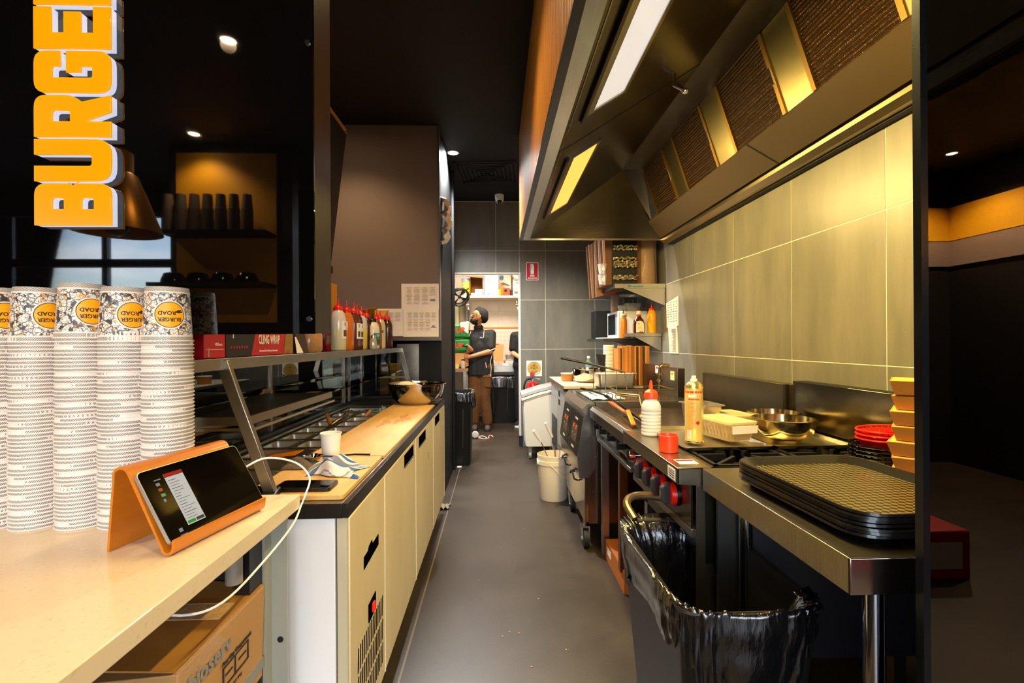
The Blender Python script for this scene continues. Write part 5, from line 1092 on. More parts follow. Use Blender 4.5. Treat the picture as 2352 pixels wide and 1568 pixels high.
def tub(lab, x, y, w_, l_, h, rz, fillc, label=False):
    t_ = thing('food_tub', lab, 'tub', (x, y, TZ), rz)
    m = MB(); ring(m, [rr3(w_-.03, l_-.03, .015, .0), rr3(w_-.006, l_-.006, .018, h*.9), rr3(w_, l_, .02, h*.9), rr3(w_, l_, .02, h)])
    m.add(rr3(w_-.03, l_-.03, .015, 0), [tuple(range(28))])
    part('tub', m, M('milky_plastic', '#d2c090', .3, alpha=.38), t_, w=False)
    m = MB(); ring(m, [rr3(w_-.036, l_-.036, .013, .003), rr3(w_-.026, l_-.026, .016, h*.42)]); m.add(rr3(w_-.026, l_-.026, .016, h*.42), [tuple(range(28))])
    part('contents', m, M('fill'+fillc, fillc, .6, bump=(80, .5)), t_, w=False)
    m = MB(); ring(m, [rr3(w_+.004, l_+.004, .02, h-.004), rr3(w_+.004, l_+.004, .02, h+.003), rr3(w_-.012, l_-.012, .016, h+.0035), rr3(w_-.020, l_-.020, .014, h+.0005)]); m.add(rr3(w_-.02, l_-.02, .014, h+.0005), [tuple(range(28))])
    part('lid', m, M('lid_milky', '#d9c894', .22, alpha=.62), t_, w=False)
    for k in range(9):
        yy = -l_/2+.025+k*(l_-.05)/8
        part('rib', MB().hexa([(-w_/2+.013, yy-.002, .01), (-w_/2+.016, yy-.002, .01), (-w_/2+.016, yy+.002, .01), (-w_/2+.013, yy+.002, .01), (-w_/2+.001, yy-.002, h*.85), (-w_/2+.004, yy-.002, h*.85), (-w_/2+.004, yy+.002, h*.85), (-w_/2+.001, yy+.002, h*.85)]), M('milky_rib', '#c8b47e', .3, alpha=.5), t_, w=False)
    if label:
        lb = part('label', MB().hexa([(-w_/2+.022, -l_/2+.004, h*.42), (w_/2-.004, -l_/2+.004, h*.42), (w_/2-.004, -l_/2+.006, h*.42), (-w_/2+.022, -l_/2+.006, h*.42), (-w_/2+.018, -l_/2-.002, h*.85), (w_/2-.004, -l_/2-.002, h*.85), (w_/2-.004, -l_/2+.001, h*.85), (-w_/2+.018, -l_/2+.001, h*.85)]), paper, t_, w=False)
        text('lettering', 'grilled onions', .0135, M('pen', '#26241f', .5), lb, (.012, -l_/2-.0015, h*.60), (1, 0, 0), (0, .12, 1), ext=.0006)
    return t_
tub('clear lidded tub of brown onions with a handwritten white label', .885, 1.865, .130, .215, .068, .20, '#6a3b16', True)
tub('milky lidded tub behind the labelled onion tub', 1.005, 2.06, .130, .18, .060, .15, '#b89c58')
gp = thing('steel_insert', 'deep steel food insert pan behind the spray can', 'pan', (.905, 2.13, TZ), .1)
m = MB(); ring(m, [rr3(.10, .13, .02, 0), rr3(.118, .155, .02, .075), rr3(.118, .155, .02, .095), rr3(.14, .178, .02, .096), rr3(.14, .178, .02, .092)]); m.add(rr3(.10, .13, .02, .001), [tuple(range(28))])
part('pan', m, gn, gp, w=False); part('inner', MB().olathe([(0, .05), (.04, .05)], 20), M('fill#6a5a40', '#6a5a40', .5), gp, w=False)
sc3 = thing('spray_can', 'yellow aerosol cooking spray can with red bands', 'spray can', (.738, 1.80, TZ-.004))
part('can', MB().lathe([(0, 0), (.031, 0), (.033, .004), (.033, .200)], 36), M('can_yellow', '#e9cf7c', .25, .35, coat=.4), sc3, w=False)
part('base_rim', MB().lathe([(.0335, 0), (.0345, .002), (.0335, .005)], 36), chrome, sc3, w=False)
part('dome', MB().lathe([(.033, .200), (.0345, .202), (.033, .205), (.031, .212), (.021, .222), (.0145, .226), (0, .226)], 36), M('dome_gold', '#d9c98c', .2, .9), sc3, w=False)
part('actuator', MB().lathe([(.012, .225), (.0125, .232), (.008, .235), (.0085, .245), (0, .246)], 20), whitep, sc3, w=False)
for z0, z1, c, a0, a1 in ((.183, .191, '#c43a14', -PI, PI), (.158, .163, '#d0421a', -2.6, -1.35), (.168, .177, '#cfd6d8', -2.6, -1.75), (.008, .010, '#c9902c', -PI, PI)):
    part('band', MB().grid(lambda u, v: (.0332*math.cos(a0+(a1-a0)*u), .0332*math.sin(a0+(a1-a0)*u), z0+(z1-z0)*v), 24, 2), M('cn'+c, c, .4), sc3, w=False)
m = MB()
for k in range(22):
    z_ = .050+.0047*k; a1 = -2.05+random.uniform(0, .25)
    m.grid(lambda u, v: (.0333*math.cos(-2.65+(a1+2.65)*u), .0333*math.sin(-2.65+(a1+2.65)*u), z_+.0016*v), 8, 2)
part('small_print', m, M('brown_print', '#b8843c', .5), sc3, w=False)
part('barcode', MB().grid(lambda u, v: (.0334*math.cos(-2.75+.5*u), .0334*math.sin(-2.75+.5*u), .012+.035*v), 8, 2), M('barcode'), sc3, w=False)
part('hazard_diamond', MB().add([(.0335*math.cos(-1.55+d), .0335*math.sin(-1.55+d), z) for d, z in ((0, .066), (.25, .074), (0, .082), (-.25, .074))], [(0, 1, 2, 3)]), M('red_carton'), sc3, w=False)
sq = thing('squeeze_bottle', 'ribbed clear squeeze bottle with an orange red nozzle on the griddle ledge', 'bottle', (.640, 2.00, T+.001))
prof = [(0, 0), (.036, 0), (.0395, .005)]+[(.0395+.0012*math.sin(k*PI/2+PI/2), .008+k*.0035) for k in range(0, 29)]+[(.0385, .125), (.032, .138), (.0255, .145), (.025, .158)]
part('bottle', MB().olathe(prof, 36), M('frosted', '#dfe2f2', .22, alpha=.6, coat=.3), sq, w=False, smooth=60)
part('liquid', MB().lathe([(0, .002), (.036, .002), (.0375, .072), (0, .072)], 30), M('cloudy_oil', '#d6d6da', .3, alpha=.7), sq, w=False)
part('cap', MB().lathe([(.0275, .152), (.029, .154), (.029, .166), (.026, .178), (.015, .187), (.009, .190), (.007, .210), (.0045, .226), (0, .227)], 28), orangep, sq, w=False)
oc = thing('red_cap', 'orange red plastic cap standing upside down on the cooker ledge', 'cap', (.605, 1.70, T+.001))
part('cap', MB().olathe([(0, .001), (.031, 0), (.0325, .002), (.0335, .058), (.032, .0595), (.0315, .058), (.031, .004), (0, .004)], 36), orangep, oc, w=False)
# tongs / scrapers over the griddle trough
s1 = thing('scraper', 'orange handled griddle scraper leaning on the front trough', 'scraper', (.66, 2.35, T))
def flatbar(a, b_, w0, w1, th, mt, nm, par, **k):
    a = Vector(a); b_ = Vector(b_); d = (b_-a).normalized(); s = d.cross(Vector((0, 0, 1))).normalized(); u = s.cross(d)
    return part(nm, MB().hexa([a-s*w0-u*th, b_-s*w1-u*th, b_+s*w1-u*th, a+s*w0-u*th, a-s*w0+u*th, b_-s*w1+u*th, b_+s*w1+u*th, a+s*w0+u*th]), mt, par, **k)
oh = M('handle_orange', '#d9720c', .35, coat=.3)
flatbar((.625, 2.21, T+.008), (.640, 2.36, T+.052), .011, .010, .006, oh, 'handle', s1, bev=.003); flatbar((.628, 2.13, T-.01), (.626, 2.22, T+.01), .003, .003, .002, chrome, 'tang', s1)
s2 = thing('scraper', 'darker orange handled scraper further back over the trough', 'scraper', (.66, 2.55, T))
flatbar((.646, 2.42, T+.035), (.625, 2.66, T+.055), .011, .012, .006, M('handle_dark_orange', '#b4530c', .35, coat=.3), 'handle', s2, bev=.003); flatbar((.645, 2.35, T+.02), (.646, 2.43, T+.036), .003, .003, .002, chrome, 'tang', s2)
s3 = thing('steel_tongs', 'long bright steel tongs lying across the griddle trough', 'tongs', (.66, 2.5, T))
flatbar((.672, 2.18, T+.015), (.633, 2.80, T+.075), .006, .013, .003, chrome, 'arm', s3); flatbar((.70, 2.20, T+.005), (.645, 2.78, T+.065), .006, .010, .003, steel, 'arm', s3)
s4 = thing('spatula', 'wide steel griddle spatula blade resting in the trough', 'spatula', (.64, 2.3, T))
flatbar((.655, 2.16, T-.015), (.640, 2.44, T+.012), .030, .022, .0015, M('blade_dull', '#a59a88', .25, 1), 'blade', s4)
# ================================================================== FRYER
fy = thing('deep_fryer', 'double stainless deep fryer with red digit controls on castors', 'fryer', (.9, 3.34, 0))
Y0, Y1 = 2.945, 3.745
part('side_panel', MB().box(.556, 1.22, Y0, Y0+.006, .163, .86), M('side_brown_steel', '#7d6a5a', .25, 1, nz=(2, .5), bump=(5, .1)), fy)
part('body', MB().box(.560, 1.22, Y0+.006, Y1, .17, .84), steel_dk, fy)
part('control_box', MB().prism([(.60, .895), (.555, .895), (.520, .855), (.528, .815), (.486, .565), (.500, .44), (.556, .44), (.60, .5)], 'y', Y0-.002, Y1), M('fryer_front', '#a9a39a', .25, 1, nz=(8, .4), bump=(20, .08)), fy, bev=.001)
part('top_deck', MB().box(.60, 1.22, Y0, Y1, .885, .897).box(.60, 1.22, Y0, Y0+.05, .84, .9).box(.60, .68, Y0, Y1, .84, .898), steel_h, fy)
part('vat_rim', MB().box(.69, 1.15, Y0+.06, Y0+.37, .80, .89), M('vat_dark', '#3a2c1c', .3, .9), fy); part('vat_rim', MB().box(.69, 1.15, Y0+.42, Y0+.74, .80, .89), M('vat_dark'), fy)
part('splashback', MB().box(1.22, 1.27, Y0+.30, Y1+.28, .86, 1.085), M('splash_brown'), fy, bev=.002)
pdir = Vector((.486-.528, 0, .565-.815)).normalized(); pn = Vector((-pdir.z, 0, pdir.x)); pn = pn if pn.x < 0 else -pn
def fp(y, s, o): return Vector((.528, y, .815))+pdir*s+pn*o
def fslab(y0, y1, s0, s1, o0, o1): return MB().hexa([fp(y0, s0, o0), fp(y0, s1, o0), fp(y1, s1, o0), fp(y1, s0, o0), fp(y0, s0, o1), fp(y0, s1, o1), fp(y1, s1, o1), fp(y1, s0, o1)])
ledm = M('led_red', '#ff2018', .3, emit=('#ff2418', 4))
for i, y0 in enumerate((Y0+.015, Y0+.405)):
    cpn = part('control_panel', fslab(y0, y0+.375, .004, .25, 0, .004), M('panel_black_f', '#0e0d0d', .35), fy)
    kp = part('keypad', fslab(y0+.09, y0+.285, .075, .185, .004, .0055), M('keypad_brown', '#4a3a2c', .4), cpn)
    for a in (.11, .20):
        tx_ = text('digits', '8', .030, ledm, cpn, fp(y0+a+.03, .095, .0062), (0, -1, 0), tuple(-pdir), bold=.0008)
        text('symbol', '+' if a < .15 else '*', .03, M('pale_print', '#b9b0a4', .5), cpn, fp(y0+a+.03, .145, .0062), (0, -1, 0), tuple(-pdir))
    for s_ in (.035, .215): part('logo_strip', fslab(y0+.13, y0+.22, s_, s_+.012, .004, .005), M('pale_print'), cpn)
    part('door', MB().box(.532, .556, y0-.01, y0+.38, .17, .435), M('door_mirror', '#b3ada5', .12, 1), fy, bev=.001)
    part('door_handle', MB().tube([(.530, y0+.30, .40), (.505, y0+.30, .40), (.505, y0+.22, .37), (.530, y0+.22, .36)], .006), blackp, fy)
part('drain_valve', MB().tube([(.50, 3.1, .46), (.478, 3.1, .45), (.478, 3.16, .42)], .008).tube([(.50, 3.5, .46), (.478, 3.5, .45), (.478, 3.56, .42)], .008), blackp, fy)
for s_ in ((.585, 2.944, .74), (.585, 2.944, .36), (.60, 2.944, .57), (.507, 2.942, .53)): part('rivet', MB().ball(s_, .004, 8, 5), chrome, fy)
def castor(x, y, par, r=.055):
    c_ = part('castor', MB().cyl((x-.016, y, r), (x+.016, y, r), r, n=28), rubber, par)
    part('fork', MB().hexa([(x-.024, y-.02, r*.9), (x-.018, y-.02, r*.9), (x-.018, y+.02, r*.9), (x-.024, y+.02, r*.9), (x-.024, y-.01, .125), (x-.018, y-.01, .125), (x-.018, y+.05, .125), (x-.024, y+.05, .125)]).hexa([(x+.018, y-.02, r*.9), (x+.024, y-.02, r*.9), (x+.024, y+.02, r*.9), (x+.018, y+.02, r*.9), (x+.018, y-.01, .125), (x+.024, y-.01, .125), (x+.024, y+.05, .125), (x+.018, y+.05, .125)]).box(x-.026, x+.026, y-.01, y+.05, .12, .13).cyl((x-.026, y, r), (x+.026, y, r), .012, n=10), steel, c_)
    part('stem', MB().cyl((x, y+.02, .13), (x, y+.02, .165), .014, n=10), steel, c_)
for x, y in ((.545, 3.0), (.565, 3.65), (1.15, 3.0), (1.15, 3.65)): castor(x, y, fy)
# fry baskets with long black handles
fb_ = thing('fry_basket', 'wire fry basket and rest behind the griddle', 'basket', (.95, 3.2, .9))
m = MB()
for k in range(17):
    x = .76+.022*k; m.tube([(x, 3.02, .96), (x, 3.02, .90)], .0015, 4)
for z in (.905, .93, .96): m.tube([(.75, 3.02, z), (1.12, 3.02, z)], .002, 4)
m.tube([(.75, 3.3, .965), (1.12, 3.3, .965), (1.12, 3.02, .965), (.75, 3.02, .965), (.75, 3.3, .965)], .003, 6)
part('mesh', m, M('wire_gold', '#a08a60', .3, 1), fb_)
for i, (p, q, lab) in enumerate((((.48, 3.60, 1.148), (.90, 3.40, 1.055), 'long black basket handle sloping over the fryer'), ((.62, 3.55, .925), (.72, 3.15, .915), 'short black tool handle on the blue cloth'))):
    t_ = thing('fryer_tool', lab, 'utensil', p); part('handle', MB().tube([p, ((p[0]+q[0])/2, (p[1]+q[1])/2, (p[2]+q[2])/2+.004), q], [.009, .008, .006]), blackp, t_)
    if i == 0: part('wire', MB().tube([q, (.92, 3.39, .90)], .003).tube([(.70, 3.50, 1.098), (.70, 3.50, .90)], .003).tube([(.78, 3.46, 1.08), (.78, 3.46, .90)], .003).tube([(.85, 3.42, 1.066), (.85, 3.42, .90)], .003), steel, t_)
tag(part('basket_hooks', MB().tube([(.70+.02*math.cos(a), 3.0, .93+.02*math.sin(a)) for a in [k*.7 for k in range(10)]], .003).tube([(.76+.018*math.cos(a), 3.02, .925+.018*math.sin(a)) for a in [k*.7 for k in range(10)]], .003), chrome), 'curled steel wire hooks on the near edge of the fryer', 'hook')
tag(part('blue_cloth', MB().grid(lambda u, v: (.60+.22*v, 3.06+.42*u, .902+.008*math.sin(8*u)*math.sin(6*v)+.006*math.sin(21*u+9*v)**2), 24, 18), M('pale_blue_cloth', '#b9cfc8', .9, bump=(70, .5))), 'pale blue cloth spread over the front of the fryer', 'cloth')
hnd = tag(part('lifting_bar', MB().tube([(.70, 2.86, .965), (.82, 2.78, .958), (.82, 2.74, .90)], .006).tube([(.70, 2.86, .955), (.82, 2.78, .946)], .004), M('brass_frame', '#c9b07a', .2, 1)), 'bent bright metal bar handle above the back of the griddle', 'handle')
tap = tag(part('gas_pipe', MB().tube([(1.22, 3.40, 1.10), (1.16, 3.40, 1.10), (1.15, 3.40, 1.08), (1.15, 3.40, .92), (1.12, 3.38, .91), (1.0, 3.32, .925)], .011, 10).cyl((1.15, 3.40, 1.03), (1.15, 3.40, 1.045), .02, n=12).cyl((1.15, 3.40, .985), (1.15, 3.40, 1.0), .02, n=12), M('brass_pipe', '#b39a70', .25, 1)), 'bent metal pipe with collars in front of the fryer splashback', 'pipe')
for x, z, c in ((1.218, 1.055, 'red'), (1.218, 1.03, 'yellow')):
    y_ = 3.62 if c == 'red' else 3.30
    lb = tag(part('warning_tag', MB().box(1.216, 1.2185, y_, y_+.07, z-.03, z+.03), paper), 'small %s warning tag on the fryer splashback' % c, 'label'); part('mark', MB().box(1.215, 1.2165, y_+.015, y_+.055, z+.005, z+.022), M('m_'+c, {'red': '#c01818', 'yellow': '#d8a010'}[c], .5), lb)
# ================================================================== SLIM BIN WITH LINER
sbn = thing('slim_bin', 'tall narrow black rubbish bin with a shiny liner in the aisle', 'bin', (.58, 1.37, 0))
def bl(z, w_, l_, r=.04): return [(.582+x, 1.372+y, z) for x, y in roundrect(-w_/2, w_/2, -l_/2, l_/2, r, 6)]
m = MB(); ring(m, [bl(.0, .22, .42), bl(.02, .24, .45), bl(.64, .325, .575), bl(.655, .345, .595), bl(.66, .340, .590), bl(.655, .315, .565), bl(.10, .24, .46)]); m.add(bl(.10, .24, .46), [tuple(range(28))]); m.add(bl(.0, .22, .42), [tuple(range(28))])
part('shell', m, M('bin_black', '#131211', .45), sbn, smooth=30)
part('handle', MB().tube(bez([(.47, 1.655, .66), (.455, 1.70, .70), (.50, 1.735, .715), (.60, 1.735, .705), (.66, 1.70, .68)], 24), .014, 10), M('handle_brown', '#5a4a38', .25, .4), sbn)
lin_m = M('liner', '#0c0c0e', .2, coat=.8, bump=(11, 1.0), ior=1.7, stretch=(3, 3, .9))
def liner(u, v):
    N = 200; a = 2*PI*u
    # rounded-rectangle path
    def rrp(w_, l_, t):
        c, s = math.cos(t), math.sin(t); k = 5; return (w_/2*abs(c)**(2/k)*(1 if c > 0 else -1), l_/2*abs(s)**(2/k)*(1 if s > 0 else -1))
    ruf = .008*math.sin(23*a+3*v)+.007*math.sin(47*a+1-4*v)+.005*math.sin(83*a+2+9*v)
    if v < .45:                       # outside skirt, from hem up to rim
        t = v/.45; x, y = rrp(.365-.045*(1-t)+ruf*(1.2-t)*.8, .62-.05*(1-t)+ruf*(1.2-t), a); hem = .17+.03*math.sin(3*a+1)+.02*math.sin(8*a)
        z = .672-hem*(1-t)
        bulge = .016*math.sin(PI*t)+.006*math.sin(14*t+2*math.sin(5*a)); x *= 1+bulge*2; y *= 1+bulge
    else:                             # inside, rim down
        t = (v-.45)/.55; x, y = rrp(.335-.045*min(1, t*9)-.09*t+ruf*1.6*t**.5, .585-.045*min(1, t*9)-.12*t+ruf*1.6*t**.5, a); z = .673-.52*t-.01*math.sin(31*a)*t
    z += .004*math.sin(40*a)+.003*math.sin(73*a)
    return (.582+x, 1.372+y, z)
m = MB().grid(liner, 220, 26, closed_u=True)
keep = []                             # the liner has slipped off the far right corner: bare plastic shows there
for f in m.f:
    c = sum((m.v[i] for i in f), Vector())/4
    if c.x > .705 and 1.17 < c.y < 1.62 and c.z < .668: continue
    keep.append(f)
m.f = keep; m.m = m.m[:len(keep)]
part('liner', m, lin_m, sbn, smooth=180)
for s_ in (-1, 1):
    for k in range(2): part('rib', MB().box(.582-.125-.006*k*0, .582-.115, 1.372-.12+.22*k, 1.372-.10+.22*k, .03, .5), M('bin_black'), sbn) if s_ < 0 else None
# ================================================================== GLASS SCREEN AT THE RIGHT EDGE
gp_ = thing('glass_screen', 'tall dark tinted glass screen at the right edge of the view', 'screen', (1.1, .80, 0))
part('pane', MB().box(.725, 1.49, .797, .803, 0.0, CEIL-.003), clear_glass('tinted_glass', (.26, .27, .31), ior=2.0), gp_)
part('edge_post', MB().box(.712, .724, .792, .808, 0, CEIL-.003), M('edge_dark', '#23262c', .2, .8), gp_)
# ================================================================== FAR RIGHT: WALL SHELVES AND BACK BENCH
us = thing('steel_shelf', 'upper stainless wall shelf with a triangular bracket below the hood end', 'shelf', (1.27, 4.68, 1.74))
lt = M('shelf_steel', '#b8b0a0', .3, 1, nz=(5, .3))
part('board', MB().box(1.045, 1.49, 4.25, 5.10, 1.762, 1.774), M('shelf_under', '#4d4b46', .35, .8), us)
ne = part('near_edge', MB().box(1.045, 1.492, 4.244, 4.252, 1.738, 1.776), lt, us)
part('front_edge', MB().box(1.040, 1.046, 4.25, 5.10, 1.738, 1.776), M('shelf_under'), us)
part('sticker', MB().box(1.20, 1.295, 4.2425, 4.2445, 1.748, 1.757).box(1.158, 1.188, 4.2425, 4.2445, 1.748, 1.764), M('sticker_teal', '#1f7f96', .4), ne)
for x in (1.14, 1.43): part('screw', MB().ball((x, 4.243, 1.757), .006, 8, 5), M('brass_steel'), ne)
part('bracket', MB().prism([(1.49, 1.738), (1.12, 1.738), (1.49, 1.585)], 'y', 4.254, 4.258), lt, us); part('bracket', MB().prism([(1.49, 1.738), (1.12, 1.738), (1.49, 1.585)], 'y', 5.09, 5.095), lt, us)
ls = thing('steel_shelf', 'lower short steel shelf holding the sauce bottles', 'shelf', (1.35, 4.45, 1.31)); part('board', MB().box(1.202, 1.49, 4.34, 4.64, 1.312, 1.342), lt, ls, bev=.002)
part('bracket', MB().prism([(1.49, 1.31), (1.25, 1.31), (1.49, 1.18)], 'y', 4.36, 4.364), lt, ls)
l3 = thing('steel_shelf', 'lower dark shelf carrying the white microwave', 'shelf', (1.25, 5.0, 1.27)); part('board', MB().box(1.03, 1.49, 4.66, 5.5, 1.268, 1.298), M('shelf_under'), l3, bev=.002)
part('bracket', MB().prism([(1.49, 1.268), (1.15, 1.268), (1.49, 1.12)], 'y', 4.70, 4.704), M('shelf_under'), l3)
# upper shelf contents
mt2 = thing('menu_paper_strip', 'long paper docket strip taped to the tiled wall beside the shelves', 'paper', (1.49, 4.05, 1.16))
m = MB().quad((1.492, 3.935, 1.62), (1.492, 4.215, 1.59), (1.492, 4.215, 1.395), (1.492, 3.94, 1.395))
sh = part('sheet', MB().hexa([(1.494, 3.94, 1.395), (1.489, 3.94, 1.395), (1.489, 4.21, 1.385), (1.494, 4.21, 1.385), (1.494, 3.935, 1.64), (1.489, 3.935, 1.64), (1.489, 4.215, 1.60), (1.494, 4.215, 1.60)]), M('docket', '#d9c7a4', .6), mt2)
part('strip', MB().hexa([(1.495, 3.945, 1.165), (1.488, 3.945, 1.165), (1.488, 4.14, 1.165), (1.495, 4.14, 1.165), (1.495, 3.975, 1.40), (1.490, 3.975, 1.40), (1.490, 4.18, 1.40), (1.495, 4.18, 1.40)]), M('docket'), mt2)
gy, gr = MB(), MB(); rnd = random.Random(4)
for k in range(9):
    for c_ in range(4): (gr if k in (1, 2, 7) else gy).box(1.487, 1.4885, 3.96+.062*c_, 3.96+.062*c_+rnd.uniform(.02, .045), 1.595-.02*k, 1.600-.02*k)
for k in range(26): gy.box(1.486, 1.4875, 3.99, 3.99+rnd.uniform(.05, .12), 1.37-.0075*k, 1.3725-.0075*k)
part('text_lines', gy, M('grey_ink'), sh, stuff=True); part('red_lines', gr, M('red_ink'), sh, stuff=True)
cds = thing('flat_box_stack', 'leaning stack of dark edged flat cardboard boxes on the upper shelf', 'boxes', (1.02, 4.85, 1.70))
rnd = random.Random(9)
for k in range(13):
    y0 = 4.32+.052*k; c = ['#6d4526', '#8a5a30', '#241812'][k % 3]; xo = .985-.002*k; lean = .02*(k > 9)
    part('flat_box', MB().hexa([(xo, y0, 1.70 if k > 6 else 1.778), (1.30, y0, 1.778), (1.30, y0+.042, 1.778), (xo, y0+.042, 1.70 if k > 6 else 1.778), (xo-lean-.015, y0, 2.24), (1.30, y0, 2.24), (1.30, y0+.042, 2.24), (xo-lean-.015, y0+.042, 2.24)]), M('fb'+c, c, .7, bump=(40, .1)), cds)
fs_ = thing('foil_tray_stack', 'black crate of crumpled foil trays on the upper shelf', 'trays', (1.14, 4.33, 1.778))
part('crate', MB().box(1.035, 1.258, 4.30, 4.50, 1.777, 2.22), M('crate_black', '#120d0b', .5), fs_)
foil = M('foil', '#d8cfb4', .18, 1, bump=(70, .6))
for k, z in enumerate((1.815, 1.835, 1.925, 1.945, 1.965, 1.995, 2.075, 2.10)):
    part('foil_tray', MB().grid(lambda u, v: (1.04+.215*u, 4.285-.012*abs(math.sin(31*u+k*2))-.008*math.sin(17*u+9*v), z+.022*v+.005*math.sin(26*u+k)), 36, 5), foil, fs_)
wb_ = thing('bread_bag', 'clear plastic bag of brown bread rolls on the upper shelf', 'bag', (1.35, 4.36, 1.778))
part('rolls', MB().grid(lambda u, v: (1.365+.088*math.cos(2*PI*u)*(1+.05*math.sin(7*v)), 4.40+.09*math.sin(2*PI*u), 1.782+.44*v), 28, 10, closed_u=True), M('bread', '#8a5222', .7, nz=(14, .4)), wb_, smooth=60)
part('wrap', MB().grid(lambda u, v: (1.365+(.094+.005*math.sin(13*u*6.28+5*v))*math.cos(2*PI*u), 4.40+(.097+.004*math.sin(11*v+20*u))*math.sin(2*PI*u), 1.780+.445*v), 60, 24, closed_u=True), M('clear_wrap', '#d9c0a0', .10, alpha=.32, bump=(25, .8)), wb_, smooth=180)
for i, (z, y) in enumerate(((1.70, 4.30), (1.83, 4.30))):
    t_ = thing('clear_tub', ['lower of two clear plastic tubs beside the flat boxes', 'upper of two clear plastic tubs beside the flat boxes'][i], 'tub', (.955, 4.34, 1.78+.095*i))
    part('tub', MB().olathe([(0, 0), (.03, 0), (.042, .085), (.044, .088), (.04, .088)], 20), M('clear_tub', '#cfcfcc', .15, alpha=.5), t_, w=False)
    part('label', MB().box(-.012, .010, -.040, -.038, .025, .055), paper, t_, w=False)
# microwave and things around it
mw = thing('microwave', 'white microwave oven with a dark glass door on the lower shelf', 'microwave', (1.33, 4.95, 1.300), 0)
part('case', MB().box(1.20, 1.475, 4.70, 5.16, 1.312, 1.565), whitep, mw, bev=.006)
dr = part('door', MB().box(1.186, 1.202, 4.70, 5.16, 1.300, 1.565), M('mw_door', '#dfe3e6', .35), mw, bev=.004)
part('glass', MB().box(1.1835, 1.187, 4.79, 5.12, 1.335, 1.54), M('mw_glass', '#1a1c1d', .12), dr); part('handle', MB().box(1.176, 1.184, 4.765, 4.78, 1.335, 1.54), M('mw_handle', '#7c8083', .3), dr)
part('foot', MB().box(1.21, 1.24, 4.72, 4.75, 1.299, 1.313).box(1.21, 1.24, 5.1, 5.13, 1.299, 1.313), whitep, mw)
sk = thing('loudspeaker', 'black speaker box on the wall left of the microwave', 'speaker', (1.09, 5.35, 1.30)); part('cabinet', MB().box(1.07, 1.24, 5.22, 5.46, 1.300, 1.60), blackm, sk, bev=.006)
tag(part('white_board', MB().box(1.05, 1.16, 4.76, 5.12, 1.299, 1.3085), whitep), 'white board under the front of the microwave', 'board')
cj = thing('clear_jar', 'tall clear jar with a pink lid on the microwave', 'jar', (1.225, 4.98, 1.567)); part('jar', MB().olathe([(0, 0), (.045, 0), (.047, .005), (.047, .17), (.035, .19)], 20), M('clear_jar', '#c9b3a0', .12, alpha=.5), cj, w=False); part('lid', MB().lathe([(.036, .18), (.037, .205), (0, .206)], 20), M('pink_lid', '#c0186a', .35), cj, w=False); part('contents', MB().lathe([(0, .002), (.043, .002), (.043, .07), (0, .09)], 16), M('peach', '#c98a5a', .7), cj, w=False)
for i, (x, y, w_, l_, h, lab, fc) in enumerate(((1.245, 4.78, .075, .09, .055, 'small clear labelled tub on the microwave', '#a9a29a'), (1.345, 4.78, .15, .12, .075, 'ribbed clear tub of noodles on top of the microwave', '#d9b890'))):
    t_ = thing('clear_tub', lab, 'tub', (x, y, 1.567)); m = MB(); ring(m, [rr3(w_*.85, l_*.85, .01, 0), rr3(w_, l_, .012, h), rr3(w_+.006, l_+.006, .012, h)]); part('tub', m, M('clear_tub'), t_, w=False)
    part('contents', MB().box(-w_*.38, w_*.38, -l_*.38, l_*.38, .003, h*.55), M('tubfill%d' % i, fc, .7, bump=(90, .8)), t_, w=False)
for i, x in enumerate((1.30, 1.40)):
    t_ = thing('clear_box', ['left tall clear container behind the noodle tub', 'right tall clear container behind the noodle tub'][i], 'container', (x, 4.95, 1.567)); part('box', MB().olathe([(0, 0), (.04, 0), (.048, .15), (.05, .152)], 20), M('clear_dark', '#6d6a66', .1, alpha=.4), t_, w=False)
squeeze('orange relish bottle with a black cap on the dark shelf edge', 1.215, 4.62, 1.299, .275, .036, '#c9741c', cap=blackp, lbl=(-2.6, -.6, .20, .235, '#e8c9a0'), nm='relish_bottle')
bq = thing('sauce_jug', 'brown barbecue sauce jug with an arched cream label', 'bottle', (1.305, 4.42, 1.343))
part('jug', MB().lathe([(0, 0), (.052, 0), (.054, .01), (.054, .085), (.045, .12), (.022, .150), (.018, .165), (.018, .215), (0, .215)], 28, sy=.7), M('bbq_brown', '#3a1408', .15, coat=.6), bq, w=False)
part('neck_band', MB().lathe([(.0195, .160), (.0195, .205)], 20, sy=.9), M('cream_label', '#e6d8b6', .5), bq, w=False); part('cap', MB().lathe([(.020, .205), (.020, .235), (0, .236)], 20), M('brown_cap', '#3c1a10', .4), bq, w=False); part('red_seal', MB().lathe([(.0215, .155), (.0205, .172)], 20, sy=.9), M('red_carton'), bq, w=False)
lbq = part('label', MB().prism([(-.036, .008), (.036, .008), (.036, .075)]+[(.036*math.cos(a), .075+.038*math.sin(a)) for a in [PI*k/10 for k in range(1, 10)]]+[(-.036, .075)], 'y', -.0415, -.0395), M('cream_label'), bq, w=False)
part('emblem', MB().cyl((-.012, -.0425, .085), (-.012, -.041, .085), .007, n=10).box(-.02, .02, -.0425, -.041, .05, .053).box(-.024, .022, -.0425, -.041, .04, .042).box(-.005, .028, -.0425, -.041, .008, .02), M('brown_print'), lbq, w=False)
squeeze('bright yellow mustard squeeze bottle with a red nozzle on the lower shelf', 1.425, 4.42, 1.343, .275, .043, '#f2a40a', nm='mustard_bottle')
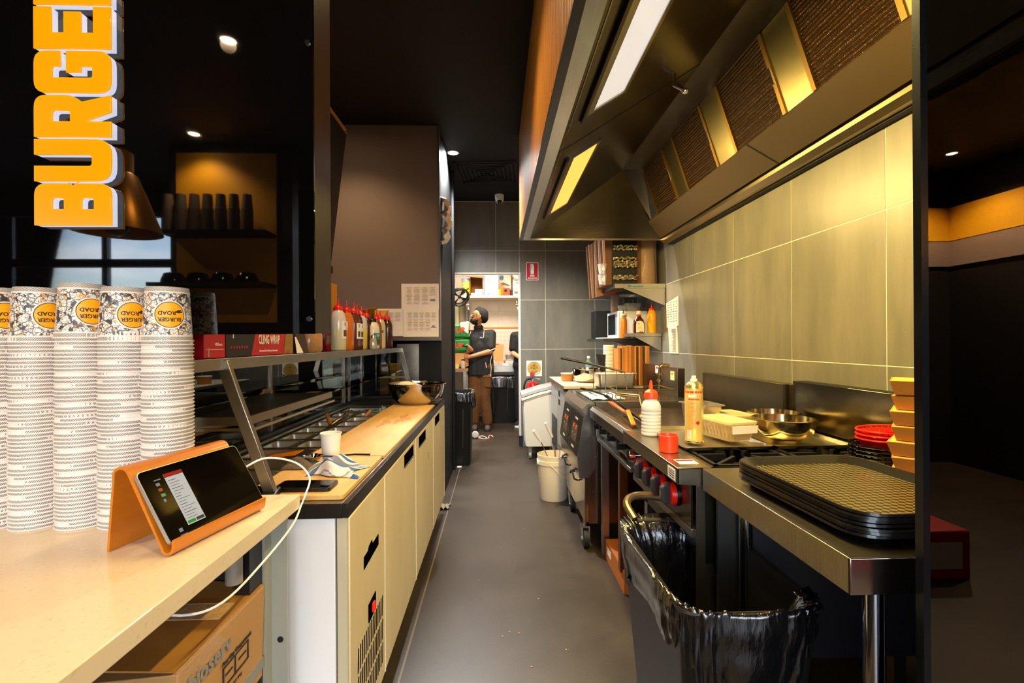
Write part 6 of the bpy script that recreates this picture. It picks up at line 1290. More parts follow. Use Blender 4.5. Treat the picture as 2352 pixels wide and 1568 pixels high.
# ---- back bench (under counter fridge) behind the fryer
bb = thing('back_bench', 'under counter fridge bench with a cream top behind the fryer', 'bench', (1.03, 4.6, 0))
part('top', MB().box(.560, 1.49, 4.05, 5.15, .875, .900), M('cream_top', '#d9c8a6', .4), bb, bev=.002)
part('edge', MB().box(.553, .561, 4.04, 5.15, .855, .896), sst, bb)
part('body', MB().box(.60, 1.48, 4.06, 5.12, .12, .87), M('fridge_grey', '#a8a39a', .35, .6), bb)
part('door', MB().box(.575, .60, 4.10, 4.55, .16, .85), M('fridge_grey'), bb, bev=.002); d_ = part('door', MB().box(.575, .60, 4.57, 5.1, .16, .85), M('fridge_grey'), bb, bev=.002)
vm = MB(); [vm.box(.572, .576, 4.62, 5.05, .22+.016*k, .228+.016*k) for k in range(20)]; part('vent_slots', vm, blackm, d_, stuff=True)
for z in (.80, .72): part('handle_recess', MB().box(.572, .577, 4.40, 4.50, z-.03, z+.02), blackm, bb)
for x, y in ((.66, 4.15), (.66, 5.0), (1.4, 5.0)): part('castor', MB().cyl((x-.015, y, .045), (x+.015, y, .045), .045, n=16).box(x-.02, x+.02, y-.02, y+.02, .08, .125), rubber, bb)
def steelpan(nm, lab, x, y, z, w_, l_, h, rz, fillc=None, mt=None):
    t_ = thing(nm, lab, 'pan', (x, y, z), rz); m = MB(); ring(m, [rr3(w_*.84, l_*.84, .02, 0), rr3(w_*.92, l_*.92, .025, h*.95), rr3(w_, l_, .03, h), rr3(w_, l_, .03, h-.004)]); m.add(rr3(w_*.84, l_*.84, .02, 0), [tuple(range(28))]); part('pan', m, mt or gn, t_, w=False)
    if fillc: part('contents', MB().grid(lambda u, v: ((u-.5)*w_*.88, (v-.5)*l_*.88, h*.92+.008*math.sin(19*u+5)*math.sin(15*v)), 10, 10), M('pf'+fillc, fillc, .7), t_, w=False)
    return t_
steelpan('crumb_pan', 'rectangular steel pan of pale crumbs on the back bench', .965, 3.98, .902, .33, .26, .11, 0, '#d9c49a')
lathe_thing('steel_bowl', 'wide steel bowl on the back bench beside the crumb pan', 'bowl', (.83, 4.42, .901), sb(.15, .12), bowlm, pn='bowl')
kt = thing('kraft_tub', 'round brown card tub on the corner of the back bench', 'tub', (.665, 4.55, .901)); part('tub', MB().lathe([(0, 0), (.055, 0), (.062, .07), (0, .07)], 24), M('kraft_tub', '#a86f34', .6), kt, w=False); part('rim', MB().lathe([(.062, .068), (.065, .072), (.062, .076), (0, .074)], 24), M('cream_label'), kt, w=False)
cupk = mkmesh('cup', MB().olathe([(0, 0), (.033, 0), (.045, .112), (.0475, .113), (.0475, .118), (.044, .117)], 28), M('kraft_cup', '#a9713c', .6), 40)
rimk = mkmesh('rim', MB().olathe([(.0455, .109), (.0482, .111), (.0482, .118), (.044, .118)], 28), M('cup_cream'), 40)
for k in range(19):
    t_ = bpy.data.objects.new('kraft_cup', None); COL.objects.link(t_); t_.location = (.985, 4.24, .901+k*.0122)
    tag(t_, 'bottom brown card cup with its wall showing below the cream rims' if k == 0 else 'nested brown card cup with a cream rim in the stack left of the flat boxes', 'cup', 'brown card cups nested beside the flat boxes')
    for nm, me in (('wall', cupk), ('rim', rimk)): o = bpy.data.objects.new(nm, me); COL.objects.link(o); o.parent = t_
fb2 = thing('flat_box_stack', 'upright row of brown flat cardboard boxes standing behind the fryer', 'boxes', (1.16, 4.09, .90)); rnd = random.Random(2)
x = 1.015
k = 0
while x < 1.275:
    w_ = rnd.uniform(.010, .022); c = ['#a8682a', '#8a5220', '#b8762e', '#3a2010'][rnd.choice([0, 1, 2, 0, 2, 3])]; k += 1
    part('flat_box', MB().box(x, x+w_-.0015, 4.03+rnd.uniform(0, .01), 4.20, .900, 1.235-rnd.uniform(0, .012)-(.02 if k < 3 else 0)), M('fb'+c, c, .7, bump=(40, .1)), fb2); x += w_
tag(part('black_tray_upright', MB().hexa([(.93, 4.22, .91), (.99, 4.20, .91), (.99, 4.22, .91), (.93, 4.24, .91), (.87, 4.22, 1.16), (.99, 4.20, 1.15), (.99, 4.22, 1.15), (.87, 4.24, 1.16)]), blackm), 'black plastic piece leaning behind the brown cup stack', 'plastic piece')
wbt = thing('water_bottle', 'clear water bottle behind the steel bowl', 'bottle', (.905, 4.75, .901)); part('bottle', MB().olathe([(0, 0), (.032, 0), (.034, .15), (.014, .19), (.014, .215), (0, .215)], 20), M('water_green', '#8aa39a', .1, alpha=.45), wbt, w=False); part('cap', MB().lathe([(.015, .205), (.015, .225), (0, .226)], 14), whitep, wbt, w=False)
# ================================================================== BACK WALL SIGNS, EXTINGUISHER, BINS
SY = BY-.004
fs2 = thing('fire_sign', 'red fire extinguisher sign on the grey back wall', 'sign', (.443, SY, 2.02))
part('backing', MB().prism(roundrect(.367, .517, 2.020, 2.238, .008, 3), 'y', SY-.002, SY+.003), M('sign_white', '#ece6dc', .4), fs2); part('red_field', MB().prism(roundrect(.374, .510, 2.027, 2.231, .006, 3), 'y', SY-.003, SY-.002), M('sign_red', '#c2101c', .4), fs2)
part('pictogram', MB().prism([(.423, 2.095), (.462, 2.095), (.464, 2.19), (.455, 2.205), (.455, 2.213), (.460, 2.218), (.430, 2.22), (.417, 2.205), (.414, 2.15), (.420, 2.10), (.421, 2.14), (.422, 2.19), (.430, 2.206), (.424, 2.198)], 'y', SY-.004, SY-.003), M('sign_white'), fs2)
text('lettering', 'FIRE', .030, M('sign_white'), fs2, (.442, SY-.0035, 2.072), (1, 0, 0), (0, 0, 1), bold=.001); text('lettering', 'EXTINGUISHER', .023, M('sign_white'), fs2, (.442, SY-.0035, 2.044), (1, 0, 0), (0, 0, 1), sx=.70, bold=.0008)
ns = thing('notice_sign', 'square white notice with a gold disc about extinguisher type', 'sign', (.457, SY, .85))
part('backing', MB().box(.365, .553, SY-.001, SY+.003, .852, 1.042), M('sign_white'), ns); part('disc', MB().cyl((.458, SY-.002, .947), (.458, SY-.001, .947), .083, n=40), M('gold_disc', '#c7a04c', .4, .3), ns)
for i, (s_, z, sz) in enumerate((('WET', .993, .017), ('CHEMICAL', .977, .017), ('FOR WOOD, PAPER', .961, .0105), ('AND COOKING OIL', .949, .0105), ('FIRES', .937, .012), ('NOT FOR', .914, .016), ('ELECTRICAL', .898, .016), ('FIRES', .882, .014))): text('lettering', s_, sz, ink, ns, (.458, SY-.0025, z), (1, 0, 0), (0, 0, 1), bold=.0004)
text('lettering', 'THIS EXTINGUISHER', .012, ink, ns, (.458, SY-.0025, 1.012), (1, 0, 0), (0, 0, 1), sx=.8)
ex = thing('fire_extinguisher', 'red fire extinguisher behind the white ingredient bin', 'extinguisher', (.43, 5.80, .38))
part('cylinder', MB().lathe([(0, 0), (.075, 0), (.08, .01), (.08, .34), (.06, .40), (.025, .42), (0, .42)], 28), M('ext_red', '#c8101a', .22, coat=.6), ex, w=False)
part('valve', MB().lathe([(.022, .41), (.022, .45), (0, .45)], 14).box(-.02, .012, -.015, .015, .44, .475), chrome, ex, w=False); part('lever', MB().hexa([(-.02, -.008, .46), (.09, -.008, .44), (.09, .008, .44), (-.02, .008, .46), (-.02, -.008, .475), (.09, -.008, .452), (.09, .008, .452), (-.02, .008, .475)]), chrome, ex, w=False)
part('lever', MB().tube([(0, 0, .47), (.03, 0, .50), (.075, 0, .525)], .008), chrome, ex, w=False); part('red_pin', MB().box(-.03, .012, -.012, .012, .48, .52), M('ext_red'), ex, w=False); part('hose', MB().tube(bez([(-.02, 0, .45), (-.07, -.01, .44), (-.10, -.02, .38), (-.105, -.02, .28)], 18), .012), rubber, ex, w=False)
ig = thing('ingredient_bin', 'white rolling ingredient bin with a sloped clear lid by the back wall', 'bin', (.475, 5.45, 0))
bpoly = [(.315, .135), (.655, .135), (.668, .71), (.290, .645)]
part('tub', MB().prism([(.330, .135), (.645, .135), (.655, .145), (.672, .735), (.60, .725), (.45, .69), (.292, .635), (.312, .148)], 'y', 5.25, 5.60), M('bin_white', '#ddd8cc', .4, bump=(3, .05)), ig, bev=.012, seg=3)
part('rim', MB().prism([(.272, .632), (.45, .690), (.60, .727), (.682, .740), (.682, .768), (.60, .755), (.45, .720), (.272, .662)], 'y', 5.24, 5.61), whitep, ig, bev=.004)
part('lid', MB().prism([(.268, .668), (.45, .726), (.60, .760), (.684, .772), (.684, .805), (.60, .800), (.45, .765), (.268, .705)], 'y', 5.24, 5.61), M('lid_cloudy', '#cfcbc4', .2, alpha=.85), ig, bev=.004)
for x, y in ((.36, 5.30), (.36, 5.54), (.62, 5.30), (.62, 5.54)): part('castor', MB().cyl((x-.014, y, .04), (x+.014, y, .04), .04, n=18).box(x-.018, x+.018, y-.012, y+.012, .07, .14), M('castor_grey', '#8e938c', .4), ig)
bk = thing('bucket', 'white round plastic bucket holding wire hooks beside the fryer', 'bucket', (.457, 3.95, 0))
part('bucket', MB().olathe([(0, 0), (.108, 0), (.112, .006), (.126, .285), (.134, .287), (.134, .318), (.129, .320), (.131, .360), (.127, .362), (.122, .30), (.106, .01), (0, .008)], 44), M('bucket_white', '#e6d9c4', .4), bk, w=False)
part('ear', MB().cyl((-.135, -.03, .30), (-.118, -.03, .30), .02, n=12), whitep, bk, w=False); part('handle', MB().tube(bez([(-.04, -.128, .30), (.05, -.15, .22), (.11, -.10, .20), (.128, -.02, .30)], 24), .004), M('bucket_white'), bk, w=False)
for i, (p, q, r_, lab) in enumerate((((-.03, -.03, .30), (-.105, -.06, .47), (-.165, -.085, .565), 'white handled wire hook leaning furthest left in the bucket'), ((.02, 0, .30), (-.01, -.03, .50), (-.065, -.06, .62), 'white handled wire hook standing upright in the bucket'))):
    t_ = thing('basket_hook', lab, 'utensil', (.457, 3.95, .2)); o_ = Vector((.457, 3.95, 0))
    part('wire', MB().tube([o_+Vector(p)*1, o_+Vector(q)], .0035), steel, t_); part('grip', MB().tube([o_+Vector(q), o_+Vector(q).lerp(Vector(r_), .5), o_+Vector(r_)], [.010, .014, .013]), whitep, t_)
tag(part('wire_loop', MB().tube([(.48, 3.93, .25), (.47, 3.93, .42), (.49, 3.93, .44), (.51, 3.93, .42), (.505, 3.93, .25)], .003), M('wire_gold')), 'thin wire loop standing in the bucket', 'wire')
def wheelie(nm, lab, x0, x1, y0, y1, h, seed):
    t_ = thing(nm, lab, 'bin', ((x0+x1)/2, (y0+y1)/2, 0)); cx, cy = (x0+x1)/2, (y0+y1)/2; W, L = x1-x0, y1-y0
    def lp(z, f): return [(cx+x, cy+y, z) for x, y in roundrect(-W/2*f, W/2*f, -L/2*f, L/2*f, .03, 6)]
    m = MB(); ring(m, [lp(0, .82), lp(.01, .84), lp(h-.01, .98), lp(h, 1.0), lp(h, .92), lp(.2, .82)]); m.add(lp(0, .82), [tuple(range(28))]); m.add(lp(.2, .82), [tuple(range(28))]); part('shell', m, M('bin_black'), t_, smooth=30)
    for x in (-.18, .18): part('rib', MB().hexa([(cx+x*W-.008, y0+L*.085, .02), (cx+x*W+.008, y0+L*.085, .02), (cx+x*W+.008, y0+L*.12, .02), (cx+x*W-.008, y0+L*.12, .02), (cx+x*W*1.15-.008, y0+L*.01, h-.16), (cx+x*W*1.15+.008, y0+L*.01, h-.16), (cx+x*W*1.15+.008, y0+L*.05, h-.16), (cx+x*W*1.15-.008, y0+L*.05, h-.16)]), M('bin_black'), t_)
    def f(u, v):
        a = 2*PI*u; c, s = math.cos(a), math.sin(a); k = 5; rf = .010*math.sin(17*a+seed)+.008*math.sin(31*a)
        if v < .5: t = v/.5; W2, L2, z = W+.03+rf*2*(1-t), L+.03+rf*2*(1-t), h+.01-.14*(1-t)-.05*(1-t)*math.sin(2*a+seed)
        else: t = (v-.5)/.5; W2, L2, z = W*(1-.12*t)+rf, L*(1-.12*t)+rf, h+.012-.2*t
        return (cx+W2/2*abs(c)**(2/k)*(1 if c > 0 else -1), cy+L2/2*abs(s)**(2/k)*(1 if s > 0 else -1), z+.008*math.sin(23*a))
    part('liner', MB().grid(f, 120, 14, closed_u=True), lin_m, t_, smooth=180); return t_
wheelie('tall_bin', 'tall black ribbed bin with a liner beside the black column', -.56, -.255, 4.98, 5.42, .75, 1)
wheelie('large_bin', 'large square black bin with a liner behind the man in the store room', -.22, .34, 7.58, 8.0, .73, 4)
wfl = tag(part('white_scrap', MB().box(-.405, -.36, 4.955, 4.985, 0, .008), whitep), 'small white scrap on the floor at the foot of the tall bin', 'scrap')
rl_ = thing('work_lamp', 'round clear glass lamp lying on the floor with white and orange leads', 'lamp', (-.285, 6.42, 0))
part('rim', MB().cyl((-.285, 6.42, .055), (-.285, 6.47, .055), .055, .035, 28), rubber, rl_); part('lens', MB().ball((-.285, 6.418, .055), (.048, .012, .048), 20, 10), M('lamp_lens', '#e8e4dc', .1, .3, nz=(90, .6), bump=(80, .8)), rl_)
part('lead', MB().tube(bez([(-.24, 6.42, .03), (-.18, 6.44, .03), (-.12, 6.42, .006), (-.10, 6.46, .03), (-.07, 6.44, .035), (-.05, 6.42, .02)], 30), .004).tube(bez([(-.24, 6.42, .02), (-.18, 6.38, .006), (-.12, 6.40, .006), (-.10, 6.43, .006)], 20), .004), M('cable_white'), rl_)
part('orange_clip', MB().box(-.245, -.215, 6.39, 6.41, 0, .015).box(-.095, -.075, 6.44, 6.46, .03, .045).box(-.125, -.105, 6.39, 6.41, 0, .012), M('orange_bit', '#e0500c', .5), rl_)
# ================================================================== STORE ROOM
k8 = 1118/8.1
stb = thing('store_bench', 'steel bench along the store room wall', 'bench', (.1, 8.0, 0)); part('top', MB().box(-1.1, 1.45, 7.70, 8.34, .855, .89), steel, stb); part('apron', MB().box(-1.1, 1.45, 7.70, 7.705, .80, .856), steel, stb)
for x in (-.9, -.3, .42, 1.3): part('leg', MB().cyl((x, 7.75, 0), (x, 7.75, .86), .02, n=12), steel, stb)
part('low_shelf', MB().box(-1.0, 1.4, 7.98, 8.3, .27, .29), steel, stb)
ssf = thing('store_shelf', 'white wall shelf full of boxes in the store room', 'shelf', (-.1, 8.1, 1.99)); part('board', MB().box(-.578, 1.2, 7.85, 8.34, 1.985, 2.02), M('shelf_cream', '#ded2bc', .5), ssf)
for x in (-.46, .34): part('bracket', MB().tube([(x, 8.0, 1.985), (x, 7.99, 1.90), (x+.02, 7.98, 1.80)], .02).ball((x, 7.98, 1.88), .035, 10, 8), chrome, ssf)
SZT = 2.021
def px8(px): return (px-1140)/1118*7.9
def sbox(nm, lab, x0, x1, z0, z1, col, y0=7.88, y1=8.1, cat='box'):
    t_ = thing(nm, lab, cat, ((px8(x0)+px8(x1))/2, (y0+y1)/2, z0)); part('carton', MB().box(px8(x0), px8(x1)-.003, y0, y1, z0, z1), M('sb'+col, col, .55), t_, bev=.002); return t_
tin = thing('flour_tin', 'green yellow printed tub with a blue lid on the store shelf', 'tub', (px8(1071), 7.97, SZT)); part('body', MB().lathe([(0, 0), (.072, 0), (.072, .285), (0, .285)], 24), M('lime', '#c6cc0a', .45), tin, w=False); part('lid', MB().lathe([(.075, .235), (.075, .285), (0, .287)], 24), M('pale_blue', '#8ea6d2', .4), tin, w=False); part('base_band', MB().lathe([(.0735, 0), (.0735, .035)], 24), M('pale_blue'), tin, w=False); part('print', MB().box(-.05, .05, -.0735, -.071, .15, .165).box(-.055, .03, -.0735, -.071, .19, .20), whitep, tin, w=False)
opb = thing('open_box', 'open brown cardboard box on its side on the store shelf', 'box', (px8(1095), 8.0, SZT)); ox0, ox1 = px8(1081), px8(1109)
for a in ((ox0, ox1, 8.12, 8.13, SZT, SZT+.30), (ox0, ox0+.006, 7.9, 8.13, SZT, SZT+.30), (ox1-.006, ox1, 7.9, 8.13, SZT, SZT+.30), (ox0, ox1, 7.9, 8.13, SZT+.295, SZT+.30)): part('panel', MB().box(*a), M('inside_brown', '#8a5214', .7), opb)
part('flap', MB().hexa([(ox0-.05, 7.80, SZT+.30), (ox1, 7.80, SZT+.275), (ox1, 7.9, SZT+.29), (ox0, 7.9, SZT+.30), (ox0-.05, 7.80, SZT+.305), (ox1, 7.80, SZT+.28), (ox1, 7.9, SZT+.30), (ox0, 7.9, SZT+.305)]), kraft, opb)
sbox('small_box', 'small white box lying left in front of the open brown box', 1083, 1096, SZT, SZT+.045, '#e9dfd2', 7.86, 7.895); sbox('small_box', 'small white box lying right in front of the open brown box', 1096, 1110, SZT, SZT+.047, '#efe6da', 7.86, 7.895); sbox('small_box', 'small white box stacked on the other small ones', 1092, 1110, SZT+.049, SZT+.105, '#eee4d8', 7.86, 7.895)
sbox('grey_folder', 'grey folder standing between the boxes on the store shelf', 1110, 1114, SZT, SZT+.27, '#8d949c')
w1 = sbox('carton', 'white carton with blue lettering on the store shelf', 1114, 1146, SZT, SZT+.235, '#ede3d6'); w2 = sbox('carton', 'white carton on top of the blue lettered one', 1114, 1146, SZT+.237, SZT+.42, '#ede3d6')
bl_ = M('blue_ink', '#2a7fae', .5)
for o_, zz in ((w1, SZT+.03), (w2, SZT+.265)): text('lettering', 'L', .055, bl_, o_, (px8(1123), 7.878, zz), (1, 0, 0), (0, 0, 1), bold=.002)
text('lettering', 'Clear', .045, bl_, w1, (px8(1130), 7.878, SZT+.185), (1, .0, .1), (0, 0, 1), bold=.0)
sbox('yellow_box', 'yellow small carton left of the orange ones', 1145, 1151, SZT, SZT+.105, '#f2b60c'); sbox('orange_box', 'orange small carton with a white panel on the shelf', 1149, 1158, SZT+.01, SZT+.175, '#ea7a10', 7.92, 8.0); rbx = sbox('orange_box', 'red orange printed carton on the store shelf', 1156, 1172, SZT, SZT+.120, '#e4421a', 7.87, 7.95); part('picture', MB().cyl((px8(1162), 7.868, SZT+.08), (px8(1162), 7.87, SZT+.08), .025, n=12), blackm, rbx)
lidx = tag(part('box_lid', MB().hexa([(px8(1148), 7.88, SZT+.19), (px8(1170), 7.88, SZT+.165), (px8(1170), 8.0, SZT+.17), (px8(1148), 8.0, SZT+.2), (px8(1157), 7.88, SZT+.215), (px8(1171), 7.88, SZT+.17), (px8(1171), 8.0, SZT+.175), (px8(1157), 8.0, SZT+.22)]), M('lid_brown', '#6d3f18', .6)), 'brown cardboard lid resting on the orange cartons', 'lid')
sbox('black_box', 'black small box right of the orange cartons', 1172, 1178, SZT, SZT+.10, '#1a1414'); cw = sbox('carton', 'cream carton with brown printing at the right end of the shelf', 1179, 1205, SZT, SZT+.26, '#eadcc4'); part('print', MB().box(px8(1182), px8(1190), 7.876, 7.88, SZT+.03, SZT+.07).box(px8(1182), px8(1194), 7.876, 7.88, SZT+.10, SZT+.106).box(px8(1182), px8(1194), 7.876, 7.88, SZT+.235, SZT+.25).box(px8(1186), px8(1194), 7.876, 7.88, SZT+.20, SZT+.215), M('brown_print2', '#7a6a56', .5), cw)
cw2 = sbox('carton', 'large white carton with a blue swoosh behind the orange cartons', 1146, 1176, SZT, SZT+.50, '#e3d6c6', 8.13, 8.33); part('swoosh', MB().prism([(px8(1148), SZT+.33), (px8(1153), SZT+.36), (px8(1158), SZT+.355), (px8(1158), SZT+.30), (px8(1155), SZT+.28), (px8(1149), SZT+.29)], 'y', 8.124, 8.13), M('blue_ink'), cw2)
tb2 = tag(part('tilted_carton', MB().hexa([(px8(1172), 7.9, SZT+.42), (px8(1183), 7.9, SZT+.275), (px8(1205), 7.9, SZT+.265), (px8(1205), 7.9, SZT+.42), (px8(1172), 8.1, SZT+.42), (px8(1183), 8.1, SZT+.275), (px8(1205), 8.1, SZT+.265), (px8(1205), 8.1, SZT+.42)]), M('sb#e3d6c6')), 'cream carton tipped on top of the end carton', 'box')
fan = thing('round_fan', 'black round fan mounted high at the left of the store room', 'fan', (-.54, 7.3, 1.94)); fan.rotation_euler = (.75, .65, .9); fan.scale = (.8, .8, .8)
part('ring', MB().tube([(.17*math.cos(a), 0, .17*math.sin(a)) for a in [2*PI*k/28 for k in range(29)]], .022, 8).tube([(.165*math.cos(a), .07, .165*math.sin(a)) for a in [2*PI*k/28 for k in range(29)]], .014, 6), blackp, fan, w=False)
for k in range(4): a = k*PI/2+.3; part('blade', MB().hexa([(.02*math.cos(a), .02, .02*math.sin(a)), (.14*math.cos(a-.25), .01, .14*math.sin(a-.25)), (.14*math.cos(a+.25), .045, .14*math.sin(a+.25)), (.02*math.cos(a+.4), .03, .02*math.sin(a+.4)), (.02*math.cos(a), .024, .02*math.sin(a)), (.14*math.cos(a-.25), .014, .14*math.sin(a-.25)), (.14*math.cos(a+.25), .049, .14*math.sin(a+.25)), (.02*math.cos(a+.4), .034, .02*math.sin(a+.4))]), blackp, fan, w=False)
part('hub', MB().ball((0, .03, 0), .035, 12, 8), blackp, fan, w=False); part('arm', MB().tube([(0, .06, 0), (.02, .12, .12), (.05, .16, .22)], .012), blackp, fan, w=False)
pipes = thing('pipes', 'vertical cream and grey pipes on the store room wall', 'pipe', (-.55, 8.33, 0))
for x, r_, c in ((-.66, .035, '#b5b48c'), (-.58, .05, '#87836c'), (-.53, .012, '#6b665c'), (-.47, .016, '#5c6878')): part('pipe', MB().cyl((x, 8.31, .9), (x, 8.31, 1.92), r_, n=14), M('pipe'+c, c, .4), pipes)
wbd = thing('planner_board', 'white wall planner with a faint grid and timber top rail', 'board', (.15, 8.33, .95)); pbd = part('board', MB().box(-.40, .80, 8.335, 8.348, .93, 1.50), M('board_white', '#ddd2c4', .35), wbd); part('rail', MB().box(-.40, .80, 8.325, 8.348, 1.50, 1.53), M('rail_wood', '#b98a4e', .5), wbd)
gm = MB(); [gm.box(-.38+.075*k, -.378+.075*k, 8.333, 8.335, .95, 1.45) for k in range(16)]; [gm.box(-.38, .78, 8.333, 8.335, .95+.07*k, .952+.07*k) for k in range(8)]; part('grid_lines', gm, M('grid_grey', '#b3a697', .5), pbd, stuff=True)
text('lettering', 'MONTH', .03, M('grey_ink'), pbd, (-.10, 8.332, 1.475), (1, 0, 0), (0, 0, 1))
ob2 = thing('takeaway_box', 'large open cardboard box with its lid raised on the store bench', 'box', (-.03, 7.95, .892))
part('lid', MB().hexa([(-.20, 7.96, .93), (.10, 7.96, .93), (.10, 7.97, .93), (-.20, 7.97, .93), (-.17, 8.05, 1.23), (.125, 8.05, 1.23), (.125, 8.06, 1.23), (-.17, 8.06, 1.23)]), M('lid_tan', '#c08a4a', .6), ob2); part('edge', MB().box(-.17, .04, 8.045, 8.065, 1.225, 1.245), M('orange_bit'), ob2); part('tray', MB().box(-.20, .03, 7.74, 7.95, .892, .945).box(.035, .115, 7.74, 7.95, .892, .95), M('tray_lilac', '#c3b7b4', .5), ob2); part('stack', MB().box(-.19, -.03, 7.76, 7.86, .945, .975), whitep, ob2)
steelpan('store_pan', 'lower steel pan on the store bench', .26, 7.9, .935, .30, .25, .04, 0); steelpan('store_pan', 'upper steel pan stacked on the store bench', .27, 7.9, .978, .28, .24, .09, 0, '#8a8578')
fl2 = thing('printed_carton', 'flat printed white carton under the steel pans', 'box', (.23, 7.85, .892)); part('carton', MB().box(.10, .40, 7.72, 8.0, .892, .933), M('carton_pale', '#cfd3d4', .5), fl2); part('print', MB().box(.19, .38, 7.718, 7.72, .900, .926), M('print_grey', '#6d6d70', .5, nz=(120, .9), col2='#e0e0e0'), fl2)
# sacks and cartons at the left of the store room
sack = thing('rice_sack', 'green sack with red lettering stacked on cartons at the left', 'sack', (-.55, 7.0, 1.13))
grm = M('sack_green', '#10762c', .35, nz=(6, .3), bump=(20, .2)); 
def sackm(z0, z1, x0, x1, y0, y1): return MB().grid(lambda u, v: ((x0+x1)/2+(x1-x0)/2*abs(math.cos(2*PI*u))**.5*(1 if math.cos(2*PI*u) > 0 else -1)*(math.sin(PI*min(max(v, .02), .98))**.35), (y0+y1)/2+(y1-y0)/2*abs(math.sin(2*PI*u))**.5*(1 if math.sin(2*PI*u) > 0 else -1)*(math.sin(PI*min(max(v, .02), .98))**.35), z0+(z1-z0)*v), 40, 14, closed_u=True)
part('sack', MB().hexa([(-.90, 6.9, 1.33), (-.37, 6.9, 1.33), (-.37, 7.3, 1.33), (-.90, 7.3, 1.33), (-.90, 6.9, 1.53), (-.44, 6.92, 1.53), (-.44, 7.28, 1.53), (-.90, 7.3, 1.53)]), grm, sack, bev=.035, seg=3); part('white_end', MB().hexa([(-.50, 6.89, 1.46), (-.40, 6.89, 1.38), (-.38, 7.28, 1.38), (-.50, 7.28, 1.46), (-.52, 6.90, 1.545), (-.39, 6.90, 1.57), (-.39, 7.28, 1.57), (-.52, 7.28, 1.545)]), M('sack_white', '#d8ccb8', .4), sack, bev=.015)
text('lettering', 'WUP', .10, M('letter_red', '#d0301c', .4), sack, (-.56, 6.888, 1.43), (1, 0, .1), (0, 0, 1), bold=.004)
sack2 = thing('rice_sack', 'lower green sack with red lettering beside the man', 'sack', (-.62, 7.05, 1.14)); part('sack', MB().box(-.92, -.38, 6.91, 7.3, 1.125, 1.325), grm, sack2, bev=.04, seg=3); text('lettering', 'WUP', .10, M('letter_red'), sack2, (-.58, 6.902, 1.22), (1, 0, 0), (0, 0, 1), bold=.004)
crt = thing('carton', 'tan carton with a red line under the green sacks', 'box', (-.66, 7.1, .95)); part('carton', MB().box(-.92, -.40, 6.95, 7.3, .93, 1.12), M('tan_carton', '#c79458', .6), crt); part('red_line', MB().box(-.92, -.40, 6.948, 6.95, .945, .955), M('red_carton'), crt)
sdb = thing('side_table', 'dark side table carrying the carton and green sacks', 'table', (-.66, 7.1, 0)); part('top', MB().box(-1.05, -.40, 6.85, 7.4, .86, .90), M('table_wood', '#8a6a4a', .5), sdb)
for x, y in ((-1.0, 6.9), (-.45, 6.9), (-1.0, 7.35), (-.45, 7.35)): part('leg', MB().box(x-.02, x+.02, y-.02, y+.02, 0, .86), steel, sdb)
jr = thing('glass_jar', 'small clear jar standing in front of the tan carton', 'jar', (-.47, 6.9, .902)); part('jar', MB().lathe([(0, 0), (.03, 0), (.03, .09), (.022, .11), (0, .11)], 16), M('ribbed_glass'), jr, w=False); part('lid', MB().lathe([(.024, .11), (.024, .13), (0, .13)], 14), blackp, jr, w=False)
lm = tag(part('lime_pack', MB().box(-.62, -.53, 6.87, 6.93, .902, .96), M('lime_pale', '#c9c06a', .5)), 'pale yellow pack at the front of the side table', 'pack')
spb = thing('spray_bottle', 'white spray bottle with a red trigger under the store bench', 'bottle', (.365, 7.8, .29)); part('bottle', MB().lathe([(0, 0), (.035, 0), (.037, .14), (.015, .19), (.015, .21), (0, .21)], 16), M('spray_pale', '#b9c0cc', .3), spb, w=False); part('trigger', MB().box(-.015, .03, -.012, .012, .21, .25).box(.01, .02, -.008, .008, .15, .21), redp, spb, w=False)
# ================================================================== PEOPLE
skin = M('skin', '#a06a44', .5, sss=0); blackc = M('polo_black', '#07080b', .75, nz=(12, .3), bump=(14, .4)); hair = M('hair', '#0d0908', .8, bump=(60, .5))
def fuse(name, mb, mt, parent, vox=.010, sm=4, k=.5, smooth=180, cut=None):
    me = bpy.data.meshes.new(name); me.from_pydata([tuple(v) for v in mb.v], [], mb.f); t = bpy.data.objects.new(name, me); COL.objects.link(t)
    bm = bmesh.new(); bm.from_mesh(me); bmesh.ops.recalc_face_normals(bm, faces=bm.faces); bm.to_mesh(me); bm.free()
    r = t.modifiers.new('r', 'REMESH'); r.mode = 'VOXEL'; r.voxel_size = vox
    s = t.modifiers.new('s', 'SMOOTH'); s.iterations = sm; s.factor = k
    out = bpy.data.meshes.new_from_object(t.evaluated_get(bpy.context.evaluated_depsgraph_get())); bpy.data.objects.remove(t)
    if cut is not None:
        bm = bmesh.new(); bm.from_mesh(out); r_ = bmesh.ops.bisect_plane(bm, geom=bm.verts[:]+bm.edges[:]+bm.faces[:], plane_co=(0, 0, cut), plane_no=(0, 0, -1), clear_outer=True)
        bmesh.ops.holes_fill(bm, edges=[e for e in bm.edges if e.is_boundary]); bm.to_mesh(out); bm.free()
    out.materials.clear(); out.materials.append(mt); out.shade_smooth(); o_ = woff(parent); out.transform(Matrix.Translation(-o_))
    ob = bpy.data.objects.new(name, out); COL.objects.link(ob); ob.parent = parent; return ob
def V(*a): return Vector(a)
P0 = V(-.235, 7.08, 0)
man = thing('person', 'man in black turban, black polo and brown cargo trousers, arms folded, looking up', 'person', tuple(P0))
def L(m, a, b, r0, r1): m.limb(P0+V(*a), P0+V(*b), r0, r1)
b_ = MB()
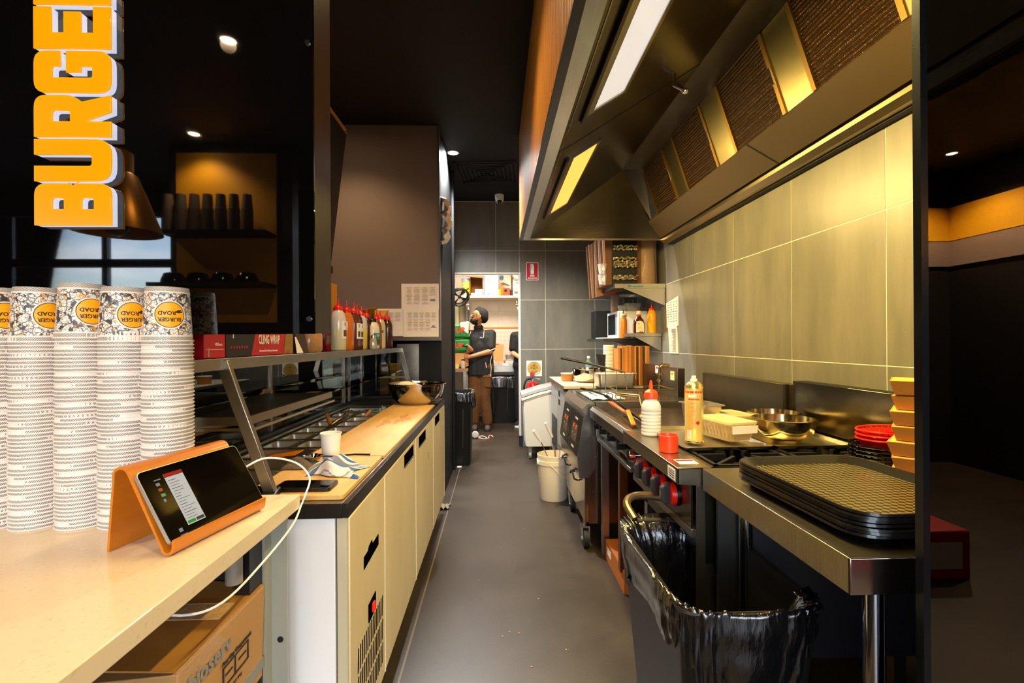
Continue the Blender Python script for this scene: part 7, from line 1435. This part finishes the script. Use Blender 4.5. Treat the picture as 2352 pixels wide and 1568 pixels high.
# torso, slightly turned towards the left; camera looks along +Y
hipL, hipR, chest, neck = (-.085, .02, .92), (.085, -.01, .92), (-.005, 0, 1.26), (-.015, -.005, 1.47)
for a, c_, r0, r1 in ((hipL, hipR, .10, .10), ((0, 0, .95), (0, 0, 1.12), .115, .12), ((-.055, 0, 1.12), (-.075, 0, 1.33), .105, .085), ((.055, 0, 1.12), (.075, 0, 1.33), .105, .085), ((-.10, 0, 1.385), (.10, 0, 1.385), .062, .062), (neck, (-.03, -.03, 1.56), .050, .048)): L(b_, a, c_, r0, r1)
kneeL, ankL, kneeR, ankR = (-.075, -.02, .50), (-.085, .03, .09), (.06, -.02, .50), (.10, .0, .09)
for a, c_, r0, r1 in ((hipL, kneeL, .085, .058), (kneeL, ankL, .055, .038), (hipR, kneeR, .085, .058), (kneeR, ankR, .055, .038)): L(b_, a, c_, r0, r1)
shL, elL, wrL = (-.165, 0, 1.385), (-.20, -.09, 1.13), (-.115, -.20, 1.16)
shR, elR, wrR = (.165, 0, 1.385), (.145, -.11, 1.135), (-.10, -.22, 1.075)
for a, c_, r0, r1 in ((shL, elL, .048, .040), (elL, wrL, .040, .028), (shR, elR, .050, .042), (elR, wrR, .043, .029)): L(b_, a, c_, r0, r1)
# hands: raised left hand holds a black remote, right hand under the other elbow
hc = V(-.175, -.235, 1.225)
L(b_, wrL, (-.15, -.23, 1.20), .028, .030); L(b_, wrR, (-.16, -.215, 1.06), .029, .028)
for k in range(4):
    f0 = (-.150-.0*k, -.262+.020*k, 1.215+.004*k); L(b_, (-.145, -.255+.018*k, 1.205), (-.172, -.262+.019*k, 1.240-.004*k), .0105, .0095); L(b_, (-.172, -.262+.019*k, 1.240-.004*k), (-.198, -.262+.019*k, 1.222), .0095, .008)
    L(b_, (-.17, -.225+.002*k, 1.045+.014*k), (-.208+.004*abs(k-1.5), -.205, 1.048+.015*k), .0105, .009); L(b_, (-.208+.004*abs(k-1.5), -.205, 1.048+.015*k), (-.218, -.175, 1.052+.014*k), .009, .008)
L(b_, (-.15, -.24, 1.19), (-.185, -.25, 1.198), .012, .009); L(b_, (-.15, -.225, 1.08), (-.165, -.235, 1.105), .012, .009)
# head, turned left and tilted back
hd0 = P0+V(-.035, -.035, 1.635)
b_.ball(hd0, (.078, .092, .108), 20, 14); L(b_, (-.055, -.06, 1.575), (-.10, -.085, 1.585), .045, .032)
L(b_, (-.105, -.095, 1.665), (-.128, -.112, 1.640), .010, .015); L(b_, (-.06, -.10, 1.685), (-.10, -.095, 1.688), .014, .012); b_.ball(P0+V(.012, -.118, 1.63), (.010, .012, .026), 8, 6)
L(b_, (-.085, -.105, 1.605), (-.110, -.10, 1.606), .014, .010)
bod = fuse('body', b_, skin, man, .0085, 3)
m = MB(); [L(m, a, c_, r0, r1) for a, c_, r0, r1 in (((-.065, -.075, 1.578), (-.108, -.088, 1.575), .046, .036), ((-.03, -.085, 1.60), (-.01, -.10, 1.65), .036, .022), ((-.05, -.05, 1.55), (-.09, -.08, 1.555), .04, .034), ((-.098, -.112, 1.624), (-.120, -.095, 1.622), .011, .009))]
fuse('beard', m, hair, man, .008, 3)
part('lips', MB().ball(P0+V(-.123, -.118, 1.607), (.012, .010, .006), 10, 6), M('lips', '#8a4a3a', .5), man)
for dx, dy in ((-.098, -.128), (-.055, -.135)):
    part('eye', MB().ball(P0+V(dx+.012, dy+.012, 1.668), (.013, .011, .007), 12, 8), M('eye_white', '#d8d0c8', .3), man); part('iris', MB().ball(P0+V(dx+.007, dy+.002, 1.669), (.006, .004, .006), 8, 6), hair, man); part('eyebrow', MB().tube([P0+V(dx-.006, dy+.008, 1.683), P0+V(dx+.012, dy+.002, 1.689), P0+V(dx+.028, dy+.004, 1.684)], .004), hair, man)
# turban: wrapped bands over a tilted dome
m = MB(); tc_ = P0+V(.004, .0, 1.672)
for k in range(7):
    a = .25+.12*k; zc = -.055+.030*k
    rk = math.sqrt(max(.02, 1-((zc+.0)/.135)**2)); m.tube([tc_+V((.085*rk)*math.cos(t)+.012, (.088*rk)*math.sin(t), zc*.62+.028*(-math.cos(t)-.3)+.006*math.sin(2*t+k)) for t in [2*PI*i/30 for i in range(31)]], .024, 8)
m.ball(tc_+V(.020, .01, .004), (.100, .105, .096), 20, 14); m.ball(tc_+V(.048, .02, -.045), (.072, .09, .085), 16, 12)
tu = fuse('turban', m, M('turban_black', '#0a0a0c', .85, bump=(40, .6)), man, .010, 2)
# polo
m = MB()
for a, c_, r0, r1 in (((-.07, 0, .80), (-.07, 0, 1.30), .125, .115), ((.075, 0, .80), (.07, 0, 1.30), .130, .115), ((0, -.01, .80), (0, -.01, 1.20), .125, .125), ((-.12, 0, 1.37), (.12, 0, 1.37), .078, .078), ((-.02, 0, 1.45), (-.025, -.01, 1.49), .068, .062), (shL, (-.192, -.06, 1.215), .066, .062), (shR, (.158, -.085, 1.19), .070, .068)): L(m, a, c_, r0, r1)
m.v = [v if v.z > .5 else v for v in m.v]
fuse('shirt', m, blackc, man, .011, 3, cut=.80)
part('sleeve_band', MB().tube([P0+V(.152+.068*math.cos(t), -.098+.050*math.sin(t)*1.1, 1.150+.030*math.cos(t)) for t in [2*PI*i/20 for i in range(21)]], .007, 6), M('trim_pale', '#cfc8c0', .6), man)
part('collar', MB().tube([P0+V(-.02+.060*math.cos(t), -.012+.055*math.sin(t), 1.492+.012*math.sin(t)) for t in [2*PI*i/20 for i in range(21)]], .012, 6), blackc, man)
for pts in (((-.13, -.085, 1.425), (-.15, -.10, 1.36)), ((.06, -.09, 1.435), (.05, -.112, 1.33)), ((.185, -.07, 1.13), (.150, -.13, 1.00), (.16, -.135, .90), (.15, -.13, .78)), ((.08, -.14, .98), (.095, -.145, .90))): part('piping', MB().tube([P0+V(*p) for p in pts], .0045, 6), M('trim_pale'), man)
part('chest_logo', MB().box(P0.x+.02, P0.x+.042, P0.y-.128, P0.y-.120, 1.325, 1.342), M('logo_blue', '#3fa0c0', .5), man); part('chest_logo', MB().box(P0.x+.0, P0.x+.020, P0.y-.128, P0.y-.120, 1.33, 1.345), M('logo_pink', '#c9968c', .5), man)
# trousers
tro = M('cargo_brown', '#5c370c', .85, nz=(9, .6), bump=(11, 1.0)); m = MB()
for a, c_, r0, r1 in ((hipL, (hipR), .118, .118), (hipL, kneeL, .105, .080), (kneeL, (-.085, .03, .12), .080, .068), (hipR, kneeR, .110, .084), (kneeR, (.10, .0, .12), .084, .074)): L(m, a, c_, r0, r1)
fuse('trousers', m, tro, man, .011, 3)
part('cargo_pocket', MB().box(P0.x+.05, P0.x+.155, P0.y-.115, P0.y-.075, .62, .80), tro, man, bev=.012); part('pocket_flap', MB().box(P0.x+.04, P0.x+.165, P0.y-.122, P0.y-.075, .765, .815), M('cargo_light', '#6f4410', .8), man, bev=.006)
shoe = M('shoe_grey', '#4a443e', .7)
for x, y in ((-.085, .0), (.10, -.03)):
    m = MB(); L(m, (x, y+.05, .045), (x+.0, y-.10, .035), .045, .040); L(m, (x, y+.04, .06), (x, y+.03, .10), .045, .045); fuse('shoe', m, shoe, man, .009, 2); part('sole', MB().prism(roundrect(P0.x+x-.046, P0.x+x+.046, P0.y+y-.145, P0.y+y+.095, .04), 'z', 0, .018), rubber, man)
rem = tag(part('remote', MB().tube([P0+V(-.17, -.262, 1.205), P0+V(-.235, -.275, 1.225)], [.012, .014], 8), blackp), 'small black object held in the raised hand of the turbaned man', 'remote')
# second person, mostly hidden by the door frame
P1 = V(.435, 7.35, 0); per2 = thing('person', 'person in a black t shirt mostly hidden behind the door frame', 'person', tuple(P1))
def L2(m, a, b, r0, r1): m.limb(P1+V(*a), P1+V(*b), r0, r1)
b_ = MB()
for a, c_, r0, r1 in (((-.08, 0, .92), (.08, 0, .92), .10, .10), ((0, 0, .95), (0, 0, 1.3), .12, .12), ((-.11, 0, 1.36), (.11, 0, 1.36), .062, .062), ((0, 0, 1.42), (0, -.01, 1.52), .05, .048), ((-.08, 0, .92), (-.09, -.02, .5), .085, .058), ((-.09, -.02, .5), (-.10, .02, .09), .055, .038), ((.08, 0, .92), (.09, 0, .5), .085, .058), ((.09, 0, .5), (.10, .03, .09), .055, .038), ((-.165, 0, 1.36), (-.185, -.03, 1.10), .048, .042), ((-.185, -.03, 1.10), (-.06, -.20, 1.02), .042, .03), ((-.06, -.20, 1.02), (.0, -.24, 1.02), .03, .03), ((.165, 0, 1.36), (.20, -.03, 1.10), .048, .042), ((.20, -.03, 1.10), (.10, -.20, 1.02), .042, .03)): L2(b_, a, c_, r0, r1)
for k in range(4): L2(b_, (.01, -.235+.016*k, 1.02), (.055, -.24+.018*k, 1.005), .010, .008)
L2(b_, (-.02, -.23, 1.035), (.01, -.26, 1.05), .011, .009)
b_.ball(P1+V(0, -.01, 1.62), (.078, .095, .11), 18, 12); L2(b_, (0, -.10, 1.62), (0, -.115, 1.60), .012, .014)
fuse('body', b_, M('skin_light', '#c08a62', .5), per2, .010, 3)
m = MB(); m.ball(P1+V(0, .02, 1.66), (.088, .10, .10), 16, 12); fuse('hair', m, hair, per2, .012, 2)
m = MB(); [L2(m, a, c_, r0, r1) for a, c_, r0, r1 in (((-.06, 0, .90), (-.06, 0, 1.30), .12, .115), ((.06, 0, .90), (.06, 0, 1.30), .12, .115), ((-.12, 0, 1.355), (.12, 0, 1.355), .075, .075), ((-.165, 0, 1.36), (-.185, -.02, 1.17), .064, .062), ((.165, 0, 1.36), (.195, -.02, 1.17), .064, .062))]; fuse('shirt', m, blackc, per2, .012, 3)
m = MB(); [L2(m, a, c_, r0, r1) for a, c_, r0, r1 in (((-.08, 0, .92), (.08, 0, .92), .115, .115), ((-.08, 0, .92), (-.09, -.02, .5), .10, .075), ((-.09, -.02, .5), (-.10, .02, .12), .075, .06), ((.08, 0, .92), (.09, 0, .5), .10, .075), ((.09, 0, .5), (.10, .03, .12), .075, .06))]; fuse('trousers', m, M('trouser_black', '#111114', .8), per2, .012, 3)
for x, y in ((-.11, .0), (.10, .0)):
    m = MB(); L2(m, (x+.02, y+.05, .05), (x-.03, y-.09, .04), .042, .038); fuse('shoe', m, M('trouser_black'), per2, .010, 2); part('sole', MB().prism([(P1.x+a, P1.y+b__) for a, b__ in roundrect(x-.06, x+.045, y-.14, y+.09, .035)], 'z', 0, .028), whitep, per2)
# ================================================================== SEEN ONLY AS REFLECTIONS, BEHIND THE CAMERA
hl = thing('heat_lamp', 'conical brass heat lamp on a coiled cord reflected in the black screen', 'lamp', (-1.42, .36, 1.69))
brs = M('brass_lamp', '#c88a28', .32, .7)
part('shade', MB().olathe([(.145, 0), (.141, .012), (.066, .215), (.052, .225), (.052, .30), (.03, .31), (.028, .305), (.05, .222), (.137, .0)], 40), brs, hl, w=False, smooth=50)
part('bulb', MB().ball((0, 0, .03), .045, 16, 10), M('bulb_dark', '#2a1408', .2), hl, w=False)
part('cord', MB().tube([(.012*math.cos(t), .012*math.sin(t), .31+t*.0058) for t in [k*.7 for k in range(250)]], .0035, 5), blackp, hl, w=False)
bsf = thing('cup_shelf', 'dark wall shelf with cup stacks reflected in the black screen', 'shelf', (-2.3, -1.9, 2.17)); part('board', MB().box(-2.74, -1.88, -2.0, -1.80, 2.17, 2.20), blackm, bsf)
bsf2 = thing('bowl_shelf', 'lower dark wall shelf with upturned bowls reflected in the black screen', 'shelf', (-2.3, -1.9, 1.75)); part('board', MB().box(-2.82, -1.88, -2.0, -1.78, 1.74, 1.77), blackm, bsf2)
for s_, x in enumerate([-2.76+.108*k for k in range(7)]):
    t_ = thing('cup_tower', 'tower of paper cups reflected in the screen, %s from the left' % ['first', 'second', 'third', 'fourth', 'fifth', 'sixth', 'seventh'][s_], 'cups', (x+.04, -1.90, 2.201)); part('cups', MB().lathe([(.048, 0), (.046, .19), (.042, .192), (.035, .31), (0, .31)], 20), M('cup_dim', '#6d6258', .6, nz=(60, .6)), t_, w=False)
for s_ in range(4):
    t_ = thing('black_bowl', 'upturned black bowl reflected in the screen, %s of four' % ['first', 'second', 'third', 'last'][s_], 'bowl', (-2.67+.20*s_, -1.89, 1.771)); part('bowl', MB().lathe([(.095, 0), (.09, .03), (.07, .08), (.03, .095), (0, .096)], 24), blackg, t_, w=False)
cool = thing('reflection_box', 'red and white box added behind the camera for the steel bench end reflection', 'cooler', (2.3, -1.05, 0)); part('cabinet', MB().box(2.0, 2.5, -1.3, -.9, 0, .26), M('reflect_red', '#b5121c', .4), cool, bev=.01); part('panel', MB().box(2.05, 2.45, -.9, -.895, .06, .2), M('reflect_white', '#d9cfcc', .4), cool)  # red box added unseen so the bench end picks up a red reflection
tree = thing('tree', 'gum tree outside the shopfront reflected above the cups', 'tree', (-6.2, -11, 0)); part('trunk', MB().cyl((-6.2, -11, 0), (-6.1, -11, 3.0), .12, .06, 10), M('bark', '#5a4a3a', .8), tree)
rnd = random.Random(11); m = MB()
for k in range(500):
    c = V(-6.1+rnd.gauss(0, .7), -11+rnd.gauss(0, .6), 3.1+rnd.gauss(0, .45)); d = V(rnd.gauss(0, 1), rnd.gauss(0, 1), rnd.gauss(0, 1)).normalized()*.11; e = V(rnd.gauss(0, 1), rnd.gauss(0, 1), rnd.gauss(0, 1)).normalized()*.05
    m.add([c-d, c+e, c+d, c-e], [(0, 1, 2, 3)])
part('leaves', m, M('leaf', '#5c6b3a', .7), tree, smooth=0, stuff=True)
struct('ground', MB().box(-40, 40, -60, -3.45, -.15, -.06), M('asphalt', '#6b6a66', .9))
